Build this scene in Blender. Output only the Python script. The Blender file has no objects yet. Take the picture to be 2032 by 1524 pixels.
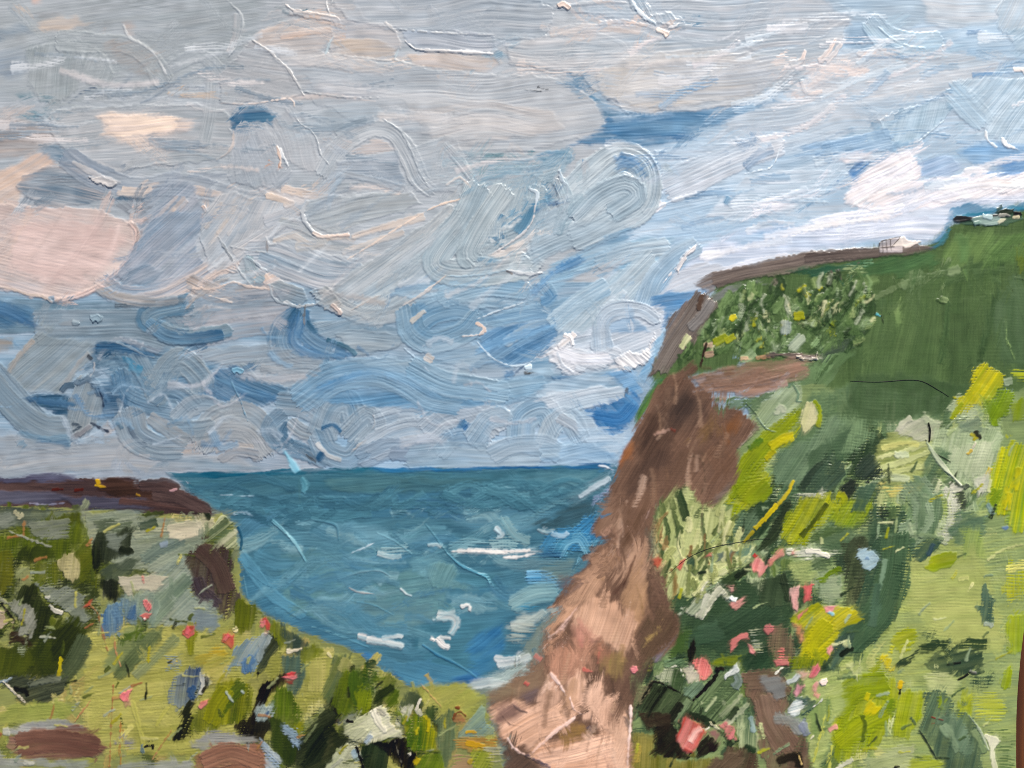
# The photograph shows a landscape painting in thick acrylic paint on a sheet of canvas paper, shot from close above
# as it lies on a dark varnished table (the table shows past the sheet's cut edge at the lower right).
# The place built here is that table, that sheet and every brush stroke of paint lying on it, in true relief.
import bpy, bmesh, math
import numpy as np

SC = bpy.context.scene
COL = SC.collection
MM = 0.0002            # one unit of the sheet's own plan (0.2 mm); the visible field is 2032 x 1524 units = 406 x 305 mm
TABLE_Z = 0.74
SHEET_Z = TABLE_Z + 0.0022

# ------------------------------------------------------------------ camera
cam = bpy.data.cameras.new("camera")
cam_o = bpy.data.objects.new("camera", cam)
COL.objects.link(cam_o)
cam.sensor_width = 36.0
cam.lens = 30.0
CAM_D = 2032 * MM * cam.lens / 36.0
cam_o.location = (0.0, 0.0, SHEET_Z + CAM_D)
cam_o.rotation_euler = (0.0, 0.0, 0.0)
cam.clip_start = 0.01
cam.clip_end = 4000.0
SC.camera = cam_o

# ------------------------------------------------------------------ sky and sun
SUN_ELEV = math.radians(34.0)
SUN_AZ = math.radians(22.0)          # clockwise from the sheet's top edge (+Y)
world = bpy.data.worlds.new("World")
SC.world = world
world.use_nodes = True
wn = world.node_tree
bg = wn.nodes["Background"]
sky_t = wn.nodes.new("ShaderNodeTexSky")
sky_t.sky_type = 'NISHITA'
sky_t.sun_disc = False
sky_t.sun_elevation = SUN_ELEV
sky_t.sun_rotation = SUN_AZ
sky_t.dust_density = 3.0
wn.links.new(sky_t.outputs[0], bg.inputs[0])
bg.inputs[1].default_value = 0.075
sun = bpy.data.lights.new("sun", 'SUN')
sun.energy = 3.3
sun.angle = math.radians(3.0)
sun.color = (1.0, 0.95, 0.88)
sun_o = bpy.data.objects.new("sun", sun)
COL.objects.link(sun_o)
sun_o.rotation_euler = (math.pi / 2 - SUN_ELEV, 0.0, math.pi - SUN_AZ)
sun_o.location = (0.3, 1.0, 2.0)
SC.view_settings.view_transform = 'Standard'
SC.view_settings.look = 'None'
SC.view_settings.gamma = 1.0
SC.view_settings.use_curve_mapping = False
SC.view_settings.exposure = 0.40
SC.cycles.max_bounces = 4
SC.cycles.use_denoising = False
SC.cycles.filter_width = 1.0

# ------------------------------------------------------------------ tags and materials
def tag(o, label=None, cat=None, group=None, kind=None):
    if label: o["label"] = label
    if cat: o["category"] = cat
    if group: o["group"] = group
    if kind: o["kind"] = kind
    return o

def link(o, parent=None):
    COL.objects.link(o)
    if parent is not None:
        o.parent = parent
    return o

def new_mat(name):
    m = bpy.data.materials.new(name)
    m.use_nodes = True
    nt = m.node_tree
    return m, nt, nt.nodes["Principled BSDF"]

def nd(nt, kind, **kw):
    n = nt.nodes.new(kind)
    for k, v in kw.items():
        if k in n.inputs: n.inputs[k].default_value = v
        else: setattr(n, k, v)
    return n

def mat_paint():
    m, nt, p = new_mat("thick_acrylic_paint")
    at = nd(nt, "ShaderNodeAttribute", attribute_name="paint")
    tc = nd(nt, "ShaderNodeTexCoord")
    n1 = nd(nt, "ShaderNodeTexNoise", Scale=2600.0, Detail=3.0)
    nt.links.new(tc.outputs["Object"], n1.inputs["Vector"])
    mr = nd(nt, "ShaderNodeMapRange"); mr.inputs[3].default_value = 0.97; mr.inputs[4].default_value = 1.03
    nt.links.new(n1.outputs["Fac"], mr.inputs[0])
    mx = nd(nt, "ShaderNodeMix", data_type='RGBA', blend_type='MULTIPLY'); mx.inputs[0].default_value = 1.0
    nt.links.new(at.outputs["Color"], mx.inputs[6]); nt.links.new(mr.outputs[0], mx.inputs[7])
    nt.links.new(mx.outputs[2], p.inputs["Base Color"])
    n2 = nd(nt, "ShaderNodeTexNoise", Scale=160.0, Detail=4.0)
    nt.links.new(tc.outputs["Object"], n2.inputs["Vector"])
    rr = nd(nt, "ShaderNodeMapRange"); rr.inputs[3].default_value = 0.24; rr.inputs[4].default_value = 0.5
    nt.links.new(n2.outputs["Fac"], rr.inputs[0]); nt.links.new(rr.outputs[0], p.inputs["Roughness"])
    b = nd(nt, "ShaderNodeBump", Strength=0.1, Distance=0.00006)
    nt.links.new(n1.outputs["Fac"], b.inputs["Height"]); nt.links.new(b.outputs[0], p.inputs["Normal"])
    p.inputs["IOR"].default_value = 1.45
    p.inputs["Specular IOR Level"].default_value = 0.34
    return m

def mat_plain(name, col, rough=0.6, scale=300.0, amp=0.15):
    m, nt, p = new_mat(name)
    tc = nd(nt, "ShaderNodeTexCoord")
    n1 = nd(nt, "ShaderNodeTexNoise", Scale=scale, Detail=5.0)
    nt.links.new(tc.outputs["Object"], n1.inputs["Vector"])
    mr = nd(nt, "ShaderNodeMapRange"); mr.inputs[3].default_value = 1 - amp; mr.inputs[4].default_value = 1 + amp
    nt.links.new(n1.outputs["Fac"], mr.inputs[0])
    mx = nd(nt, "ShaderNodeMix", data_type='RGBA', blend_type='MULTIPLY'); mx.inputs[0].default_value = 1.0
    mx.inputs[6].default_value = (*col, 1.0)
    nt.links.new(mr.outputs[0], mx.inputs[7]); nt.links.new(mx.outputs[2], p.inputs["Base Color"])
    p.inputs["Roughness"].default_value = rough
    return m

def mat_wood():
    m, nt, p = new_mat("dark_varnished_wood")
    tc = nd(nt, "ShaderNodeTexCoord")
    mp = nd(nt, "ShaderNodeMapping"); mp.inputs["Scale"].default_value = (60.0, 5.0, 60.0)
    nt.links.new(tc.outputs["Object"], mp.inputs["Vector"])
    n1 = nd(nt, "ShaderNodeTexNoise", Scale=1.6, Detail=8.0, Distortion=0.8)
    nt.links.new(mp.outputs[0], n1.inputs["Vector"])
    cr = nd(nt, "ShaderNodeValToRGB")
    cr.color_ramp.elements[0].position = 0.3; cr.color_ramp.elements[0].color = (0.030, 0.010, 0.005, 1)
    cr.color_ramp.elements[1].position = 0.72; cr.color_ramp.elements[1].color = (0.150, 0.052, 0.016, 1)
    nt.links.new(n1.outputs["Fac"], cr.inputs[0]); nt.links.new(cr.outputs[0], p.inputs["Base Color"])
    n2 = nd(nt, "ShaderNodeTexNoise", Scale=40.0, Detail=4.0)
    nt.links.new(tc.outputs["Object"], n2.inputs["Vector"])
    rr = nd(nt, "ShaderNodeMapRange"); rr.inputs[3].default_value = 0.18; rr.inputs[4].default_value = 0.45
    nt.links.new(n2.outputs["Fac"], rr.inputs[0]); nt.links.new(rr.outputs[0], p.inputs["Roughness"])
    b = nd(nt, "ShaderNodeBump", Strength=0.35, Distance=0.0003)
    nt.links.new(n1.outputs["Fac"], b.inputs["Height"]); nt.links.new(b.outputs[0], p.inputs["Normal"])
    return m

PAINT = mat_paint()
WOOD = mat_wood()
CANVAS = mat_plain("primed_canvas", (0.72, 0.70, 0.64), 0.75, 900.0, 0.08)
FLOOR = mat_plain("stone_paving", (0.26, 0.24, 0.21), 0.8, 6.0, 0.35)
HAIR = mat_plain("black_bristle", (0.012, 0.012, 0.012), 0.4, 500.0, 0.2)

def box(name, x0, x1, y0, y1, z0, z1, mat, parent=None, bev=0.0):
    bm = bmesh.new()
    bmesh.ops.create_cube(bm, size=1.0)
    for v in bm.verts:
        v.co.x = x0 if v.co.x < 0 else x1
        v.co.y = y0 if v.co.y < 0 else y1
        v.co.z = z0 if v.co.z < 0 else z1
    if bev:
        bmesh.ops.bevel(bm, geom=bm.edges[:], offset=bev, segments=2, affect='EDGES')
    me = bpy.data.meshes.new(name); bm.to_mesh(me); bm.free()
    me.materials.append(mat)
    return link(bpy.data.objects.new(name, me), parent)

# ------------------------------------------------------------------ ground and table
def build_ground():
    n = 24
    r = [0.0] + [0.5 * 1.42 ** i for i in range(n)]
    vs, fs = [], []
    for i, rr in enumerate(r):
        for k in range(32):
            a = 2 * math.pi * k / 32
            vs.append((rr * math.cos(a), rr * math.sin(a), 0.0))
    for i in range(len(r) - 1):
        for k in range(32):
            k2 = (k + 1) % 32
            fs.append((i * 32 + k, (i + 1) * 32 + k, (i + 1) * 32 + k2, i * 32 + k2))
    me = bpy.data.meshes.new("ground"); me.from_pydata(vs, [], fs); me.update()
    me.materials.append(FLOOR)
    tag(link(bpy.data.objects.new("ground", me)), kind="structure")
build_ground()

def build_table():
    t = bpy.data.objects.new("wooden_table", None)
    link(t)
    tag(t, "dark brown varnished wooden table under the painted sheet", "table")
    xs = [-0.62, -0.437, -0.254, -0.071, 0.112, 0.295, 0.478, 0.66]
    for i in range(7):
        box("plank", xs[i] + 0.0006, xs[i + 1] - 0.0006, -0.42, 0.42, TABLE_Z - 0.028, TABLE_Z - 0.0004 * (i % 2), WOOD, t, 0.0012)
    for x in (-0.55, 0.55):
        box("batten", x - 0.03, x + 0.03, -0.38, 0.38, TABLE_Z - 0.07, TABLE_Z - 0.029, WOOD, t, 0.002)
        for y in (-0.35, 0.35):
            box("leg", x - 0.028, x + 0.028, y - 0.028, y + 0.028, 0.001, TABLE_Z - 0.071, WOOD, t, 0.003)
build_table()

# ------------------------------------------------------------------ the paint: a brush model working on the sheet's own plan
STEP = 1.65
X0, X1, Y0, Y1 = -26.0, 2058.0, -26.0, 1550.0
NX = int((X1 - X0) / STEP) + 1
NY = int((Y1 - Y0) / STEP) + 1
RNG = np.random.RandomState(7)

def x_edge(y):                     # the sheet's cut edge at its right side bows inwards towards the bottom
    d = np.maximum(0.0, 1480.0 - y) / 240.0
    q = 2013.5 + np.minimum(d, 1.25) ** 2 * 18.0
    return np.minimum(2058.0, q + np.maximum(d - 1.25, 0.0) * 14.0)

_gx = np.linspace(X0, X1, NX); _gy = np.linspace(Y0, Y1, NY)
GX, GY = np.meshgrid(_gx, _gy)
_e = x_edge(GY)
GX = np.where(GX > 1950.0, 1950.0 + (GX - 1950.0) * (_e - 1950.0) / (X1 - 1950.0), GX).astype(np.float32)
GY = GY.astype(np.float32)

TAB = RNG.rand(256, 256).astype(np.float32)
def vn(u, v, o=0):                 # smooth value noise, 0..1
    o1 = (o * 7919) % 251; o2 = (o * 104729) % 241
    iu = np.floor(u).astype(np.int32); iv = np.floor(v).astype(np.int32)
    fu = (u - iu).astype(np.float32); fv = (v - iv).astype(np.float32)
    fu = fu * fu * (3 - 2 * fu); fv = fv * fv * (3 - 2 * fv)
    a = (iu + o1) & 255; b = (iv + o2) & 255; a2 = (a + 1) & 255; b2 = (b + 1) & 255
    return (TAB[a, b] * (1 - fu) + TAB[a2, b] * fu) * (1 - fv) + (TAB[a, b2] * (1 - fu) + TAB[a2, b2] * fu) * fv

def ss(x, a, b):
    t = np.clip((x - a) / (b - a), 0, 1)
    return t * t * (3 - 2 * t)

TINT = np.ones(3, np.float32)      # colour factor for a whole part: warmer, cooler or darker
def lin(h):
    c = np.array([int(h[i:i + 2], 16) for i in (0, 2, 4)], np.float64) / 255.0
    return np.where(c <= 0.04045, c / 12.92, ((c + 0.055) / 1.055) ** 2.4).astype(np.float32) * TINT

# woven canvas: mostly the horizontal threads show
_wj = (vn(GX / 70.0, GY / 40.0, 3) - 0.5) * 9.0 + (vn(GX / 24.0, GY / 7.0, 4) - 0.5) * 3.2
_wi = (vn(GX / 40.0, GY / 70.0, 5) - 0.5) * 9.0 + (vn(GX / 7.0, GY / 24.0, 6) - 0.5) * 3.2
_th = 0.5 + 0.5 * np.sin((GY + _wj) * 2 * np.pi / 5.9)
_tv = 0.5 + 0.5 * np.sin((GX + _wi) * 2 * np.pi / 6.6)
WEAVE = (_th * (0.25 + 1.1 * vn(GX / 21.0, GY / 3.4, 11)) * 0.72 + _tv * (0.1 + 1.0 * vn(GX / 3.6, GY / 17.0, 12)) * 0.14).astype(np.float32)
HT = np.zeros((NY, NX), np.float32)             # paint height over the sheet, in plan units
CO = np.empty((NY, NX, 3), np.float32); CO[:] = lin('7C8A80')
OWN = np.zeros((NY, NX), np.int32)
WV = np.ones((NY, NX), np.float32)                  # how far the weave still shows through
ITEMS = [("canvas", None, 0)]                       # id -> (part, name, order)

DEF = dict(h=0.75, d=0.12, s=4.0, a=1.0, r=0.35, b=1.0, n=3.0, m=0.5, g=0.0, c=0.45, w=1.0, k=1.0, p=0.55, v=1.0, l=0.6, f=0.55, e=0.9)
def flags(txt):
    f = dict(DEF)
    for t in txt.split():
        f[t[0]] = float(t[1:]) if len(t) > 1 else 1.0
    return f

def window(x0, x1, y0, y1):
    if x1 > 1940: x1 += 60
    i0 = max(0, int((x0 - X0) / STEP) - 1); i1 = min(NX, int((x1 - X0) / STEP) + 3)
    j0 = max(0, int((y0 - Y0) / STEP) - 1); j1 = min(NY, int((y1 - Y0) / STEP) + 3)
    return i0, i1, j0, j1

def catmull(p, n=10):
    p = np.array(p, np.float64)
    if len(p) == 2:
        return p
    q = np.vstack([2 * p[0] - p[1], p, 2 * p[-1] - p[-2]])
    out = []
    for i in range(1, len(q) - 2):
        a, b, c, d = q[i - 1], q[i], q[i + 1], q[i + 2]
        m = max(2, min(n, int(np.hypot(*(c - b)) / 8)))
        for t in np.arange(m) / m:
            out.append(0.5 * (2 * b + (c - a) * t + (2 * a - 5 * b + 4 * c - d) * t * t + (3 * b - a - 3 * c + d) * t ** 3))
    out.append(q[-2])
    return np.array(out)

def lay(sl, A, along, across, edge, c1, c2, f, sid, pid):
    """put one load of paint down: A coverage 0..1, along/across brush coordinates in plan units, edge distance inside the rim"""
    b1 = vn(along / 95.0, across / 4.6, sid); b2 = vn(along / 60.0, across / 1.75, sid + 31)
    br = 0.42 * b1 + 0.58 * b2
    band = vn(along / 170.0, across / 13.0, sid + 17)
    wv = WEAVE[sl]
    if f['d'] > 0:
        dl = f['d'] * (0.45 + 0.9 * vn(along / 60.0, across / 22.0, sid + 5) + f['e'] * np.exp(-edge / 10.0))
        A = A * ss(br * 0.45 + wv * 0.62 + 0.2 * band, dl * 1.05 - 0.13, dl * 1.05 + 0.06)
    A = (A * f['a']).astype(np.float32)
    if f['r'] == 0: f = dict(f, h=f['h'] * 0.8)
    au = along - along.min(); au = au / max(float(au.max()), 1.0)
    gr = (au - 0.5) * (1.5 if (sid * 2654435761) % 7 < 4 else -1.5) * f['l']
    t = np.clip(gr + (0.45 * band + 0.55 * br - 0.5) * 2.9 * f['k'] + f['m'], -0.15, 1.15)[..., None]
    col = c1 * (1 - t) + c2 * t
    col = col * (1 + 0.16 * (b2[..., None] - 0.5))
    # wet paint drags streaks of what lies under it
    pick = np.clip((0.6 * vn(along / 120.0, across / 5.0, sid + 77) + 0.4 * vn(along / 70.0, across / 15.0, sid + 78) - 0.42) * 2.4, 0, 0.75)
    pick = np.clip(pick + np.clip(vn(GX[sl] / 34.0, GY[sl] / 26.0, sid + 55) - 0.55, 0, 1) * 1.3, 0, 0.9)
    pick = (pick * f['p'])[..., None]
    col = col * (1 + 0.22 * f['v'] * (vn(GX[sl] / 21.0, GY[sl] / 15.0, sid + 56) - 0.5)[..., None])
    col = np.maximum(col, 0.004) * (1 - pick) + CO[sl] * pick
    CO[sl] = CO[sl] * (1 - A[..., None]) + col * A[..., None]
    lvl = A * min(0.75, 0.35 + 0.25 * f['h'])
    w = A > 0.4
    mean = float(HT[sl][w].mean()) if w.any() else 0.0
    f_b = f['b'] * (0.25 + 1.25 * vn(along / 110.0, across / 46.0, sid + 61))
    body = f['h'] * (0.48 + f_b * (0.4 * b1 + 0.6 * b2 - 0.35) * 0.95)
    rim = f['r'] * np.exp(-(edge / 5.0) ** 2) * (0.3 + 1.2 * vn(along / 28.0, across / 40.0, sid + 9)) * 0.75
    WV[sl] = WV[sl] * (1 - A) + A * np.clip(1.15 - 0.62 * f['h'], 0.12, 0.9)
    HT[sl] = HT[sl] * (1 - lvl) + mean * lvl + A * (body + rim * (0.4 + f['h']))
    if not f['g']:
        O = OWN[sl]; O[A > 0.42] = pid; OWN[sl] = O

SID = [100]
def stroke(pid, pts, w0, w1, c1, c2, f, pull=0.0):
    SID[0] += 1; sid = SID[0]
    P = catmull(pts)
    seg = np.hypot(*(P[1:] - P[:-1]).T); S = np.concatenate([[0], np.cumsum(seg)]); L = S[-1]
    hw = max(w0, w1) / 2.0
    if hw < 10: f = dict(f, e=f['e'] * hw / 16.0)
    pad = hw + f['n'] + f['s'] + 2
    i0, i1, j0, j1 = window(P[:, 0].min() - pad, P[:, 0].max() + pad, P[:, 1].min() - pad, P[:, 1].max() + pad)
    if i1 - i0 < 2 or j1 - j0 < 2: return
    X = GX[j0:j1, i0:i1]; Y = GY[j0:j1, i0:i1]
    D = np.full(X.shape, 1e9, np.float32); V = np.zeros_like(D); T = np.zeros_like(D); B = np.zeros_like(D)
    TX = np.zeros_like(D); TY = np.zeros_like(D)
    for k in range(len(P) - 1):
        a, b = P[k], P[k + 1]
        q0, q1, r0, r1 = window(min(a[0], b[0]) - pad, max(a[0], b[0]) + pad, min(a[1], b[1]) - pad, max(a[1], b[1]) + pad)
        q0 -= i0; q1 -= i0; r0 -= j0; r1 -= j0
        q0 = max(q0, 0); r0 = max(r0, 0)
        if q1 <= q0 or r1 <= r0: continue
        ll = max(seg[k], 1e-6); tx, ty = (b - a) / ll
        dx = X[r0:r1, q0:q1] - a[0]; dy = Y[r0:r1, q0:q1] - a[1]
        t = dx * tx + dy * ty; tc = np.clip(t, 0, ll)
        v = dy * tx - dx * ty
        d = np.hypot(dx - tc * tx, dy - tc * ty)
        over = np.zeros_like(t)
        if k == 0: over = np.maximum(over, -t)
        if k == len(P) - 2: over = np.maximum(over, t - ll)
        m = d < D[r0:r1, q0:q1]
        D[r0:r1, q0:q1][m] = d[m]; V[r0:r1, q0:q1][m] = v[m]
        TX[r0:r1, q0:q1][m] = tx; TY[r0:r1, q0:q1][m] = ty
        T[r0:r1, q0:q1][m] = (S[k] + t)[m]; B[r0:r1, q0:q1][m] = np.maximum(over, 0)[m]
    tn = np.clip(T / max(L, 1e-6), 0, 1)
    half = (w0 + (w1 - w0) * tn) / 2.0
    if f['r'] == 0: half = half * 0.85 * (0.45 + 0.55 * np.sin(np.pi * (0.08 + 0.84 * tn))) * (0.6 + 0.8 * vn(T / 16.0, V * 0 + 1.0, sid + 6))
    half = half + (vn(T / 45.0, V * 0 + 3.0, sid + 2) - 0.5) * min(f['n'] * 2.0, hw * 0.5)
    cap = max(2.0, f['c'] * hw) * (0.35 + 0.7 * vn(V / 7.0, T * 0, sid + 3) + 0.7 * vn(V / 2.6, T * 0, sid + 8))
    lat = np.where(B > 0, np.abs(V), D)
    rad = np.sqrt((lat / np.maximum(half, 0.5)) ** 2 + (B / cap) ** 2)
    edge = (1 - rad) * np.maximum(half, 0.5)
    edge = edge + (vn(X / 5.0, Y / 5.0, sid + 4) - 0.5) * f['n']
    A = ss(edge, -f['s'] * 0.5, f['s'] * 0.5 + 0.01) if f['s'] < 8 else ss(edge, 0, f['s'])
    sl = (slice(j0, j1), slice(i0, i1))
    if pull:                       # a nearly clean brush dragged through wet paint
        br = 0.5 * vn(T / 90.0, V / 4.4, sid) + 0.5 * vn(T / 60.0, V / 1.8, sid + 1)
        dist = pull * (0.15 + 1.1 * br)
        jj = np.clip(np.arange(j0, j1)[:, None] - np.rint(TY * dist / STEP).astype(np.int32), 0, NY - 1)
        ii = np.clip(np.arange(i0, i1)[None, :] - np.rint(TX * dist / STEP).astype(np.int32), 0, NX - 1)
        A = (A * f['a'] * ss(br, 0.22, 0.55))[..., None]
        CO[sl] = CO[sl] * (1 - A) + CO[jj, ii] * A
        HT[sl] += A[..., 0] * f['h'] * (br - 0.45)
        return
    lay(sl, A, T, V, np.maximum(edge, 0), c1, c2, f, sid, pid)

def dab(pid, pts, ang, c1, c2, f):
    SID[0] += 1; sid = SID[0]
    P = np.array(pts, np.float64)
    pad = f['n'] * 2 + f['s'] + 3
    i0, i1, j0, j1 = window(P[:, 0].min() - pad, P[:, 0].max() + pad, P[:, 1].min() - pad, P[:, 1].max() + pad)
    if i1 - i0 < 2 or j1 - j0 < 2: return
    X = GX[j0:j1, i0:i1]; Y = GY[j0:j1, i0:i1]
    n = f['n']
    WX = X + (vn(X / 17.0, Y / 17.0, sid) - 0.5) * n * 2.6 + (vn(X / 5.0, Y / 5.0, sid + 1) - 0.5) * n
    WY = Y + (vn(X / 17.0, Y / 17.0, sid + 2) - 0.5) * n * 2.6 + (vn(X / 5.0, Y / 5.0, sid + 3) - 0.5) * n
    ins = np.zeros(X.shape, bool); D = np.full(X.shape, 1e9, np.float32)
    for k in range(len(P)):
        a, b = P[k], P[(k + 1) % len(P)]
        cond = (a[1] > WY) != (b[1] > WY)
        xi = a[0] + (WY - a[1]) * (b[0] - a[0]) / (b[1] - a[1] if abs(b[1] - a[1]) > 1e-9 else 1e-9)
        ins ^= cond & (WX < xi)
        e = b - a; l2 = max(float(e @ e), 1e-9)
        t = np.clip(((WX - a[0]) * e[0] + (WY - a[1]) * e[1]) / l2, 0, 1)
        D = np.minimum(D, np.hypot(WX - a[0] - t * e[0], WY - a[1] - t * e[1]))
    edge = np.where(ins, D, -D)
    s = f['s']
    ca, sa = math.cos(math.radians(ang)), -math.sin(math.radians(ang))
    bend = (vn(X / 120.0, Y / 120.0, sid + 6) - 0.5) * 26.0
    along = X * ca + Y * sa; across = -X * sa + Y * ca + bend
    # bristles leave the rim in ragged ends that follow the stroke
    edge = edge + (0.5 * vn(along / 40.0, across / 6.0, sid + 40) + 0.5 * vn(along / 26.0, across / 2.6, sid + 41) - 0.5) * n * 2.2
    A = ss(edge, -s * 0.5, s * 0.5 + 0.01) if s < 8 else ss(edge, -s * 0.35, s * 0.8)
    sl = (slice(j0, j1), slice(i0, i1))
    if f['g'] == 0 and max(i1 - i0, j1 - j0) > 500: f = dict(f, l=0.0)
    lay(sl, A, along, across, np.maximum(edge, 0), c1, c2, f, sid, pid)
    if f['f'] > 0 and s < 30:      # the rim is worked a little into its wet neighbours, along the stroke
        br = 0.5 * vn(along / 60.0, across / 5.0, sid + 71) + 0.5 * vn(along / 40.0, across / 2.0, sid + 72)
        dist = 20.0 * (br - 0.5) * (1 if sid % 2 else -1) + 9.0 * (1 if sid % 3 else -1)
        jj = np.clip(np.arange(j0, j1)[:, None] - np.rint(sa * dist / STEP).astype(np.int32), 0, NY - 1)
        ii = np.clip(np.arange(i0, i1)[None, :] - np.rint(ca * dist / STEP).astype(np.int32), 0, NX - 1)
        K = (np.exp(-((edge + 1.0) / 7.0) ** 2) * ss(br, 0.3, 0.6) * f['f'])[..., None].astype(np.float32)
        CO[sl] = CO[sl] * (1 - K) + CO[jj, ii] * K

PARTS = {}
KIND = dict(sky='cloud_stroke', sea='water_stroke', head='headland_stroke', hill='turf_stroke', cliff='cliff_stroke',
            slope='leaf_dab', mead='meadow_dab', flower='flower_dab', house='cottage_stroke', hedge='hedge_stroke')
def item(part, name):
    if name: name = KIND[part]
    ITEMS.append((part, name, len(ITEMS)))
    return len(ITEMS) - 1

HELD = []
MIX = dict(b=1.0, k=1.0, s=1.0)        # how combed and how crisp the touches of a part are
def tone_at(part, pts, c1, c2):     # tone by place on the plan, for sky and cliff
    cx = sum(p[0] for p in pts) / len(pts); cy = sum(p[1] for p in pts) / len(pts)
    m = np.ones(3, np.float32)
    if part == 'sky' and cy > 570:  # darker towards the left: window light falloff painted in, with deeper blues
        m = m * (0.80 + 0.16 * min(max((cx - 500) / 600.0, 0), 1)) * np.array([0.96, 1.0, 1.02], np.float32)
    elif part == 'sky' and cx < 420 and 400 < cy < 570:
        m = np.array([1.02, 0.98, 0.99], np.float32)
    elif part == 'cliff':
        u = min(max((cy - 900) / 320.0, 0), 1)
        m = np.array([0.84 + 0.36 * u, 0.84 + 0.33 * u, 0.86 + 0.36 * u], np.float32)
    return c1 * m, c2 * m

def temper(f, c1, c2):
    f['b'] *= MIX['b']; f['k'] *= MIX['k']; f['s'] *= MIX['s']
    l = float(np.mean(c1 + c2)) / 2
    if l < 0.05: f['p'] *= 0.3; f['d'] *= 0.6; f['e'] *= 0.7
    if l > 0.45: f['p'] *= 0.6; f['d'] *= 0.8; f['e'] *= 0.5
    return f

def finish():
    todo = HELD[:]; HELD.clear()
    for part, ln, base, name in todo: paint(part, ln, base, name, hold=False)

def paint(part, text, base="", name="brush_stroke", hold=True):
    """one load per line:  stroke  'w[-w1] c1 c2 flags : x,y x,y ...'   dab  'P angle c1 c2 flags : x,y ...'"""
    for ln in text.strip().splitlines():
        ln = ln.strip()
        if not ln or ln[0] == '#': continue
        if hold and (' r0' in ln or ' h2' in ln or ' h1.8' in ln or ' h3' in ln or ' h1.6' in ln):
            HELD.append((part, ln, base, name)); continue       # ridges and thick touches go on last
        head, tail = ln.split(':')
        h = head.split()
        pts = [tuple(float(q) for q in p.split(',')) for p in tail.split()]
        if h[0] in ('P', 'B'):
            c1, c2 = tone_at(part, pts, lin(h[2]), lin(h[3])); f = temper(flags(base + ' ' + ' '.join(h[4:])), c1, c2)
            if h[0] == 'B':
                f['p'] = 0.0; f['d'] = 0.0                      # a coat under the strokes: belongs to the part itself
                if part not in PARTS: PARTS[part] = item(part, None)
                pid = PARTS[part]
            else:
                pid = item(part, name)
            dab(pid, pts, float(h[1]), c1, c2, f)
        else:
            ws = h[0].split('-')
            c1, c2 = tone_at(part, pts, lin(h[1]), lin(h[2])); f = temper(flags(base + ' ' + ' '.join(h[3:])), c1, c2)
            stroke(item(part, name), pts, float(ws[0]), float(ws[-1]), c1, c2, f)

def inside(px, py, P):
    r = False
    for k in range(len(P)):
        a, b = P[k], P[(k + 1) % len(P)]
        if (a[1] > py) != (b[1] > py) and px < a[0] + (py - a[1]) * (b[0] - a[0]) / (b[1] - a[1]): r = not r
    return r

def smears(poly, n, wr, lr, ar, pull, seed, fl="s6 a.8 h.35 n4", curve=0.3):
    R = np.random.RandomState(seed)
    P = [tuple(float(q) for q in p.split(',')) for p in poly.split()]
    xs = [p[0] for p in P]; ys = [p[1] for p in P]
    f = flags(fl); k = 0; guard = 0
    while k < n and guard < n * 30:
        guard += 1
        x = R.uniform(min(xs), max(xs)); y = R.uniform(min(ys), max(ys))
        if not inside(x, y, P): continue
        k += 1
        w = R.uniform(*wr); l = R.uniform(*lr); a = math.radians(R.uniform(*ar)); cu = R.uniform(-curve, curve) * l
        if R.rand() < 0.5: a += math.pi
        ca, sa = math.cos(a), -math.sin(a)
        pts = [(x - ca * l / 2, y - sa * l / 2), (x + sa * cu, y - ca * cu), (x + ca * l / 2, y + sa * l / 2)]
        stroke(0, pts, w, w * R.uniform(0.6, 1.0), None, None, f, pull=R.uniform(*pull))

def scatter(part, poly, n, wr, lr, ar, cols, fl, seed, name="brush_stroke", curve=0.25, own=True):
    """n short brush marks over an area whose marks are too many and too slight to set one by one"""
    R = np.random.RandomState(seed)
    P = [tuple(float(q) for q in p.split(',')) for p in poly.split()]
    xs = [p[0] for p in P]; ys = [p[1] for p in P]
    f = flags(fl); k = 0; guard = 0
    if not own: f['g'] = 1.0
    while k < n and guard < n * 30:
        guard += 1
        x = R.uniform(min(xs), max(xs)); y = R.uniform(min(ys), max(ys))
        if not inside(x, y, P): continue
        k += 1
        w = R.uniform(*wr); l = R.uniform(*lr); a = math.radians(R.uniform(*ar)); cu = R.uniform(-curve, curve) * l
        ca, sa = math.cos(a), -math.sin(a)
        pts = [(x - ca * l / 2, y - sa * l / 2), (x + sa * cu, y - ca * cu), (x + ca * l / 2, y + sa * l / 2)]
        c = cols[R.randint(len(cols))].split('-')
        pid = item(part, name) if own else 0
        stroke(pid, pts, w, w * R.uniform(0.5, 1.0), lin(c[0]), lin(c[-1]), f)


def pigment(c):                    # opaque paint: lights a little lighter, darks a little deeper than the mix on the palette
    l = np.maximum(c @ np.array([0.2126, 0.7152, 0.0722], np.float32), 0.002)[..., None]
    return np.maximum(c, 0.002) * (l / 0.36) ** 0.24
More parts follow.
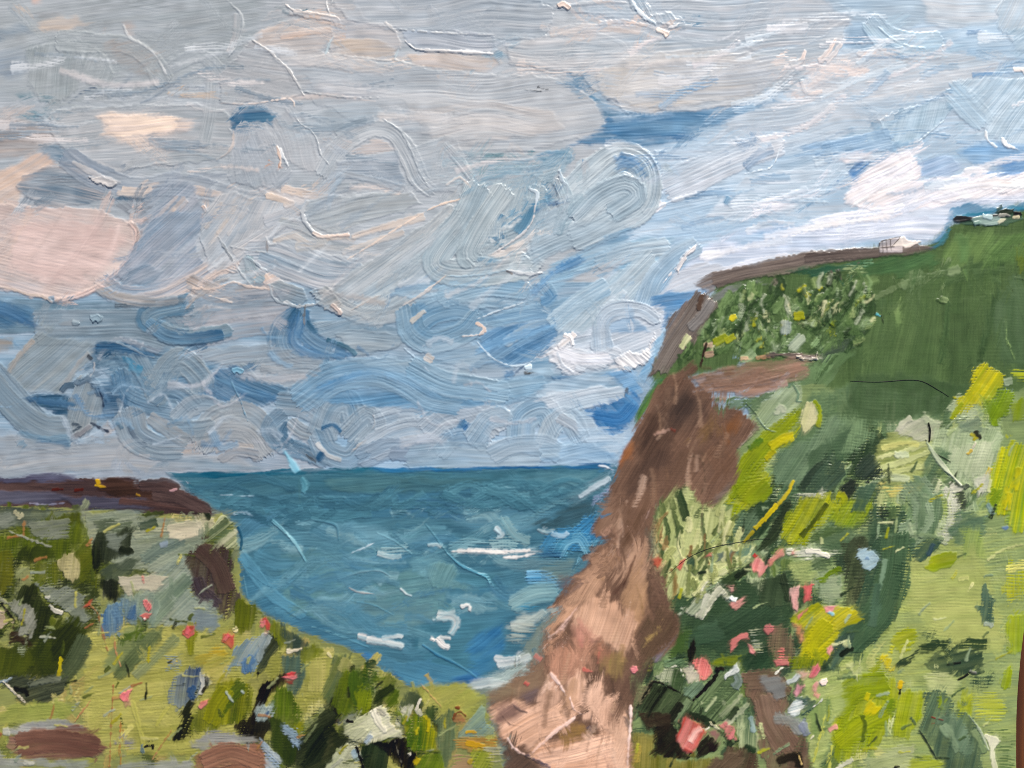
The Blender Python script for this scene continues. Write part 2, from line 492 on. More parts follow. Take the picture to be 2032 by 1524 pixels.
# ------------------------------------------------------------------ what is painted, coat by coat
PART_NAMES = {
 'sky': ("painted_sky", "cloudy sky in grey, blue and peach sweeps of thick paint"),
 'sea': ("painted_sea", "teal blue bay with white flecks and a dark horizon line"),
 'head': ("painted_headland", "low brown and violet headland at the far side of the bay"),
 'hill': ("painted_hillside", "dark green upper hillside with a brown crest line"),
 'cliff': ("painted_cliff", "brown and sand coloured cliff edge running down to the bottom"),
 'slope': ("painted_slope", "flowering slope of pale, lime and dark green dabs below the hillside"),
 'mead': ("painted_meadow", "meadow of green, yellow and blue dabs with red flowers beside the bay"),
 'flower': ("painted_flowers", "coral red and pink flower dabs scattered over the green"),
 'house': ("painted_cottage", "tiny pale cottage scratched on the hill crest"),
 'hedge': ("painted_hedge", "black and pale grey hedge line on the hilltop"),
}
SKY = """
B 0 A9B1B6 B7BCC0 h.5 d0 s2 n0 : -40,-40 2100,-40 2100,620 -40,620
B 0 8FAABD A7B7C4 h.5 d0 s2 n0 : -40,560 2100,560 2100,900 -40,900
B 3 B9C8D4 A5BFD2 h.5 d0 s60 n20 : 1180,-60 2120,-60 2120,620 1180,620
B 2 A9B8C6 B9BEC6 h.4 d0 s30 n8 : -60,860 700,860 700,980 -60,980
B 2 9DBBD2 AFC3D4 h.4 d0 s30 n8 : 640,840 1340,840 1340,980 640,980
# --- upper left, grey glaze over peach and blue
P 8 9EA6A9 A8AEB0 s30 h.5 : -40,-40 540,-40 520,90 450,150 330,190 180,210 60,210 -40,180
P 8 D6BCB0 CDB6AB s8 h.4 : 58,-6 82,-6 76,11 64,12
P 4 D6C3AF C2B5A9 s9 h.4 : 66,60 84,38 112,30 148,31 168,43 190,47 162,56 130,62 96,66
P 0 8A847F 97918D s10 h.3 a.5 : 70,26 130,20 118,32 78,36
P 0 C9B4A8 B9AEA6 s10 h.3 a.7 : 238,40 262,44 270,70 262,84 244,58
P -10 7C909F 93A0AA s14 h.4 a.8 : -30,66 60,42 70,66 20,80 -30,92
P 10 8E9CA9 9AA6B0 s16 h.4 a.8 : -30,100 40,92 62,130 44,160 -30,156
P 80 98A1A3 A3AAAB s5 h.6 r.5 : 52,100 100,86 150,78 166,108 166,146 152,180 120,203 80,202 58,168
P 70 9DA5A7 A9AFB0 s5 h.6 r.5 : 152,76 186,90 214,118 228,146 218,166 168,170 164,130
40 9FA7A9 ACB2B3 h.7 r.7 s4 : 120,82 190,86 250,90 300,120 324,160
P 20 ABA49F 9BA3A6 s9 h.6 : 196,84 260,80 300,100 320,140 300,160 220,130
16 6E7F8F 8592A0 s10 d.3 : 262,146 244,168 222,190
14 66778B 7C8A98 s8 d.3 a.9 : 190,172 160,186 138,204
12 62748A 7A8998 s8 d.25 : 330,178 306,192 280,205
14 7B8B9A 96A1AB s8 d.3 : 336,168 372,170 404,176
7 D8BFA0 C9B5A0 s5 d.2 : 336,186 366,189 384,188
P -20 5E8997 7A98A4 s10 h.4 a.9 : 30,186 62,178 80,200 74,210 44,208
P -30 2E7B92 4C8B9E s7 h.4 : 50,238 66,224 88,216 106,212 104,228 92,240 70,246
P 5 D9C6B9 C4B5AC s8 h.5 : -30,228 20,226 36,236 24,246 -30,248
P 5 A79E99 B2A9A3 s12 h.5 : -30,250 60,240 96,244 110,272 96,296 30,312 -30,322
P -10 4E7A96 67889E s5 h.4 : 84,295 112,284 128,298 140,318 120,324 98,322
P 4 A6ACAF B7B7B7 s5 h.9 r.6 d.05 : 97,232 112,219 190,212 330,205 412,210 452,224 464,262 456,298 432,316 360,326 290,332 210,346 168,330 138,304 106,272
P 1 E4CDBA CBBEB6 s9 h.7 b1.3 k1.4 m.35 : 188,226 256,222 336,226 388,238 372,262 310,276 244,284 194,274 204,256
P 0 8B99A4 98A3AC s9 h.4 : 208,318 240,314 254,324 238,332 214,328
28 A1A9AD B6BBBD h.8 b1.4 s5 : 424,126 420,190 414,240 404,286
26 A7ADB0 9FA8AD h.8 : 330,140 390,110 424,128 440,150
5 C6CACB B4BABD h1.6 r0 s3 : 452,2 466,16 480,30 481,60 470,92 456,110
14 AEB2B4 BDB8B5 h.9 : 470,30 468,70 456,104
6 B9BEC0 C4C6C7 h1.2 r0 s3 : 246,52 258,76 284,90 310,112 330,148
P 5 3C6E91 5F8AA4 s5 h.5 d.1 : 462,212 500,210 554,222 542,244 514,258 486,282 464,302 458,262
60 9DA6AD ADB1B5 h.7 s4 b1.1 : 500,260 486,310 480,352
6 C9BEB7 BDB9B6 h1.2 r0 : 464,262 462,290 446,308 430,318
# --- the peach mass at the far left
P 30 D6BDAB C9B3A5 s9 h.6 : -30,350 40,318 70,302 96,302 112,326 74,346 44,372 36,420 -30,440
P -8 7F8E9B B2ACAA s5 h.9 b1.3 k1.3 r.5 : 33,372 46,350 92,331 142,320 184,340 236,360 224,384 172,404 122,412 78,408 48,392
P 10 7B8792 9A9C9F s5 h.6 d.35 a.8 : 60,356 120,344 180,352 180,366 110,366 66,368
P 15 C6C0BC B5B2B1 s3 h1.8 r.9 : 178,350 204,352 234,361 226,371 212,371 196,364
48-40 A0A9B1 8C98A5 h.8 b1.3 r.4 : 132,312 184,346 262,372 350,366 436,382 504,402 560,404
10 C9C3BD B4B4B6 h1 r0 d.2 : 146,322 190,346 236,362
13 DCCBBB BEB5AE d.25 h.6 : 236,384 270,388 298,390
10 DCC9B8 C6B9B0 d.2 h.6 : 244,376 300,378
9 4F7590 6B8598 s5 : 220,394 260,393 300,397
P -5 D9C4B2 BFB2A9 s4 h.7 k1.6 : 380,368 420,376 442,384 432,394 402,394 388,386
P 40 8296A6 A2ABB3 s6 h.8 b1.3 r.4 : 296,380 338,364 382,366 400,400 408,424 396,452 350,490 300,520 262,560 246,540 268,500 272,460 262,442 280,420
10-6 D5C4B0 B8B3AE d.25 h.8 : 366,394 330,430 290,466 276,480
6 D3C2AE B9B4AF d.2 h.8 : 372,400 344,432 300,470
8 CDBDAB AFB0B1 d.3 h.8 : 352,390 314,430 282,460
5 D6C3AE C0B8B0 d.2 h.7 : 346,416 306,454 276,474
P -35 7E868E 8F989F s8 h.5 : 218,404 262,398 300,404 284,430 258,430
10 DCBBA2 C6A994 h1.4 r.6 s3 : 404,410 410,420
# --- the big peach cloud
P -12 C3B4AC CEBFB5 s4 h1.0 r.5 b.9 : -30,402 60,410 120,414 190,414 240,436 264,441 274,458 270,488 250,522 226,550 190,576 152,592 112,598 88,590 60,590 24,578 -30,570
20 D9C2AF CDB9AA s14 h.5 a.9 : 62,416 36,460 14,500 -20,540
22 D6BFAD C6B4A8 s14 h.5 a.9 : 104,452 78,486 46,516
P 20 B3A8A2 BAAEA7 s14 h.4 a.8 : 110,470 200,440 232,470 200,540 120,570 60,560 80,510
9 E3CABD D2BCB1 h1.7 r.2 s4 n2 : 258,442 272,462 266,496 244,530 216,556 180,578 148,590 110,598
4 8E8783 A59A94 h.8 s3 : 262,441 275,456 273,478 265,500
7 E8D2C4 D4C0B4 h1.8 r0 s3 : -20,566 24,574 54,584 84,588 104,600
6 E2B895 D0AE98 h1.5 r.3 s3 : 94,592 106,600 122,592
12 A79E9A B0A6A0 s8 h.6 : 26,516 30,528 44,520
# --- middle left
P 42 8C9FAE A4ADB6 s5 h.8 b1.3 : 270,478 300,440 340,420 400,424 396,460 392,490 402,520 388,550 330,570 268,566 232,548 246,520
P 30 7E95A6 98A6B1 s7 h.6 b1.2 : 232,546 250,530 300,522 330,540 300,566 250,570
44-40 9EA9B3 C6BAB0 h.9 b1.5 r.5 k1.3 : 204,560 236,584 290,588 350,570 410,540 450,520
30-26 A7AFB6 C9BEB4 h.9 b1.5 k1.2 : 250,600 320,590 380,560 440,524 468,530
8 DCC9BC C3B9B2 h1 r0 d.2 s3 : 376,600 400,584 430,562 454,552
9 8A949C 9CA4AA h.7 s6 : 406,572 434,556 452,552
P 60 A9B2B9 B9BABB s4 h.9 b1.2 r.6 : 402,420 430,392 470,380 520,398 560,400 640,400 600,424 560,440 540,470 500,500 460,530 430,540 404,510 396,470
8 CFC3B6 BDB9B5 d.25 h.7 : 440,402 424,430 408,452
6 D0C4B8 BAB8B6 d.25 h.7 : 470,410 450,436 432,464
7 C9BFB6 B5B6B7 d.25 h.7 : 492,416 470,440 452,466
30 ADB5BB BFBDBC h.9 b1.4 : 596,404 560,440 520,470 470,500
24 A3B0BA B6B8BB h.9 b1.3 : 676,350 630,390 576,424 530,440
20 C9C2BD B7B8BB h.8 d.15 : 520,372 560,390 600,398
13 E0CBB6 CBBBAF h1.2 d.1 s3 : 530,388 552,394 580,404 566,408
16 CDBDB0 BDB4AE d.3 h.8 : 560,374 610,386 650,392
5 9AA1A6 888F95 h2.2 r0 s2 : 436,474 448,494 462,516
3 9AA3AA B4B9BD h1.6 r0 s2 : 464,518 480,544 500,568
4 A9B0B5 969DA4 h1.8 r0 s2 : 460,490 500,498 534,502
7 BFC2C4 AEB3B7 h1.8 r0 s3 : 528,470 534,486 546,484
4 7C6B62 8F837B h1 r0 s2 : 530,480 531,500
P -30 B4BABE A7B0B7 s4 h1 r.5 b1.3 : 540,476 560,470 610,490 660,506 710,512 690,526 640,520 590,506
46-40 A0ADB7 BABBBD h1.0 b1.5 r.3 : 500,500 540,500 600,520 660,536 712,540
40 9AAAB6 B4B7BB h1.0 b1.5 r.3 : 520,516 580,540 640,560 700,560
34 C6B6AC A6ADB4 h.9 b1.4 k1.3 : 380,560 430,582 490,580 540,572 580,580
13-9 DEC8BA C9B9AF h1.4 r.3 s3 : 516,536 530,552 540,574 548,586
P 30 DDC6B6 C8BBB4 s4 h.9 d.1 : 516,540 536,540 566,556 540,562 552,580 536,586 528,562
7-4 C9CED0 97AAB5 h2.2 r0 s2 : 492,512 508,522 520,532 530,538
20 81989F 9AAEB6 h1.0 s5 : 492,512 502,540 520,552
7 D9C3B4 C4B8B0 h1.5 r0 s2 : 384,572 430,572 462,560 490,568 536,574
6 E6D6CB D0C4BC h1.6 r0 s2 : 418,588 440,594 460,600
9 607D94 7B92A4 h.6 s4 : 448,596 490,590 530,584
60-50 B5B7BC A3ADB6 h.9 b1.5 k1.2 : 370,620 430,610 490,604 560,600
56 BDBCC0 ABB2BA h.9 b1.5 k1.2 : 390,660 450,650 520,640 570,634
# --- upper middle
P 3 A9B1B6 B9B7B6 s5 h.7 b1.2 : 500,80 520,40 560,6 640,-10 700,-10 720,40 660,60 600,110 540,100
P 6 B6B5B5 C6BBB3 s6 h.9 b1.3 k1.2 : 520,60 580,40 664,40 660,70 640,100 560,110 510,98
8-5 E2B99A CFA98C h1.2 r.3 s3 : 574,26 588,30
9-14 DDBDA4 C2B2A8 h1.3 r.5 s3 : 586,24 610,30 650,36 668,40 672,54
14 D6BCA9 BFB3AC h.9 d.15 : 560,74 610,66 656,60
6 E8DCD2 C9C6C4 h1.8 r0 s2 : 570,12 588,24 620,26 664,34
3 E6E3DF B9BDBF h2 r0 s2 : 650,-10 648,10 652,22
3 DADBDA B9BDBF h2 r0 s2 : 660,-10 658,14
8 2F6074 4A7586 s4 : 562,22 574,28
P 2 AFB3B8 BAB7B6 s4 h.8 b1.4 r.3 : 656,40 700,30 780,54 800,96 760,110 690,112 652,106 660,70
6 B4C4CA C6CFD2 h1.4 r0 s3 : 662,74 652,90 648,106
5 D4D1CD BDBDBD h1.4 r0 s3 : 652,106 700,112 760,120 776,120
P 2 C7B8A9 B9B3AE s6 h.6 d.1 : 664,80 740,78 790,96 780,118 700,112 660,106
5 B4C4CA C6CFD2 h1.4 r0 s3 : 790,100 784,116
4 D3D4D2 C1C4C6 h1.4 r0 s3 : 784,118 810,126 840,132
P 4 A6B0B8 B4B9BD s4 h.9 b1.5 r.5 : 640,-20 900,-40 1040,-20 1096,20 1094,50 1084,74 1000,78 920,66 840,62 790,58 730,54 690,40
P 1 A5B0BB B5BAC1 s4 h1.1 b1.5 : 800,60 900,66 980,70 986,90 980,106 900,104 830,100 806,84
7 E6E2DE CFCDCC h2.6 r0 s2 n2 : 806,84 826,98 860,101 910,103 976,107
3 C3C6C8 A8AFB5 h1.8 r0 s2 : 780,58 850,64 920,68 976,70
P 1 D8C6B6 C1B8B2 s6 h.5 d.25 : 806,108 860,106 980,112 1002,124 960,142 890,140 820,128
P 20 86A3B4 A2B4BF s5 h.8 : 976,72 1004,80 1000,110 990,128 976,112
6 CDC8C4 B4BABF h1.3 r0 s3 : 766,46 776,56 786,64
P 2 B6BABD A9B1B7 s5 h.8 b1.6 r.4 : 540,112 640,110 780,124 860,140 960,146 1060,150 1130,164 1176,200 1196,226 1200,252 1180,270 1120,282 1040,300 960,306 900,300 880,270 800,260 700,240 620,200 580,160
P 3 B9B9B9 C6BEB8 s6 h.8 b1.4 d.05 : 530,90 620,96 700,116 780,130 760,150 640,136 560,120
P 2 A9AEB5 B8BABD s8 h.7 b1.4 : 600,150 700,160 780,180 700,196 620,180
P 1 C1BDBA B4B7B9 s8 h.7 b1.5 : 800,200 960,196 1100,220 1120,260 960,286 860,276
P -12 A6AAAD B2B3B4 s4 h1 r.6 b1.1 : 500,82 540,104 572,134 590,160 602,190 576,196 480,206 440,200 436,150 470,110
4 C4C3C2 A3A6A9 h1.8 r0 s2 : 500,80 536,104 570,136 586,160 602,188
4 DDD0C7 BDBAB8 h1.4 r0 s2 : 440,205 500,206 576,196 584,214
3 9EA5AA C1C3C5 h1.6 r0 s2 : 596,182 640,188 700,194 760,194
P -60 A8ADB2 B6B8BA s5 h.8 b1.1 : 540,240 570,214 590,232 600,256 622,280 640,330 616,344 560,320 540,300
4 C6CACD A9B0B5 h2 r0 s2 : 584,226 596,246 616,258 630,280 636,306 652,326
P -75 A2ABB2 B0B5BA s4 h.8 b1.2 r.4 : 468,300 500,270 524,248 540,270 548,300 552,330 542,366 500,372 466,360
10-4 DDBDA8 EAE0D8 h2.2 r0 s2 : 550,292 557,312 556,330
7-4 E9E9E8 B4BCC2 h2.4 r0 s2 : 556,294 562,310 572,330 566,338
5 D9A98C C19A82 h1 s2 : 556,324 552,336
P 30 9AA3AB A9AFB5 s4 h.9 b1.2 : 548,340 580,334 570,366 540,380
# the arch
P 4 B1B8BC A6B2BA s7 h.6 b1.2 : 600,236 680,206 740,204 768,230 720,240 660,262 630,300 612,280
40-34 A3AFB7 B5BABD h1.0 b1.6 r.4 s4 : 644,344 664,306 700,272 744,256 782,266 812,310 832,356 854,376
16 8DA0AE A2AEB7 h.8 b1.3 s6 : 670,266 700,248 740,238
3 CDD2D4 A5B0B8 h1.8 r0 s2 : 766,240 796,262 816,300 834,344 848,366
P 1 C6BCB6 B5B3B3 s4 h.7 k1.3 : 706,290 740,278 770,284 784,296 740,304 690,310
P 0 8F9FAD A8B2BB s4 h.8 b1.5 k1.4 : 664,320 700,310 790,300 798,340 810,376 740,360 670,350
14 B9BDC0 A6AFB6 h.8 b1.4 : 680,344 740,358 800,374
P 15 A9B3BA B7BCBF s5 h.8 b1.2 r.5 : 818,296 850,280 880,272 906,280 926,318 938,352 900,376 850,384 832,340
16 9DB0BA B4BFC4 h1 b1.5 : 884,288 912,320 936,352
7 D8CDC4 B9BEC1 h1.2 r0 d.1 s3 : 886,368 912,352 932,370
# --- right of the arch: teal edge and blue gap
P 3 6E99A3 89A9B1 s6 d.25 h.5 : 908,302 960,304 1060,300 1040,312 960,318 920,314
P 4 4B80A2 6D97B2 s5 h.5 : 1110,152 1136,138 1156,140 1160,160 1180,190 1200,206 1230,210 1246,224 1200,236 1180,206 1160,184 1130,170
P 3 5286AC 7099B8 s7 h.5 b1.1 d.08 : 1170,270 1198,254 1202,236 1260,228 1340,218 1420,208 1460,200 1540,192 1560,204 1480,230 1440,244 1400,260 1350,280 1290,296 1200,290 1130,286
P 1 3F78A6 5A8BB4 s8 h.5 d.2 : 1200,250 1290,246 1360,264 1380,280 1300,276 1220,270
P 3 B1BAC0 BFC0C1 s5 h.8 b1.5 r.4 : 1086,70 1200,50 1300,70 1450,80 1520,100 1600,90 1690,30 1660,100 1560,180 1480,204 1380,218 1290,222 1246,228 1220,206 1176,180 1156,150 1100,140 1010,128 1004,90
P 2 A9B5BE B9BEC3 s6 h.8 b1.5 : 1000,-20 1250,-20 1400,-10 1500,-20 1620,-20 1690,20 1688,40 1600,90 1500,100 1380,90 1330,80 1290,60 1240,40 1100,16
P 3 C5C1BC B5BABF s6 h.8 b1.4 d.05 : 1250,110 1400,100 1560,112 1600,130 1500,190 1350,212 1260,214 1200,190 1180,150
16 D6C3B7 C2BDBA h.7 d.25 : 1094,64 1180,56 1260,60 1310,72
8 E0C9BA CFBFB6 h1.2 d.1 s3 : 1190,46 1240,44 1290,54 1310,62
10-12 E6CDBC F0E4DA h2.2 r.3 s2 : 1304,60 1318,66 1324,70
P -60 9BB1C0 C9CDCF s4 h1.4 r.6 b1.6 : 1244,-12 1280,-12 1290,30 1330,26 1350,40 1342,54 1310,52 1276,38 1254,16
8 DCE6EB B4CAD8 h1.8 r0 s2 : 1252,0 1264,18 1280,36 1300,48
P 10 35799E 5A90AE s3 h.6 : 1334,44 1350,28 1358,44 1356,58 1340,56
10-5 E9E7E6 C9CDCF h2.2 r0 s2 : 1326,56 1340,52 1348,46
9 EBD3C2 D9C5B8 h1.8 r.5 s2 : 1108,12 1118,8 1130,16
6 E4D3C8 CDC4BE h1 d.2 : 1130,10 1200,4 1240,6
10 6A98B0 8CADBF s6 d.35 : 1392,158 1410,150 1408,142
P 2 3F749C 557FA4 s4 d.4 h.4 : 1270,120 1286,118 1284,126
5 5A6F86 7A8A9C s3 d.3 h.5 : 1206,198 1220,196 1226,204
3 3B4048 6A6F76 h.8 s2 : 1044,178 1058,180 1072,181
# --- upper right
P 2 9BB1C1 B1C3CF s7 h.7 b1.3 : 1620,-20 1840,-20 1860,30 1800,60 1700,44 1650,20
P 3 7F9FB8 9DB6C9 s9 h.6 b1.2 : 1690,40 1760,40 1800,70 1760,110 1700,100 1668,90
50 B4CBD8 A2BFD2 h1 b1.4 r.4 : 1730,46 1760,78 1810,92 1860,90
4 D3E3EB B8CEDA h2 r0 s3 : 1744,56 1770,78 1800,92 1832,96
P 3 C9CED2 BCCAD3 s9 h.7 b1.3 : 1820,-10 1990,-20 1984,40 1900,60 1840,50
P 4 9FBBD0 B4C9D8 s9 h.7 b1.2 : 1860,60 1980,46 2070,60 2070,130 1960,120 1880,100
P 70 C0CBD2 AFC3D0 s5 h1 r.5 b1.2 : 1972,20 2000,-10 2070,-20 2070,70 2010,84 1984,60
P 30 9FBACB B1C6D3 s8 h.8 : 1990,60 2070,44 2070,110 2010,100
P 8 C9CACC B9C4CC s9 h.7 b1.3 : 1640,110 1720,100 1800,110 1900,100 1990,120 1960,170 1840,190 1720,200 1600,200 1560,180 1610,150
P 5 E6D3C8 D6CCC8 s7 h.7 d.15 : 1626,128 1680,124 1720,128 1690,146 1640,166 1612,178 1618,150
5-16 EAD6CA DCD0CA h1 s3 d.1 : 1597,104 1588,122 1570,128
6-16 E6D2C6 D6CDC8 h1 s3 d.1 : 1656,82 1646,100 1628,122
6-12 DCD0C9 CDC9C8 h1 s3 d.1 : 1668,88 1656,106 1640,122
14 D6C9C2 C6C5C6 h.8 d.2 : 1704,108 1760,104 1790,100
10 DDCFC8 C6C8CB h.8 d.2 : 1590,160 1600,184 1630,182
10 7FA6BC A0BCCB d.3 s5 : 1550,168 1564,154 1580,140
8 5F8AB4 87A7C4 d.25 s6 : 1920,66 1945,62
10 5F8FBA 86ABCB d.3 s6 : 1930,150 1980,146 2010,142
10-6 E8DDD8 CBD3D9 h1.6 s3 : 2012,138 2040,140
5 D0B8A8 E0D8D2 h1.6 r0 s2 : 2026,140 2034,150
P 6 BFC7CE AFC0CD s8 h.8 b1.4 : 1540,196 1700,200 1860,190 1960,176 1940,220 1840,240 1760,260 1640,270 1540,260 1440,260 1440,240
P 75 A8C2D1 B6CAD6 s4 h.9 r.5 b1.2 : 1742,236 1780,222 1860,196 1896,196 1884,226 1860,250 1822,282 1788,296 1766,276 1746,262
P 40 5E8FAE 7BA3BD s6 h.5 : 1724,226 1740,222 1748,250 1758,272 1740,270 1730,250
P 40 7C9FB6 9AB5C6 s6 h.5 : 1880,196 1898,200 1892,220 1876,218
P 20 6C9CBE 86AEC9 s5 h.6 : 1766,282 1790,288 1822,282 1806,304 1790,316 1772,304
3 CBDCE5 B1C6D3 h1.4 r0 s2 : 1824,280 1850,258 1874,238
50 B6CBD8 A6C0D1 h.9 b1.5 : 1890,180 1920,210 1950,240
P 55 AFC6D4 BFD0DA s5 h.9 b1.4 : 1900,160 2070,150 2070,300 2010,300 1960,270 1950,230 1930,200
8-5 E4E8EA C9D6DE h2 r0 s2 : 1955,262 1960,280 1976,292
12-6 EFEDEB D6DCE0 h3 r0 s2 : 1988,276 1996,288 2016,296
4 2A2A2E 3C3C40 h.3 s2 b0 : 1960,282 1976,296 1992,300 2012,298
# bright cloud over the hill
P 8 A7C0D3 BBCCD9 s8 h.7 b1.3 : 1300,300 1440,260 1560,262 1700,270 1760,290 1700,330 1600,360 1500,390 1380,440 1280,440 1260,380
P 3 C6CCD4 B5C6D4 s6 h.8 b1.5 : 1300,300 1400,290 1500,270 1560,280 1540,310 1440,340 1340,380 1296,390
70-50 B4C3CF C6CCD3 h.8 b1.5 r.2 : 1330,372 1400,340 1470,310 1540,290
20 7C99B5 9DB3C8 h.7 d.2 b1.3 : 1480,330 1510,304 1530,296
4 E3EAEE C3D1DB h1.6 r0 s2 : 1546,296 1540,316 1528,334 1500,340 1476,346
P 2 B8CBD8 C9D2DA s6 h.8 b1.4 : 1480,350 1600,336 1680,340 1700,360 1640,384 1560,420 1470,440 1400,430
14 3D79B0 6797C1 s6 d.15 : 1620,308 1650,300 1690,290
40 8AADCB A9C3D7 h.6 d.15 : 1640,304 1700,290 1760,276
P 15 E9E0DF DAD9DE s6 h.8 d.1 : 1648,312 1700,304 1740,300 1700,322 1650,324
P 40 3F7BB4 5C8FC2 s3 h.5 n4 : 1690,326 1704,320 1722,322 1720,340 1700,360 1690,358 1684,344
P 25 EDE4E2 E0DDE1 s5 h.9 b1.6 n4 : 1676,384 1700,360 1730,330 1764,300 1800,304 1830,320 1830,350 1800,360 1900,350 1940,340 2000,350 2070,350 2070,392 1960,400 1900,400 1860,410 1800,420 1740,424 1700,410
P 20 9DB9D6 B5C7DC s6 h.7 b1.3 : 1830,312 1880,306 1910,330 1886,350 1850,352 1826,350
P 15 F1E9E6 E4E2E6 s5 h.9 b1.6 n4 : 1890,350 1926,332 1960,346 2070,350 2070,380 1980,384 1900,400 1840,400
P 10 5B91C6 7BA7D2 s8 h.5 : 1970,320 2070,300 2070,346 2010,346 1990,340
P 2 86B0D4 A3C2DC s8 h.6 : 1960,276 2070,290 2070,320 1980,324 1930,330 1900,300
P 4 C6D0E0 DADDE5 s8 h.8 b1.6 : 1440,466 1560,440 1700,424 1800,420 1900,396 2070,386 2070,410 1990,404 1900,420 1880,460 1840,480 1760,474 1700,486 1600,500 1500,520 1430,540 1360,560 1330,540 1380,500
14 EDE7E6 DFE0E6 h.8 d.2 b1.4 : 1610,444 1660,430 1720,424 1790,412
30-12 E6E4E8 D3DAE3 h.7 d.25 : 1500,418 1560,396 1620,374
10 E2E4E8 CBD6E0 h.8 d.2 : 1556,392 1580,382 1600,376
P 8 8FB2D0 ABC5DA s8 h.6 d.1 : 1440,470 1520,456 1620,436 1560,466 1470,490
P 5 A8C3D8 B9CDDD s8 h.8 b1.5 : 1240,470 1330,450 1440,440 1540,430 1480,460 1400,480 1330,490 1250,500
10 EBE6E4 D8DDE2 h1 s3 d.1 : 1240,446 1290,424 1318,404
8 E6E2E1 D2D9DF h1 s3 : 1276,422 1300,414 1312,402
4 E1E6EA C9D4DD h1 s3 : 1290,418 1340,396 1380,384
12 5E93B8 84ABC6 s6 d.35 : 1440,404 1446,392
7 5F92B8 84ABC6 s5 d.3 : 1602,408 1612,400
P 45 E9DED8 F4ECE7 s3 h2 r.5 : 1340,530 1352,510 1368,490 1380,486 1376,498 1360,508 1350,530 1342,540
5-3 EDE6E2 E3DFDF h1.6 r0 s2 : 1338,534 1330,544 1322,554
5 C9CDD4 B1BDCB h.9 s4 : 1362,484 1360,500
12 E6E4E8 CDD5DF h1.2 d.2 : 1430,540 1490,520 1560,508
"""
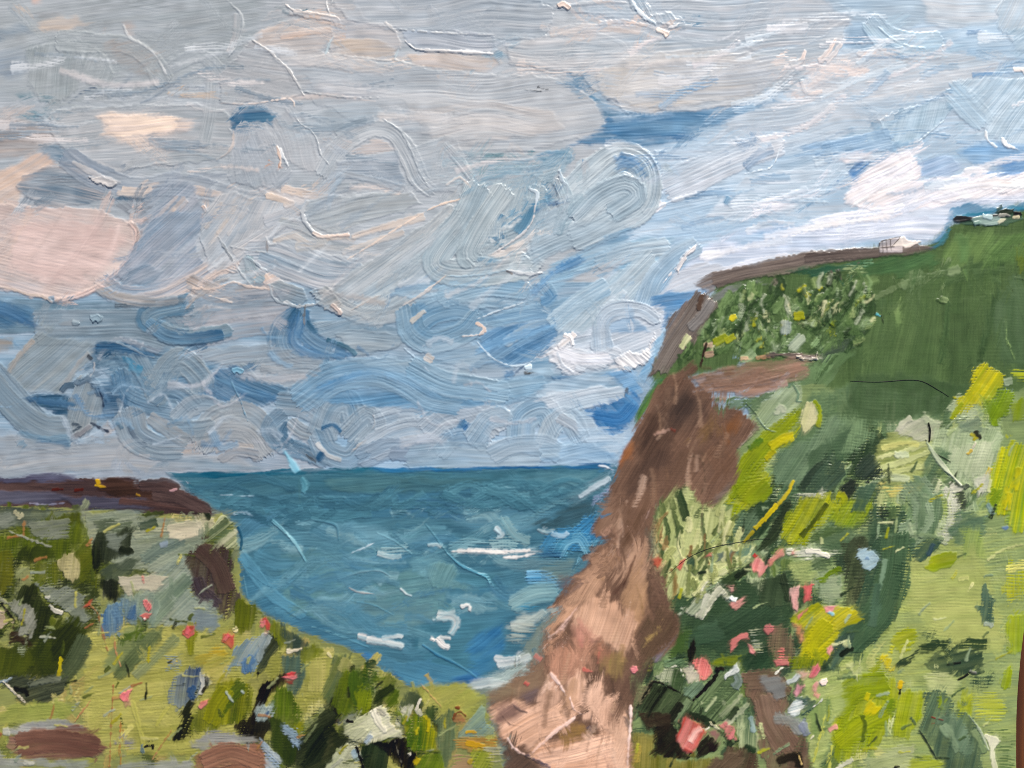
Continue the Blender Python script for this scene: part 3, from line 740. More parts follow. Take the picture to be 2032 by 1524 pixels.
SKY2 = """
# --- the long diagonal sweeps of the middle
P 30 A9B4BD B8BEC3 s5 h.8 b1.4 : 690,540 740,520 800,480 870,430 930,390 960,400 1000,400 1080,380 1090,420 1000,470 940,560 880,570 780,620 720,620 680,596
70-50 A5B2BC BCC0C3 h.9 b1.6 r.5 s4 : 690,590 760,540 840,480 900,430
60-46 A2B4C2 B4BFC6 h.9 b1.6 r.4 : 720,610 790,570 850,520 890,480
4 DCC9BA C4BDB8 h1.3 r0 s2 : 694,512 740,484 790,452 860,412 910,396
6 86A3BD A2B6C8 h.8 s5 d.15 : 770,590 830,560 870,530
24 7B9DBB 9CB4C8 h.8 s8 d.15 : 790,580 850,560 890,530
5 DDCABC C9C2BE h1.3 r0 s2 : 800,606 840,582 884,548
5 D9C9BE C4C0BD h1.3 r0 s2 : 700,614 740,592 756,586
40-34 A9B5BE C4C5C6 h.9 b1.6 r.4 : 640,586 690,616 740,630 800,616 850,590
P 8 B5BABD A9B2B9 s5 h.9 b1.5 r.5 : 606,402 640,390 700,384 780,384 816,382 834,404 800,418 740,436 690,456 650,464 620,448 600,424
8-5 BABFC3 A3ABB2 h2.2 r.2 s3 : 612,400 600,422 608,444 624,464
8-6 E6CDBE D3C3B8 h1.6 r.2 s3 : 622,462 640,470 668,468 692,466
13 DACBBF C6C0BC h.9 d.15 s4 : 608,486 640,474 690,468
14 D3C6BD BFBDBC h.8 d.2 : 700,470 760,452 840,430
12 CFC6C0 BBBDBF h.8 d.2 : 680,500 740,480 800,462
18 B9BEC1 C6C3C1 h.9 b1.4 : 560,440 600,450 640,480 590,490
12 D9CEC6 C4C1BF h.9 d.15 : 545,478 580,468 612,486
# white T ridge and curl
P -15 98A7B3 B4BABF s4 h1 b1.6 r.5 : 534,566 560,556 600,570 610,594 600,604 570,602 544,586
8 DAD8D6 C3C6C8 h2.4 r0 s2 : 566,600 590,608 612,606 628,604
6 C6CCD0 A9B4BC h1.8 r0 s2 : 536,566 542,590 560,602 590,608
P 20 B9BBBD A5B0B9 s4 h1.2 r.8 n5 d.05 : 610,580 640,570 670,590 680,606 660,616 630,600
9 E4C9BC D3BDB2 h1.6 s3 : 660,606 672,616 676,624
P 20 D9C4B8 C9BEB9 s4 h1 n4 : 652,604 670,602 678,620 668,628 656,618
5 DCCFC6 8D867F h1.4 r0 s2 : 606,610 604,626 604,640
# the blue comma below the T
60-50 6E98BA 93ACC0 h1.0 b1.7 r.4 s4 : 600,628 570,650 560,680 580,710 640,720
40-36 5C8CB4 87A7C0 h1.0 b1.7 : 596,620 600,650 630,680 680,700
18 3E7196 5F8BAA h.7 s6 : 590,616 580,630 574,650
16 44789B 6790AD h.7 s6 : 610,640 622,654 640,658
P 8 8EA9BE A6B6C3 s6 h.8 b1.5 : 620,640 680,634 760,640 820,664 780,690 720,704 690,690 640,670
P -3 A0B3C2 B4BEC6 s5 h.9 b1.5 r.3 : 660,660 720,650 800,664 816,670 760,700 710,706 690,696
9 3F7390 6E96AC h.7 d.25 s4 : 650,674 690,690 706,704
P 3 B5BCC4 A5B3C0 s5 h.8 b1.6 d.05 : 400,690 480,686 560,688 600,700 660,724 620,740 580,772 530,764 500,740 430,720 380,700
16 C9C6C7 B4B9C0 h.8 d.2 : 520,730 580,740 620,744
# lower-left swirls
P 5 7F9DB1 96AABA s6 h.7 b1.4 : -30,590 70,596 180,600 280,604 400,612 400,650 260,655 120,660 -30,660
P -30 4C7EA6 6D95B5 s9 h.6 : -30,590 40,602 72,612 60,632 20,650 -30,650
50 8DA5B6 A3B1BD h.9 b1.5 r.4 : 76,640 150,640 230,640 290,640
36 93A7B6 A6B3BE h.9 b1.5 r.4 : 80,668 160,668 250,664 300,670 360,690
P 0 A4ACB5 B6BABF s8 h.6 : 116,640 150,630 164,640 150,650 124,650
13 A9BDC8 8FA7B5 h2.6 r.3 s3 : 184,634 194,630 200,636
9 A9BAC4 90A5B2 h2 r.3 s3 : 146,640 156,642
40-30 6F96B2 93AAB9 h1.0 b1.7 r.5 : 376,604 310,616 290,632 310,650 360,668 420,664 452,656
24 5383AA 7BA0BC h.9 b1.5 : 296,640 330,668 380,672 440,664
10 7A8894 94A0AA h.8 d.2 s5 : 230,606 270,604 300,600 370,596
20 C9C0BB A9AEB5 h.8 b1.4 k1.4 : 196,574 240,590 300,600 350,596
5 DCC3AE C6B6A9 h1.2 r0 : 384,598 370,614
P 3 B1A79F BBB2AB s8 h.5 : -30,672 26,672 30,690 -30,700
P 45 A2AEB5 B1B8BC s5 h.9 b1.1 r.4 : 76,660 110,672 180,680 190,682 188,700 172,722 150,744 130,770 120,782 50,780 14,748 18,720 50,690
10 CABDB3 B9B4B0 h.8 d.2 s5 : 66,676 40,704 18,738
8 C6BDB6 B4B5B7 h.8 d.2 s5 : 176,700 150,730 122,774
P 3 2F6488 4E7C9C s5 h.6 b1.2 : 190,680 240,680 270,690 320,700 300,716 240,724 186,724 180,704
14 6D8FA9 90A5B6 h.7 d.15 : 196,698 250,698 300,702
5 BFCBD2 8FA5B4 h1.3 r0 s2 : 232,680 260,690 290,706 312,710
13 8B9BAC A5ACB8 h1 b1.6 : 246,674 290,690 340,704 400,712
P 10 6A94B4 8CA9BE s5 h.9 b1.5 : 190,724 220,714 260,720 300,710 330,690 370,695 400,720 420,730 380,790 320,800 260,800 236,780 210,740
50-40 7D9DB5 9AAFBF h1.0 b1.7 r.4 : 270,706 290,740 306,770 330,796
44 6C93B3 8FAABF h1.0 b1.7 r.4 : 240,744 250,780 290,800 340,810
54-50 9BAEBC AEB9C1 h1.0 b1.7 r.5 : 308,786 330,740 360,716 400,752 404,780
30 7797B2 98ADBE h1 b1.7 r.3 : 304,790 330,772 360,780 386,804
18 4F9AC0 7CB0CC s6 h.8 : 260,728 280,734
P 0 335F84 4F7B9B s4 h.6 b1.4 k1.2 : 50,784 90,782 140,786 150,800 140,820 104,822 80,808 60,796
12 44708F 6187A1 h.6 d.15 : 66,800 110,802 140,806
P 0 5F83A3 86A0B7 s4 h.7 b1.6 k1.5 : 196,764 236,770 250,800 260,820 236,836 206,830 200,800
14 33608A 5780A3 h.6 d.15 : 204,788 250,792
60-70 8099AC A0AFBB h1.0 b1.7 r.4 : -20,740 30,800 80,850 140,870
54 A0AEB9 8DA2B2 h1.0 b1.6 r.3 : -20,760 40,820 90,850 136,852
30 7FA5C0 9CB5C6 h.8 b1.4 d.1 : 40,870 90,880 134,876
24 5A86AA 7D9DB8 s8 d.15 : 76,880 110,884 134,880
P 80 9AA8B2 B0B6BA s4 h1.1 r.6 b1.5 : 150,750 176,744 194,762 206,790 202,830 186,850 160,864 142,866 138,830 136,796 146,780
14 5D7C9A 7E96AC h1 b1.5 s4 : 152,760 174,750 190,762 200,784
12 44647F 6C869C h.9 s4 : 124,776 132,766 146,764
7 6C7A88 9BA3AB h1 d.2 s3 : 145,840 160,846 142,858
9 8A8A92 A7A6AC h1 d.2 s3 : 180,846 160,860 144,868
4 2C4466 4E6684 h.8 s3 : 196,770 204,790 206,806
7 4A4F5A 6A727E s4 h.5 : 176,706 182,712
4 E2D3C8 B5B5B7 h1.3 r0 s2 : 186,718 188,734 182,744
# white horizon haze at left
P 2 C6C4C6 B4B9C0 s8 h.8 b1.2 : -30,862 30,858 60,868 130,884 200,862 250,862 300,890 340,880 400,900 460,900 500,920 500,938 330,936 150,938 -30,950
P 10 D6C6BF C0BCBD s5 h.9 d.1 : 200,846 216,836 230,858 210,862
6 3E4A60 5D6A80 h.6 s3 d.2 : 184,840 200,850 214,856
P 0 D3C3BB BFBBBD s8 h.7 : 330,886 390,876 404,900 350,904
P 0 A0B3C3 B0BCC8 s9 h.6 : 320,900 400,906 520,926 520,936 320,934
# blue mound left centre
P -30 4F82AB 7099B9 s4 h1.0 b1.4 r.4 : 424,740 440,728 470,722 500,740 540,762 570,768 570,780 540,800 510,808 460,800 430,792 404,786 420,768
12 6FB4D4 9CCBE0 h2 r.3 s3 : 464,736 472,734 480,738
8 C9CFD2 A6B5C0 h1.3 s3 : 480,724 500,742 512,752
4 9CC2D6 7CA5BE h2.2 r0 s2 : 458,752 468,776 478,796 486,820 492,834
40-30 9BAEBE AFB9C3 h1.0 b1.8 r.4 : 352,830 380,806 410,800 440,808
64-60 A9B3BB B7BBC0 h1.1 b1.8 r.5 : 400,878 430,836 480,826 516,850 530,888
40 ADB4BB BFBFC2 h1 b1.8 : 394,866 440,856 490,862 520,900
30 8FA8BB A9B6C1 h1 b1.7 : 340,850 390,850 420,846
60-50 99ACBC ADB7C0 h1.0 b1.8 r.4 : 256,826 270,866 310,888 350,890
30 B4B8BD A2AEB8 h.9 b1.6 : 300,830 330,850 370,876
9 5C6F86 8293A5 h.7 d.2 s4 : 256,846 270,870 290,884
7 2F6688 527F9C h.6 s4 : 232,838 242,850
16 D0C6C0 BDB9BA h.9 d.15 n4 : 430,892 460,886 500,890
20 C3BFC1 A9AFB8 h1 b1.5 n5 : 440,910 470,896 510,902
# small swirls along the horizon
50-40 8FA9BE A6B5C3 h1.0 b1.8 r.4 : 556,800 600,806 640,830 680,840
44-34 7C9DB8 9DB1C2 h1.0 b1.8 r.4 : 560,830 540,850 560,880 610,900 640,914
16 4C7799 7395AF h.9 s4 : 570,840 560,860 576,880
30 B4BAC1 A2AFBB h1 b1.7 : 580,840 600,856 640,866
60-50 8DA9BF A4B6C5 h1.0 b1.8 r.4 : 640,860 660,810 690,800 700,830
50-44 87A5BD A2B5C5 h1.0 b1.8 r.5 : 634,866 650,896 690,910 716,886
46 95AABC ABB9C5 h1.0 b1.8 r.4 : 690,860 730,824 746,850 720,880
5 D8CFC8 B5BDC4 h1.3 r0 s2 : 742,826 744,842 740,850
7 3C76A4 6795BA h.7 s5 : 640,850 660,842 676,856
P 20 D6C6BC C4C0C0 s4 h1 n4 : 694,898 716,876 740,862 730,874 706,892
8 D6D6D7 B8C2CA h1.2 s3 : 630,880 650,902 676,912
12 3F75A0 648FB2 h.6 s4 : 632,912 640,900
9 4C555F 7E8993 h.7 d.2 : 596,890 612,900 622,912
46-50 A5B6C8 BBC5D0 h1.0 b1.8 r.5 : 750,836 810,820 850,836 884,860
60-50 AFBECD C3CAD3 h1.1 b1.8 r.5 : 740,890 790,862 840,856 876,872
40 98ADC2 AEBBCB h1.0 b1.7 : 720,908 770,890 820,890 856,884
30 8398B0 A3B1C3 h.9 b1.6 d.1 : 780,900 830,900 860,896
60-56 A9B7C6 BCC4CE h1.1 b1.8 r.5 : 850,850 880,826 920,822 950,850 966,866
50-44 B4BFCC C6CCD4 h1.1 b1.8 r.5 : 916,824 960,818 1000,836
24 4E86B4 7AA4C6 h.9 b1.5 s5 : 904,880 920,850 926,840
40-30 8FADC6 A9BCCD h1.0 b1.8 r.4 : 876,896 900,870 930,866 960,880
50-40 9FB8CD B4C4D2 h1.0 b1.8 r.4 : 940,870 970,832 1000,826
60-46 94B2CA ABBFCF h1.0 b1.8 r.5 : 1032,870 1040,830 1080,814 1100,850
44-40 A5BACC B9C6D1 h1.0 b1.8 r.4 : 1080,880 1100,840 1130,830 1152,868
22 C9CED6 B5BFCB h1.1 b1.5 : 1110,828 1140,846 1154,862
60 A2BACD B5C5D2 h.9 b1.6 : 820,912 900,906 980,910 1060,906
40 9FB5C8 B6C4D1 h1.0 b1.7 r.3 : 980,900 1020,884 1080,884 1110,900
36 9BB7CF AFC3D3 h.9 b1.5 : 1080,900 1150,896 1200,906
9 3D78B0 6596C2 h.6 s4 : 920,850 926,844
# right centre blue fields
P 8 6F9FC4 8CB1CE s6 h.8 b1.6 r.3 : 580,772 620,744 680,720 740,712 800,730 840,760 900,770 960,780 1040,790 1068,760 1080,750 1060,790 1000,806 920,810 820,812 740,808 660,800 620,790
70-50 83ABC9 9CB9CF h.9 b1.7 : 600,790 660,750 740,740 800,760 850,790 900,800
P 12 96B3CA ABC0CF s5 h.9 b1.6 r.3 : 700,716 760,706 830,716 900,728 940,726 930,760 880,780 840,770 800,740
50-44 8FB0C8 A6BECF h.9 b1.7 r.3 : 820,730 880,760 940,770 1000,780
P 4 89AFCB A3BFD3 s5 h.8 b1.6 r.3 : 960,770 1000,752 1076,746 1082,752 1060,786 1020,790
P 5 7FA6C4 98B6CC s6 h.8 b1.5 : 790,640 840,610 900,600 960,610 1000,640 950,640 880,680 830,680
60-50 7BA4C3 97B5CB h.9 b1.6 r.4 : 816,650 850,620 900,606 940,612
50 84A9C4 9FB9CB h.9 b1.6 r.4 : 810,620 820,660 860,680 920,660 946,634
P 30 6696C0 84ABCC s6 h.8 b1.4 r.5 : 950,670 990,646 1040,640 1096,628 1110,632 1110,660 1090,690 1050,716 1010,728 980,716 956,694
20-12 B4C6D4 9DB7CB h.8 d.15 : 1004,680 1050,650 1090,636
3 C9D8E2 A3BACB h1.4 r0 s2 : 948,680 980,712 1020,726 1056,716 1080,692
4 1F4E7C 44709A h.6 s3 : 1018,744 1034,730 1046,720
P 10 3A77AC 5E92BE s4 h.6 n4 : 1000,752 1008,734 1024,740 1022,752
12 E0EEF4 B4CBD9 h2 s3 : 1044,730 1052,728
6 46423F 6A6662 h1 s3 : 1042,740 1050,740
P 3 74A6C8 A9C4D8 s5 h.7 b1.5 k1.4 : 1056,716 1090,706 1100,740 1070,744 1046,742
P 4 9DB8CE B2C6D6 s5 h.8 b1.6 : 840,690 900,680 950,684 980,720 940,736 880,720 850,706
20 D9CFC8 BCC4CC h.9 d.2 : 846,708 856,714
8-5 E4C9B8 F0E2DA h2 r0 s2 : 946,642 958,648 962,656 952,664
4 EEE2DA DBCFC8 h1.6 r0 s2 : 918,667 940,666 956,662
10-6 D9D0C6 BCC0C4 h1.2 d.1 s3 : 816,638 830,628 842,618
4 D3DCE1 B5C2CC h1.5 r0 s2 : 950,632 980,620 1040,600
P 6 9CBAD0 B0C5D5 s5 h.8 b1.6 r.3 : 780,580 860,556 920,550 1000,552 1050,560 1052,590 1040,610 980,614 900,596 830,600
40 8BB0CB A5C0D3 h.9 b1.6 : 880,590 960,570 1040,574
P 6 7BA4C6 96B7CF s6 h.8 b1.5 : 940,640 1000,620 1080,600 1160,584 1130,620 1060,636 980,648
# the loop (hook) stroke
P 70 A4B8C4 B4C1C8 s5 h.8 b1.3 r.4 : 900,500 920,430 950,380 1000,350 1060,340 1080,360 1076,400 1060,440 1020,470 980,500 960,520
60-56 A3B5C0 B4C0C6 h1.1 b1.8 r.6 s4 : 950,380 920,440 880,490 864,524 892,540 960,540 1040,528
46 A9B9C2 BAC4C9 h1.1 b1.8 r.4 : 1000,380 960,440 930,500 936,516
44-36 9BB0BD B1BEC6 h1.1 b1.8 r.5 : 1064,380 1062,420 1040,460 1000,480
26 5F92B2 88AEC4 h.9 s5 : 1054,400 1046,430 1030,458
18 5388AC 7FA6C0 h.8 s5 d.1 : 1000,430 990,450 980,470
P 10 C9CDD0 BCC5CA s5 h.7 b1.3 : 1016,440 1036,420 1034,440 1000,462 980,490 964,500 974,470
P 15 E2D6CE D0CCCA s4 h.9 d.05 : 968,506 1000,496 1040,470 1044,494 1010,510 984,516
6-8 D4DFE6 B1C0CA h2.2 r0 s2 : 1052,376 1066,384 1062,410
5 DCCFC6 C4C4C6 h1.6 r0 s2 : 1062,410 1056,440 1034,466 1000,490 978,504
P 0 6C9BBA 90B2C8 s5 h.6 : 952,514 990,514 984,522 950,522
P -10 AFC0CB BFC9CF s4 h1.1 b1.6 r.6 : 1004,534 1040,510 1070,506 1080,520 1070,540 1040,544
7-4 E9E9E8 C4CCD1 h2.4 r0 s2 : 1006,536 1024,540 1050,544 1074,542
4 8C7A70 A0928A h.8 s2 : 1006,538 1016,542
4 C3D6E0 A4BBC9 h1.4 r0 s2 : 890,548 930,548 980,542 1010,534
# the big oval to its right
P 30 AABCC9 BCC8D0 s5 h.8 b1.3 r.3 : 1060,440 1100,410 1130,350 1150,320 1200,300 1260,296 1290,310 1288,360 1278,400 1250,430 1180,480 1110,500 1060,530 1044,500 1040,470
70-60 AEBFCB C0CBD2 h1.1 b1.8 r.6 s4 : 1130,400 1180,350 1230,316 1270,330 1280,370 1266,410 1210,440 1150,470
50-44 A6BAC8 B9C6CF h1.1 b1.8 r.4 : 1146,430 1190,390 1240,370 1260,390 1220,420
36 4F85B4 82A9C8 h.9 b1.6 s7 : 1230,316 1262,326 1276,350
P 25 A3B8C7 B5C4CF s6 h.8 b1.5 : 1050,470 1100,440 1160,440 1200,430 1230,440 1170,480 1100,500 1060,520
8-5 CDD8DF A9BAC6 h2.2 r0 s2 : 1110,340 1116,360 1126,370 1124,390 1116,420
30-24 9FB7C6 B4C4CD h1.1 b1.6 : 1110,360 1124,400 1112,440 1106,460
P 40 3F79B0 6A9AC4 s7 h.6 : 1060,420 1090,400 1112,390 1108,402 1080,416 1066,430
26 5C90B4 86ADC6 h.8 s6 : 1050,330 1080,316 1130,312
P 10 84A8BE 9DB7C6 s7 h.7 b1.3 : 930,330 1000,320 1080,310 1120,330 1100,370 1050,350 980,360 940,370
# blue valley and rays
P 15 7FA9C8 9ABAD0 s7 h.7 b1.5 : 1060,560 1100,520 1160,490 1220,460 1260,450 1240,490 1180,520 1130,560 1090,590
P 10 8FB4CE A9C4D6 s6 h.8 b1.7 : 1130,540 1200,500 1280,470 1340,470 1330,500 1290,540 1240,540 1200,530
36 A3BDD1 B9C9D5 h.9 b1.8 : 1190,520 1250,500 1320,490
30 6B99BF 8DB1CC h.8 s6 : 1080,570 1094,590 1080,600
P 40 A9C0D0 BBCBD6 s6 h.8 b1.6 : 1110,640 1160,590 1220,540 1280,520 1300,540 1260,590 1200,640 1150,690 1110,690
60-50 B1C5D3 C3CFD8 h.9 b1.7 r.3 : 1130,680 1190,620 1250,560 1290,520
40 9FBBD0 B5C8D6 h.8 b1.6 : 1100,640 1150,600 1200,570
14 D6D9DE C1CDD8 h.8 d.2 : 1190,630 1220,600 1240,580
P 50 8DB2D0 A6C2D8 s6 h.8 b1.6 : 1290,560 1320,520 1370,490 1360,520 1340,560 1310,600 1290,620 1270,600
44-36 A0BCD3 B5C9D9 h.9 b1.8 : 1280,600 1300,550 1340,510 1380,490
P 20 D0D4DD C2CCD9 s6 h.8 b1.3 : 1340,540 1380,520 1440,530 1420,560 1380,580 1340,590 1310,590
P 10 5F97C9 7FADD6 s5 h.6 : 1290,590 1330,580 1384,572 1396,580 1370,600 1330,620 1316,650 1306,660 1290,630
# the white cloud by the cliff
P 20 C6CFDB D6D9E1 s5 h.9 b1.3 r.4 : 1190,640 1210,620 1250,612 1290,610 1318,612 1316,650 1300,690 1290,716 1260,730 1240,738 1220,720 1180,700 1130,710 1090,690 1100,670 1150,660
P 10 9BBAD8 B5C9DD s7 h.7 b1.2 : 1200,640 1240,624 1280,640 1290,660 1250,664 1210,660
40-30 C9D2DD B5C4D4 h1.0 b1.8 r.5 : 1194,690 1194,640 1220,616 1270,616 1300,634
P 30 DFDDE2 E9E4E5 s4 h1.2 b1.6 r.6 n4 : 1080,700 1110,680 1140,690 1170,710 1160,740 1120,740 1090,720
P -40 E6DFE0 F2EBE8 s4 h1.4 b1.6 r.6 n4 : 1222,712 1250,700 1270,704 1290,690 1300,660 1304,680 1294,710 1276,724 1250,734 1236,738
10-6 EFE0D8 F8F0EC h2.2 r.2 s3 : 1120,664 1132,670 1136,684
12 EADFDB DADADF h1.4 s3 n4 : 1110,690 1126,676 1140,664
P -20 DCDDE3 CBD2DC s5 h1 b1.6 n4 : 1120,690 1160,696 1220,690 1240,700 1200,730 1150,738
8 D3D6DC BFC9D5 h1.4 r0 s3 : 1106,700 1116,724 1136,738
P 3 44729C 6690B4 s4 h.6 n4 d.15 : 1096,748 1120,744 1146,748 1130,756 1104,754
P 3 A4BED3 B9CAD9 s6 h.8 b1.6 : 1080,760 1140,748 1210,730 1220,750 1180,780 1110,790 1076,790
P 8 C0CCD8 D0D5DD s5 h.9 b1.4 : 1068,790 1110,780 1170,768 1230,764 1254,776 1240,796 1180,808 1130,820 1090,812
P 20 6FA6D4 93BCDF s6 h.7 : 1200,740 1240,734 1270,750 1276,780 1260,790 1240,768
P 40 8CB9DC A9CBE4 s5 h.7 : 1296,690 1316,650 1330,650 1326,680 1300,730 1280,760 1270,750 1284,720
5 3A3A40 5A5A60 h.6 s3 n2 : 1244,772 1242,786
P -50 3E82BE 629BCB s3 h.6 b.9 n4 : 1172,812 1200,804 1260,780 1272,790 1266,810 1250,840 1230,858 1218,868 1190,856 1176,836
P 3 B1C6D9 C3D0DD s6 h.8 b1.5 : 1140,820 1170,816 1184,850 1220,868 1244,850 1240,880 1220,910 1180,890 1150,870
P 3 98BAD8 AFC8DD s8 h.7 b1.4 : 1110,880 1180,880 1220,900 1226,924 1180,926 1100,926
3 C9D9E4 A9BFCF h1.4 r0 s2 : 800,690 830,716 850,736
"""
TINT[:] = (0.98, 0.985, 1.0)
MIX.update(b=0.85, k=0.95, s=1.2)
paint('sky', SKY, "d.1 r.14 p.6")  # the thin dark line under the upper right ridge is its painted shade
TINT[:] = (0.90, 0.91, 0.90)  # darker lower sky, partly the falloff of window light put into the colour
paint('sky', SKY2, "d.08 r.14 p.42")
TINT[:] = (1.0, 1.0, 1.0)
smears("-20,-20 1300,-20 1300,330 -20,330", 60, (14, 46), (60, 220), (-18, 14), (20, 60), 301)
smears("1250,-20 2050,-20 2050,400 1700,480 1300,560", 60, (14, 46), (60, 200), (0, 32), (20, 60), 302)
smears("-20,330 900,330 900,640 -20,640", 48, (12, 40), (50, 170), (-10, 50), (18, 50), 303)
smears("850,300 1300,300 1300,640 850,640", 26, (12, 40), (50, 150), (15, 60), (18, 50), 304)
smears("-20,620 1270,620 1230,920 -20,930", 50, (10, 30), (40, 110), (-35, 40), (12, 34), 305, curve=0.6)

scatter('sky', "-20,60 1250,40 1250,300 600,420 -20,300", 20, (10, 30), (60, 220), (-12, 12), ['E0D8D4-CDC8C8', 'DADDE0-C6CDD3', 'E2D2C8-CFC4BE'], "s10 h.7 d.28 n5 p.5 a.7", 71, own=False, curve=0.12)
scatter('sky', "-20,100 800,120 800,320 -20,300", 22, (10, 28), (50, 160), (-14, 14), ['8496A4-98A7B2', '7A8E9E-90A0AE'], "s8 h.6 d.28 n5 p.5 a.75", 72, own=False, curve=0.12)
scatter('sky', "1250,20 2040,20 2040,330 1650,430 1320,540", 30, (10, 30), (60, 200), (0, 30), ['E4E2E4-D2D6DC', 'DCE4EA-C6D4DE', 'EADFDC-DAD4D6'], "s8 h.7 d.3 n5 p.5 a.75", 73, own=False, curve=0.12)
scatter('sky', "1250,80 2040,60 2040,330 1320,480", 24, (8, 26), (60, 170), (0, 30), ['86AAC8-9CB9D0', '7A9FC0-92B2CC'], "s8 h.6 d.3 n5 p.5 a.75", 74, own=False, curve=0.12)
scatter('sky', "200,400 1000,380 1000,600 250,640", 20, (8, 26), (50, 150), (0, 48), ['DCD4CE-C8C6C6', 'D3D8DC-BEC8D0', '8C9DAC-A0ADB8'], "s10 h.7 d.24 n5 p.5 a.55", 75, own=False, curve=0.15)
scatter('sky', "-20,660 1200,640 1180,900 -20,900", 30, (8, 24), (40, 120), (-30, 36), ['A4B4C2-B4C0CA', 'AEB4BC-BCBFC6', '5C86AA-7498B6', '6E94B2-86A6BE'], "s8 h.8 d.2 n5 p.5 a.7", 76, own=False, curve=0.5)
MIX.update(b=0.75, k=1.0, s=1.7)
paint('sky', """
# accents laid back in over the wet sweeps
60-44 D2D2D2 C6C8CA s20 h.9 a.6 d.1 b1.3 : 640,170 800,190 960,200
56-40 D6D3D0 C9C8C8 s20 h.9 a.6 d.1 b1.3 : 860,260 1000,250 1140,232
60-44 CFD0D2 C2C6CA s20 h.9 a.55 d.1 b1.3 : 1100,40 1240,90 1180,130
60-46 D6D4D2 C9CACC s20 h.9 a.6 d.1 b1.3 : 1260,170 1400,150 1560,130
50-40 D8DADC CDD3D8 s20 h.9 a.6 d.1 b1.3 : 1600,220 1760,190 1900,150
50-40 DADCDF CBD3DA s20 h.9 a.55 d.1 b1.3 : 1400,330 1540,290 1660,260
44-34 D9D6D3 CCCACA s18 h.9 a.55 d.1 b1.3 : 560,130 640,120 760,140
40-30 C9CDD1 BCC3C9 s16 h1 a.6 b1.4 r.3 : 420,520 460,460 540,420 640,390
44-30 CED0D2 BFC5CA s16 h1 a.6 b1.4 r.3 : 700,580 790,520 890,450
P 1 E9D3C0 D6C4B8 s6 h.9 b1.3 k1.3 p.5 n6 : 196,230 256,225 330,230 366,240 340,262 290,272 240,280 204,270 214,254
P -12 DAC4BC CDB6AE s12 h.7 p.5 n6 a.8 : 20,440 140,430 230,450 250,480 220,530 150,570 80,560 20,540
40-30 BEA8A2 CBB5AE s16 h.6 a.55 p.5 n6 : 196,440 150,510 96,570
34-20 E2CEC6 D5C0B8 s14 h.6 a.6 p.5 n6 : 236,452 216,510 160,566
26-14 AEA29C BCAEA6 s14 h.6 a.5 p.5 n6 : 120,430 80,490 40,550
10 DCC6BA CDB8AD s7 h.9 p.4 n4 : 262,450 262,494 232,540 184,572
16 DEC8B6 D0B9AA s10 h.6 a.85 p.5 n6 : 66,420 40,460 16,510
40-30 4A7CA8 6B94B6 s8 h.8 b1.4 p.5 n6 : -20,606 24,620 60,640
26 3D6F98 5C87A8 s7 h.7 p.5 n6 d.1 : 196,690 250,692 300,704
20 3A6A94 5580A4 s6 h.7 p.5 n6 d.1 : 60,792 100,798 144,802
30-22 4A7DA9 6C97B8 s6 h.8 p.5 n6 b1.4 : 440,756 490,776 540,790
34-24 4F84B2 76A0C2 s6 h.9 p.5 n6 b1.5 : 590,640 586,680 630,704 690,706
20 3C6E96 5C88A8 s6 h.7 p.5 n6 : 588,622 578,646
40-26 5E93C0 82ADCE s7 h.9 p.5 n6 b1.5 : 960,690 1020,670 1090,650
24 4E88B8 74A3CA s7 h.8 p.5 n6 : 1060,580 1100,540 1150,516
40-30 6C9CC2 8CB2CE s8 h.8 p.5 n6 b1.5 : 640,770 720,742 800,752 860,782
P 3 4C82AC 6B98BA s6 h.5 d.15 p.5 n6 : 1180,262 1204,238 1300,230 1400,224 1380,256 1330,276 1250,284
20-12 4A82B4 6E9CC6 s6 h.6 p.5 n6 : 1222,314 1256,318 1276,340
34 3E7EB8 5C97C8 s5 h.6 p.4 n6 : 1190,826 1230,830 1250,812
30 EDE4E0 E0DEE2 s5 h1 b1.5 p.5 n6 d.1 : 1690,396 1750,360 1800,330
26 F0E8E4 E2E2E6 s5 h1 b1.5 p.5 n6 d.1 : 1880,376 1960,364 2040,368
20 EFEAE9 DCE0E8 s5 h.8 d.2 p.5 n6 : 1520,470 1640,446 1760,430
24 E6E6EA D6DCE4 s6 h.8 d.15 p.5 n6 : 1400,510 1480,490 1560,480
30 E9E4E5 DDDDE3 s5 h1.1 b1.5 p.5 n6 n4 : 1110,700 1150,712 1200,712
20 C9BFB8 B9B4B2 s7 h.7 d.2 p.5 n6 : 640,580 700,590 760,600
30 CFCBC8 C0C0C2 s8 h.7 d.15 p.5 n6 : 760,230 880,236 1000,240
26 C8C4C2 BABCBF s8 h.7 d.15 p.5 n6 : 1250,130 1380,120 1500,124
16 CFC7C4 BEBCBE s7 h.7 d.2 p.5 n6 : 420,640 500,630 560,622
24 C9C8CA BCBFC5 s7 h.7 d.15 p.5 n6 : 480,742 540,752 600,748
26 C6C8CE B6BFCA s7 h.8 d.1 p.5 n6 : 800,880 850,868 876,876
""", "d.16 r.1 c1.1")
MIX.update(b=0.8, k=0.9, s=1.0)
finish()
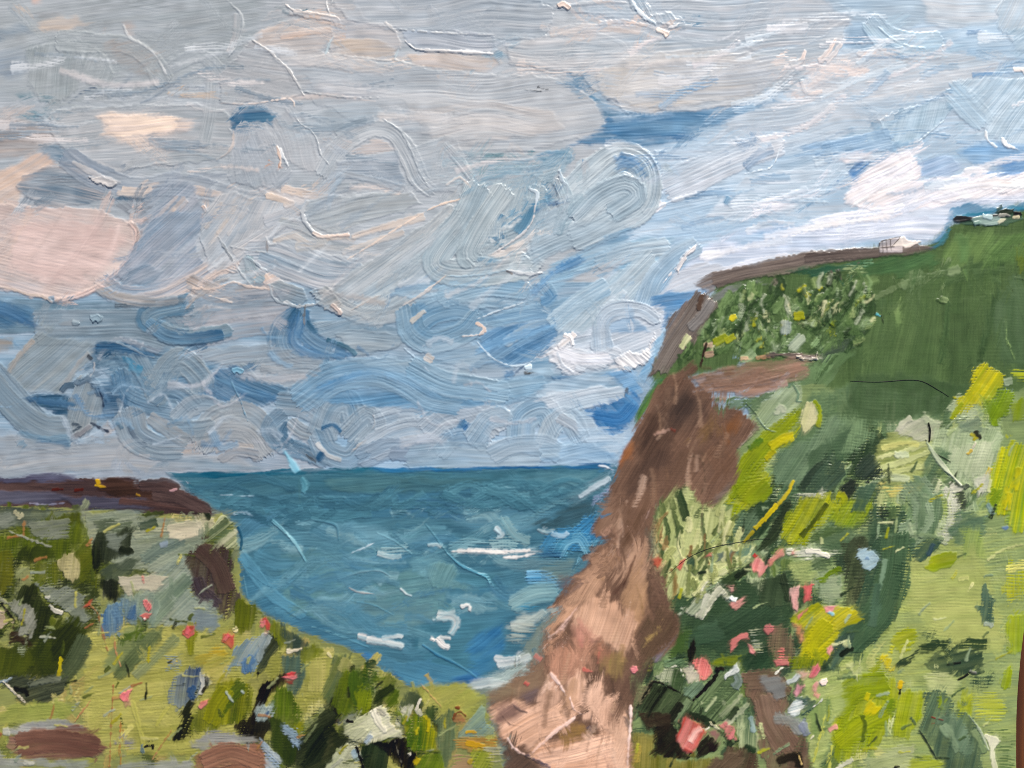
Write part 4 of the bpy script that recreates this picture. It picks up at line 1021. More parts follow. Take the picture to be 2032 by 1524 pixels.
SEA = """
B 2 3E7088 4B7D92 s3 n2 h.6 b1.1 : 330,940 600,935 900,930 1216,920 1224,930 1230,960 1216,1010 1200,1060 1160,1130 1080,1230 1000,1330 960,1362 900,1366 820,1366 780,1345 700,1290 600,1255 520,1215 474,1180 460,1100 466,1040 440,1020 400,990
P 1 10607F 2A7089 s3 h.6 n2 : 330,938 470,938 560,932 640,930 760,926 760,936 640,940 560,944 460,946 340,950
P 1 1A64A2 2B75A8 s3 h.6 n2 : 740,927 900,928 1010,926 1110,925 1210,920 1216,930 1100,930 960,932 760,938
P 1 376B80 44788B s6 h.6 b1.2 : 340,950 560,944 900,934 1200,930 1190,950 1000,960 700,970 480,980 390,976
P 2 4A7B8D 3C6D82 s6 h.6 b1.2 : 380,960 500,956 600,966 580,984 460,990 400,984
P 2 3E6D7C 4C7A86 s6 h.6 : 640,950 760,944 900,946 980,950 900,976 760,982 660,974
P 2 467C97 3B7291 s8 h.6 b1.2 : 560,1000 700,980 900,970 1060,966 1060,1010 900,1030 740,1030 600,1020
P 2 3A6C8D 47799A s8 h.6 b1.2 : 800,990 900,984 1000,990 960,1020 860,1030 800,1020
P 3 5C8CA2 4C8099 s8 h.6 b1.2 : 900,1000 1000,990 1080,990 1100,1030 1040,1060 960,1060 900,1040
P 8 5E8F9F 4F8295 s8 h.6 b1.1 : 1010,950 1090,936 1180,940 1140,966 1080,990 1020,996
P 3 4E8096 5B8C9F s10 h.7 b1.1 : 480,1030 600,1024 720,1040 800,1060 760,1090 640,1100 560,1100 490,1090
P 3 5C8EA5 6A9AAE s10 h.7 b1.1 : 600,1040 700,1036 820,1060 900,1050 880,1090 760,1090 660,1080
P 5 4A7889 56848F s10 h.6 : 540,1100 680,1090 700,1110 620,1140 560,1150
26 6494A4 578A9D h.8 b1.2 r.3 : 600,1170 640,1130 700,1110 740,1096
60 5A8995 4C7D90 h.7 b1.2 : 580,1200 660,1160 740,1150 820,1130
P 8 59888F 64919A s10 h.7 b1.2 : 560,1170 660,1130 780,1120 860,1140 900,1170 860,1230 760,1260 680,1270 620,1240
P 4 668F98 567F8D s12 h.6 b1.2 : 620,1190 720,1180 840,1200 880,1230 800,1250 700,1250 640,1230
P 10 3E7390 4A809B s8 h.6 b1.1 : 470,1090 500,1110 540,1150 580,1200 660,1240 740,1280 800,1320 780,1344 700,1296 600,1256 520,1216 480,1180 464,1130
24 5E98B2 4D86A2 h.8 b1.3 r.3 : 478,1100 500,1130 540,1180 600,1220
P 10 3C708B 4A7F98 s9 h.6 : 760,1110 800,1090 830,1110 800,1140 776,1140
P 0 376984 43758E s8 h.6 : 780,1090 840,1070 860,1084 820,1104 790,1110
P 20 6A9AA8 598B9E s8 h.7 b1.3 : 806,1110 860,1086 900,1100 906,1150 900,1170 860,1160 830,1140
P 60 5E8B93 6A959B s6 h.8 r.4 : 846,1120 900,1120 908,1140 902,1168 858,1166
P 2 437A8F 4E859A s5 h.7 r.3 : 904,1136 980,1140 986,1166 904,1168
P 3 4A8199 3F7590 s10 h.6 b1.2 : 880,1170 1000,1160 1040,1190 1010,1240 940,1270 880,1240
P 5 40788F 4B8399 s10 h.6 b1.2 : 820,1240 900,1220 960,1230 1000,1230 1010,1280 980,1330 930,1350 860,1330 820,1290
P 30 2B6CA0 3E7FAD s12 h.6 : 940,1260 1000,1230 1004,1290 960,1310 920,1290
P 20 4A88AE 3B7AA2 s12 h.6 : 930,1300 990,1280 980,1320 950,1350 920,1340
P -15 447E9E 508AA8 s6 h.7 b1.1 r.3 : 780,1316 830,1310 900,1320 940,1340 900,1352 850,1358 810,1364 782,1340
P 0 2A66A0 3A78AC s7 h.6 : 700,1288 740,1300 745,1306 712,1306
P 0 2462A0 3873A8 s7 h.6 : 900,1346 940,1330 960,1344 920,1362 890,1354
P -40 1F5F96 2F6FA2 s6 h.6 : 772,1330 786,1334 800,1356 782,1352
# whitecaps
P 3 D9D6D2 A9BFC6 s6 h1.0 d.35 b1.3 : 896,1092 930,1084 960,1088 1000,1088 1060,1090 1064,1100 1000,1100 960,1098 900,1100
9 EDE3DA D3D5D3 h1.8 r0 d.2 s3 : 900,1094 940,1092 990,1095 1050,1092
8 EFE6DE D0D3D2 h1.8 r0 d.25 s3 : 1000,1106 1030,1105 1060,1098
30-10 6E9CAC 86ADB8 h.9 b1.6 d.2 : 900,1090 930,1076 960,1076
26 86A9B0 6A97A5 h.9 b1.5 d.15 n5 : 1000,1030 1020,1060 1046,1074
22 7CA3AC 94B3B8 h.9 b1.5 d.2 : 976,1080 1000,1076 1024,1082
10 E3DEDA B9CBCF h1.6 d.15 s3 n4 : 984,1048 996,1062 988,1066
14-9 DCD6D2 9CB4BC d.3 h1.3 s4 : 712,1262 750,1270 800,1280
12 E6DFDA B4C2C6 d.25 h1.4 s4 : 730,1270 770,1276 798,1282
8 E2DDD8 A9BEC6 d.2 h1.3 s3 : 760,1266 790,1262 798,1264
16-10 D9D6D2 9FB7BF d.25 h1.4 s4 n4 : 870,1222 900,1226 904,1240 894,1256
14 C3CCCE 8FAEB8 d.35 h1 s5 : 860,1230 890,1216 902,1212
8-5 EADFD6 C9CDCD h1.8 s3 : 916,1204 930,1200 932,1210
10 EDE3DB D3D2CF h1.8 s3 n4 : 868,1268 880,1280 890,1284
7 E6DED8 BCC9CD h1.4 s3 : 856,1266 862,1270
7 E6DED8 C3CBCC h1.4 s3 : 872,1264 892,1266
18 8FB0B8 7099A6 d.35 h.9 : 760,1094 790,1092 806,1088
8 C9D2D3 8FADB6 d.25 h1.2 s3 : 750,1098 780,1106 796,1104
7 DCDAD6 A9BFC6 h1.3 s3 : 850,1082 866,1080 876,1084
6 DDD6D0 9FB5BC d.2 h1.3 s3 : 1068,1052 1090,1058 1100,1052
# rocks and darks by the cliff
P 25 2D4A55 3B5964 s5 h.8 n4 d.1 : 1050,1040 1090,1030 1120,1002 1160,990 1190,1000 1180,1020 1150,1044 1110,1056 1070,1050
P 30 52788A 6B909F s6 h1 b1.6 d.15 n4 : 1120,990 1160,960 1200,936 1214,950 1190,976 1160,992 1130,1000
P 25 5E8C9C 4B7B8E s8 h.8 d.2 b1.5 : 1030,1030 1080,1000 1140,970 1180,950 1150,980 1090,1020 1050,1040
10 8FA9B8 A9BAC6 d.25 h1.2 s3 : 1150,986 1180,966 1210,950
12 7F8FB0 9AA6C0 d.2 h1 s4 : 1180,990 1200,980 1208,972
P 50 1F6FA8 3C8BC0 s3 h1.2 b1.6 r.6 n4 : 1140,1050 1166,1020 1180,1012 1184,1030 1176,1056 1196,1064 1180,1090 1140,1096 1110,1090 1120,1060
36-30 4E92B4 77AEC6 h1.0 b1.7 r.4 : 1106,1096 1120,1074 1150,1066 1166,1090
26 2D6E9C 3F82AC h.8 : 1080,1090 1100,1064 1130,1056
P 3 2A5F8C 3B6F98 s4 h.8 : 1070,1100 1090,1084 1116,1092 1114,1108 1080,1112
8 BFD0DC 8FB3C8 h1.4 s3 : 1096,1060 1116,1064 1126,1058
P 10 5A7F8E 6B8C98 s7 h.7 b1.3 : 1010,1120 1060,1100 1120,1110 1150,1120 1110,1150 1050,1150
P 10 56747A 6A8280 s8 h.7 n4 : 1070,1120 1130,1104 1160,1116 1130,1150 1090,1180 1050,1190 1060,1150
30 4C8CB8 6FA6C8 h1.0 b1.5 s4 : 1050,1146 1080,1144 1100,1160
20 7CB4D6 4F93C0 h1.2 s4 : 1048,1142 1070,1142
P 5 5C93AC 70A3B8 s7 h.8 b1.5 : 1030,1170 1080,1150 1104,1160 1090,1190 1040,1200
40 6F9AA6 86A9AE h.9 b1.4 d.1 : 1020,1200 1060,1180 1100,1176
P 10 2F86AE 4A98BC s6 h.7 : 1020,1204 1050,1196 1068,1200 1050,1216 1026,1212
P 5 9FB0AE B4BDB6 s7 h.9 b1.5 d.15 n4 : 1020,1222 1060,1212 1090,1206 1084,1226 1040,1240 1016,1244
16 C3C6C0 9FAFAE d.2 h1.2 s4 : 1016,1240 1050,1236 1080,1216
P 0 8E9D9A A6AFA6 s8 h.8 b1.3 : 1010,1240 1060,1228 1070,1250 1030,1280 1010,1270
12 E0DEDA B4BFC0 d.15 h1.6 s3 n4 : 982,1306 1000,1308 1030,1306
14 CDD2D2 9FB3B8 d.15 h1.4 s4 : 990,1320 1020,1314 1050,1304
P 5 87A6AE A5B8B8 s8 h.8 b1.4 : 960,1340 1000,1322 1060,1316 1050,1340 1010,1352 970,1356
P 8 D6D8D6 B4C0C2 s5 h1.3 r.5 : 924,1362 940,1346 980,1342 1010,1350 990,1366 950,1370 930,1366
# knife ridges lying over the water
7-5 6FB0C4 4C8FA8 h3.2 r0 s2 n1 : 888,1098 912,1120 940,1134 962,1142
13-9 79B6C6 529AB2 h3.4 r0 s2 n1 : 950,1138 966,1144 972,1156
4 76AFBF 4F8CA2 h2.4 r0 s2 n1 : 972,1154 982,1168
6-3 4F8CA0 6FAABA h2.6 r0 s2 n1 : 846,1042 862,1062 874,1078 888,1098
8-4 8FC3CE 5E9CAE h3 r0 s2 n1 : 542,1034 560,1050 574,1066
10-4 93C6D0 5E9CAE h3.2 r0 s2 n1 : 570,1058 586,1078 598,1098 606,1112
10-16 8FC9DC 6BB0C8 h2.6 r0 s4 : 566,896 578,916 590,934
14 7FC0D0 4F95A8 h2.6 r0 s4 : 600,950 606,962 602,976
10 5F6F66 4C7C80 h1 r0 s5 : 594,950 594,980 596,998
4 6FA4B4 4F8499 h2 r0 s2 n1 : 618,1030 650,1036 668,1044 672,1070
3 6FA4B4 4F8499 h2 r0 s2 n1 : 484,1144 488,1166 492,1186
3 7FB4C4 4F8CA2 h2 r0 s2 n1 : 700,1192 740,1200 780,1220
4 6B9FAE 5C92A4 h2 r0 s2 n1 : 620,1244 660,1256 700,1272 730,1284
5 6BA6BC 3F7FA0 h2.4 r0 s2 n1 : 840,1280 870,1300 900,1314 930,1332 944,1342
4 A3BCC2 5E8E9E h2.2 r0 s2 n1 : 690,1142 720,1134 754,1132 772,1142
6-3 B4B2AE 7F9CA4 h2.4 r0 s2 n1 : 694,1166 710,1174 740,1178
5 CBD2D2 84A9B4 h2.4 r0 s2 n1 : 796,1168 806,1178 816,1182
3 7FAEBC 5C90A2 h2 r0 s2 n1 : 750,1058 780,1072 800,1086 818,1100
5 E6E8E8 B9C9D0 h2 r0 s2 : 1190,924 1202,926 1214,932
4 A9C3D0 7FA6B8 h1.6 r0 s2 : 440,982 480,984 500,984
6 9FBAC8 6E98AE h1.6 r0 s3 n4 : 466,1020 480,1016 500,1022
4 D0DDE3 8FB0BF h1.6 r0 s2 : 700,1096 724,1086 740,1078
"""
TINT[:] = (1.13, 1.08, 1.02)
MIX.update(b=0.8, k=0.8, s=1.3)
SEA_A, SEA_B = SEA.split("# whitecaps")
paint('sea', SEA_A, "d.06 p.4 r.2")
scatter('sea', "490,1040 1080,1000 1040,1180 930,1320 800,1300 560,1180", 60, (18, 46), (36, 130), (-24, 26), ['4E8096-5C8EA0', '5C8EA2-6E9CAE', '447894-5084A0', '6A94A2-7CA4B0', '4A8098-5688A0'], "s12 h.6 d.2 n5 p.5 k.8", 31, own=False)
scatter('sea', "400,975 1160,965 1100,1010 500,1020", 40, (8, 24), (50, 160), (-6, 8), ['3A6C82-46788C', '447A90-50869A', '34647C-3E7086'], "s6 h.5 d.2 n4 p.5 k.8", 32, own=False)
smears("360,960 1160,950 1060,1180 940,1320 800,1310 540,1180 490,1060", 46, (10, 34), (40, 140), (-20, 22), (14, 46), 311)
MIX.update(b=0.9, k=0.9, s=1.7)
paint('sea', SEA_B, "d.22 e1.8 p.4 r.3 a.85")
TINT[:] = (1.0, 1.0, 1.0)
finish()

HEAD = """
B 2 563F3A 6A5148 s3 n3 h.9 b1.3 : -30,954 60,948 120,944 180,952 240,948 270,948 280,958 330,952 352,966 380,980 406,994 418,1016 420,1026 360,1028 300,1020 250,1012 130,1012 60,1010 -30,1004
P 2 5C5A6E 74768A s5 h.7 d.1 : -30,946 60,944 140,940 160,950 100,956 20,956 -30,958
P 2 6B6A76 575766 s6 h.9 b1.4 : -30,972 60,976 110,976 140,990 90,1000 20,1000 -30,998
P 2 4E3C3C 624A42 s6 h.8 b1.4 : 60,960 160,954 260,950 270,970 200,984 120,978
P 3 4A3224 5E4030 s5 h.9 n4 d.1 : 190,958 220,950 266,948 272,962 300,976 320,990 300,998 270,984 230,980 190,972
P 2 50505E 605C68 s5 h.9 b1.4 : 120,984 220,986 290,990 300,1006 240,1010 150,1008
14 55403A 6A4C42 h.9 b1.5 : 240,994 300,1000 350,1008 400,1014
30 5B4640 6C554C h1 b1.5 r.4 : 310,976 350,984 380,998 410,1012
26 55413C 664E46 h1 b1.5 r.4 : 282,964 330,962 350,970
10 E0B400 B88A10 h1.8 s3 n2 : 194,952 196,960
5 E8C020 A87A18 h1.4 s2 : 190,963 210,966
4 C69A20 8A5A20 h1.4 s2 : 272,981 278,982
5 6A2412 4E2014 h1 s2 : 104,972 126,970
6 6A2412 4E2014 h1 s2 : 150,972 164,972
4 A9A6B4 787888 h1.8 r0 s2 : 60,998 90,1002 128,998
6 4A4A62 5C5C74 h.9 s3 : 290,1020 320,1026 360,1030
5 C89B96 8F6D68 h1.4 s2 : 338,973 350,971
"""
TINT[:] = (0.86, 0.86, 0.95)
MIX.update(b=0.8, k=0.7, s=1.2)
paint('head', HEAD, "d.08 p.2")
finish()

HILL = """
B 86 4E6B3D 587545 s3 n3 h.5 b1.1 : 1376,640 1420,570 1500,540 1580,520 1700,500 1840,488 1870,466 1890,444 1990,420 2040,404 2120,400 2120,780 2000,820 1900,860 1740,860 1660,850 1600,770 1500,740 1400,740 1300,780 1290,730
P 20 6E9FC4 4E8BB0 s6 h.6 : 1850,480 1880,440 1890,412 1910,404 1990,412 2060,396 2060,410 1990,424 1900,430 1880,452 1862,480
P 30 2D6F86 3F8090 s5 h.5 d.1 : 1830,494 1860,478 1884,450 1890,462 1870,484 1846,496
P 0 257A9A 3C8CAC s6 h.5 : 1890,424 1960,420 2030,404 2030,412 1980,422 1900,432
P 12 6A5F5A 7E746E s4 h1.0 b1.6 n3 r.3 : 1376,560 1400,544 1424,540 1480,530 1540,520 1590,506 1620,500 1680,496 1760,496 1820,488 1846,492 1830,502 1740,510 1640,520 1560,530 1500,548 1440,560 1420,572 1400,580 1390,572
34-26 6A605C 80766F h1.1 b1.7 r.3 : 1420,556 1480,540 1560,526 1620,512 1700,504
20 5E5450 726862 h1 b1.6 : 1600,512 1680,504 1760,500 1820,494
P 25 7F8488 6E7A70 s8 h.7 b1.4 d.1 : 1400,590 1440,570 1500,556 1520,560 1460,584 1420,606 1396,620
P 55 6A605A 7C726C s4 h1.1 b1.6 n4 r.4 : 1320,648 1336,618 1360,596 1390,584 1404,584 1396,604 1410,596 1420,606 1400,640 1380,670 1360,700 1330,720 1300,746 1282,756 1296,720 1316,690
50-40 6C645E 7E7872 h1.1 b1.7 : 1400,596 1370,640 1340,680 1310,730
20 7C7C7C 8A8A88 h.9 b1.5 d.15 : 1410,600 1390,630 1370,650
10 5A4638 6B5546 h1.2 s3 : 1392,586 1388,600 1384,614
P 60 2F6A4A 467A50 s5 h.6 d.15 : 1276,790 1296,760 1310,752 1300,780 1286,806 1276,820
P 60 3F6E3A 55803F s4 h.6 d.1 : 1262,830 1284,790 1310,760 1320,772 1300,800 1280,826 1264,850
# the plain green body
P 86 527046 476538 s14 h.5 b1.2 : 1640,600 1760,590 1860,600 1960,590 2070,570 2070,700 1960,720 1800,730 1660,720
P 84 4E6C3F 5B7848 s12 h.5 b1.2 : 1700,620 1800,600 1880,610 1900,700 1860,760 1760,780 1700,760
P 88 47643A 536F42 s12 h.5 b1.2 : 1860,600 1960,590 1980,700 1960,800 1900,800 1870,720
P 86 587550 4C6A44 s12 h.5 : 1960,580 2070,560 2070,720 1980,740
P 60 5E8048 6E8F52 s10 h.5 b1.1 : 1860,500 1900,470 1960,460 1990,470 1960,510 1920,540 1880,540
P 80 638A52 567C46 s10 h.5 b1.1 : 1896,470 1930,466 1924,520 1896,530
P 50 567A42 688C4E s10 h.5 : 1960,490 2010,460 2060,450 2060,500 2000,520 1950,530
P 60 5A6F22 6B7C20 s9 h.5 a.8 : 2010,490 2060,470 2060,520 2020,520
P 15 3F6A3F 4F7848 s10 h.5 b1.2 : 1700,516 1800,506 1860,496 1860,530 1780,550 1690,550
P 10 2E6148 3F7050 s7 h.5 d.1 : 1560,540 1640,526 1720,522 1700,534 1620,548
40-30 46653A 567448 h.5 s9 : 1800,560 1860,556 1920,540 1990,530
9 7F966E 6B8458 d.2 h.6 s5 : 1700,606 1760,580 1800,560 1840,550 1880,540
16 7A9468 66825A d.15 h.6 s6 : 1790,566 1830,556
20 829B70 6B865C d.1 h.6 s6 : 1884,540 1900,536
13 3A5A30 4A6840 h.5 s7 d.1 : 1980,560 1960,640 1948,700
12 3F5F36 4C6C40 h.5 s7 d.1 : 1880,600 1876,660 1866,720
22 3D5A32 48663A h.5 s9 : 1900,560 1894,620
10 35522E 46643A h.5 s6 d.15 : 1950,690 1944,716
P 70 8CA86A 7A9A5E s8 h.6 d.2 : 1766,616 1796,600 1792,640 1780,650 1770,630
24 718F58 5F7D4A h.5 s8 d.15 : 1680,570 1740,556
P 0 A9BE8A 7F9E6A s5 h.7 d.3 : 1672,536 1700,528 1716,536 1700,544 1680,544
P 0 3F5E34 516E40 s6 h.7 : 1660,546 1690,532 1706,544 1690,556 1664,556
14 6F9C78 4F7F58 d.3 h.6 : 1714,524 1730,520
8 A3B98A 6F8F60 d.3 h.6 s4 : 1640,548 1660,546
6 3E5A34 4F6E42 h1.2 s3 : 1860,596 1872,600
10 6E8A58 8CA474 h1.2 s3 : 1866,594 1878,596
5 1C2A22 60C0D0 h1.4 s2 b0 : 1738,622 1746,628
3 141A16 20281E h1 s2 b0 : 1748,628 1752,640
3 222A20 2E3A2A h.8 s2 : 2014,552 2034,556
4 8FAE6E 74945A h1 s3 d.1 : 1994,640 1994,670 2004,686
P 45 6C8A60 5C7C50 s6 h.6 : 1560,720 1600,690 1680,690 1700,700 1660,740 1620,790 1580,830 1550,820
P 50 7FA070 6A8E5E s7 h.6 : 1610,710 1640,694 1660,704 1640,740 1610,740
5 3E5C36 4F6E42 h1 s3 : 1660,704 1640,728 1610,770
P 20 3F5242 4F6450 s5 h.8 r.4 : 1632,690 1650,676 1690,674 1700,690 1670,700 1640,704
"""
TINT[:] = (1.10, 1.02, 0.97)
MIX.update(b=0.7, k=0.8, s=1.1)
paint('hill', HILL, "d.10 p.3 n4")
smears("1400,660 1560,590 1860,560 2050,500 2050,800 1700,800", 60, (10, 34), (40, 120), (60, 110), (12, 40), 321)
UP = "1400,640 1440,590 1500,566 1600,552 1720,556 1740,600 1730,660 1690,690 1600,690 1500,700 1400,690 1340,730 1360,690"
scatter('hill', UP, 150, (7, 20), (16, 44), (40, 100), ['3A5530-4A6A3C', '33502B-3F5E34', '4A6A3A-5A7A48', '5C7C48-6E8E58', '2F4A28-3A5630'], "s5 h.7 d.1 n4 p.2", 21)
scatter('hill', UP, 50, (5, 14), (8, 26), (20, 110), ['8FA86A-A5B87C', '7C9A5A-94AE70', 'A9BA84-C0C79A', '7FA070-8FB080', '6E9060-84A070', '93AC84-A9BCA0'], "s7 h.8 d.28 n4 p.4 a.75", 22)
scatter('hill', UP, 16, (5, 10), (6, 18), (20, 110), ['A8AC1C-8FA018', '9AA62A-B5B83A', 'C0C79A-D3D2B0'], "s6 h.9 d.2 n3 p.4", 23)
scatter('hill', UP, 30, (4, 10), (14, 34), (50, 100), ['2A4024-35502C', '6E8E5A-7C9C68', '95A68C-A9B49C'], "s6 h.7 d.25 n3 p.4", 24)
HILL2 = """
12 C9C020 A8A820 h1.1 s3 : 1450,634 1458,628
16 B4B414 97A010 h1.1 s4 : 1578,628 1592,626
14 A0A818 8C9C14 h1 s4 d.1 : 1418,680 1440,668
12 A3AC20 8C9C14 h1 s4 d.1 : 1440,676 1456,668
14 B4BE90 CDCDAC h1 s4 d.15 : 1352,690 1360,676 1366,668
10 C6B59A A58C74 h1 s3 : 1398,686 1412,684
12 C4AE94 A88E78 h1 s3 : 1400,704 1414,702
4 3A2A20 4A382C h.7 s2 : 1402,680 1396,700 1390,726
16 7C9A70 94AE84 h.9 s4 d.15 : 1494,700 1480,712 1470,712
20 93A6A0 A9B8B0 h.9 s6 d.15 : 1560,640 1558,660
22 8FA290 A5B5A0 h.9 s6 d.15 : 1570,690 1580,680 1590,670
P 5 8A7A70 3F3C48 s3 h1.6 r.5 : 1500,710 1530,700 1570,697 1600,704 1622,712 1600,714 1570,712 1540,706
P 5 E6E4DA C3C6B4 s2 h2.2 r.8 : 1580,706 1600,712 1618,708 1624,700 1620,714 1606,716 1590,714
8 C79C74 A88460 h1 s3 : 1502,710 1518,708
8 C9B090 A38A6C h1.2 s3 : 1470,712 1484,711
"""
smears("1400,640 1440,620 1600,590 1720,590 1730,660 1690,690 1500,700 1400,690", 50, (8, 20), (20, 60), (40, 110), (8, 22), 322)
paint('hill', HILL2, "d.08 p.15")
finish()

TINT[:] = (1.0, 1.0, 1.0)
HEDGE = """
B 5 3F5E4A 55745A s3 n2 h.8 : 1894,440 1930,432 1990,424 2024,424 2030,436 2000,446 1950,448 1900,446
P 3 1E1A1C 2C2A2C s2 h1.4 n1 r.4 : 1890,434 1896,428 1930,430 1960,426 2000,424 2000,430 1950,434 1920,438 1900,442 1892,442
P 10 7C9890 9DB3AA s3 h1.1 : 1924,438 1940,428 1980,428 1984,440 1960,446 1934,446
9 B4CBCB 8FACA8 h1.2 s2 : 1950,430 1966,432
8 A9C0BC 86A298 h1.2 s2 : 1932,444 1942,442
P 10 2F4A44 3E5A50 s3 h1 : 1970,418 1986,408 1990,414 1980,424
P 5 26331E 36452A s3 h1.2 : 1978,422 1996,414 2012,414 2010,424 1990,428
P 0 16120F 241C18 s2 h1.4 n1 : 2008,420 2024,420 2028,426 2020,432 2010,430
P 20 DCD8B8 C0BCA0 s2 h1.4 n1 : 1976,440 1984,434 1996,434 1990,442 1980,446
12-6 A9A89C 8A8A80 h1.2 s2 : 1984,428 2000,428
6 D9CFA8 BDB694 h1.2 s2 : 2010,432 2020,431
"""
paint('hedge', HEDGE, "d.04 p.1 f.1")
HOUSE = """
B 0 C6BAB8 A9A4A6 s2 n1 h1 d.2 : 1744,482 1768,474 1790,472 1790,500 1744,502
P 30 EFE4DA DCD0C6 s3 h1.2 n2 : 1766,490 1784,470 1792,468 1800,476 1830,480 1820,486 1796,492
2.5 4A403E 5E5450 h.6 s2 n1 r0 : 1744,502 1745,482 1768,474
2 5E5450 6A605C h.6 s2 n1 r0 : 1750,480 1751,500
2 5E5450 6A605C h.6 s2 n1 r0 : 1758,478 1759,500
2 5E5450 6A605C h.6 s2 n1 r0 : 1766,476 1767,498
2 5E5450 6A605C h.6 s2 n1 r0 : 1744,492 1772,490
2 6A605C 7A706C h.5 s2 n1 r0 : 1768,474 1786,470 1770,488
"""
paint('house', HOUSE, "d.04 p.1 f.1")
finish()
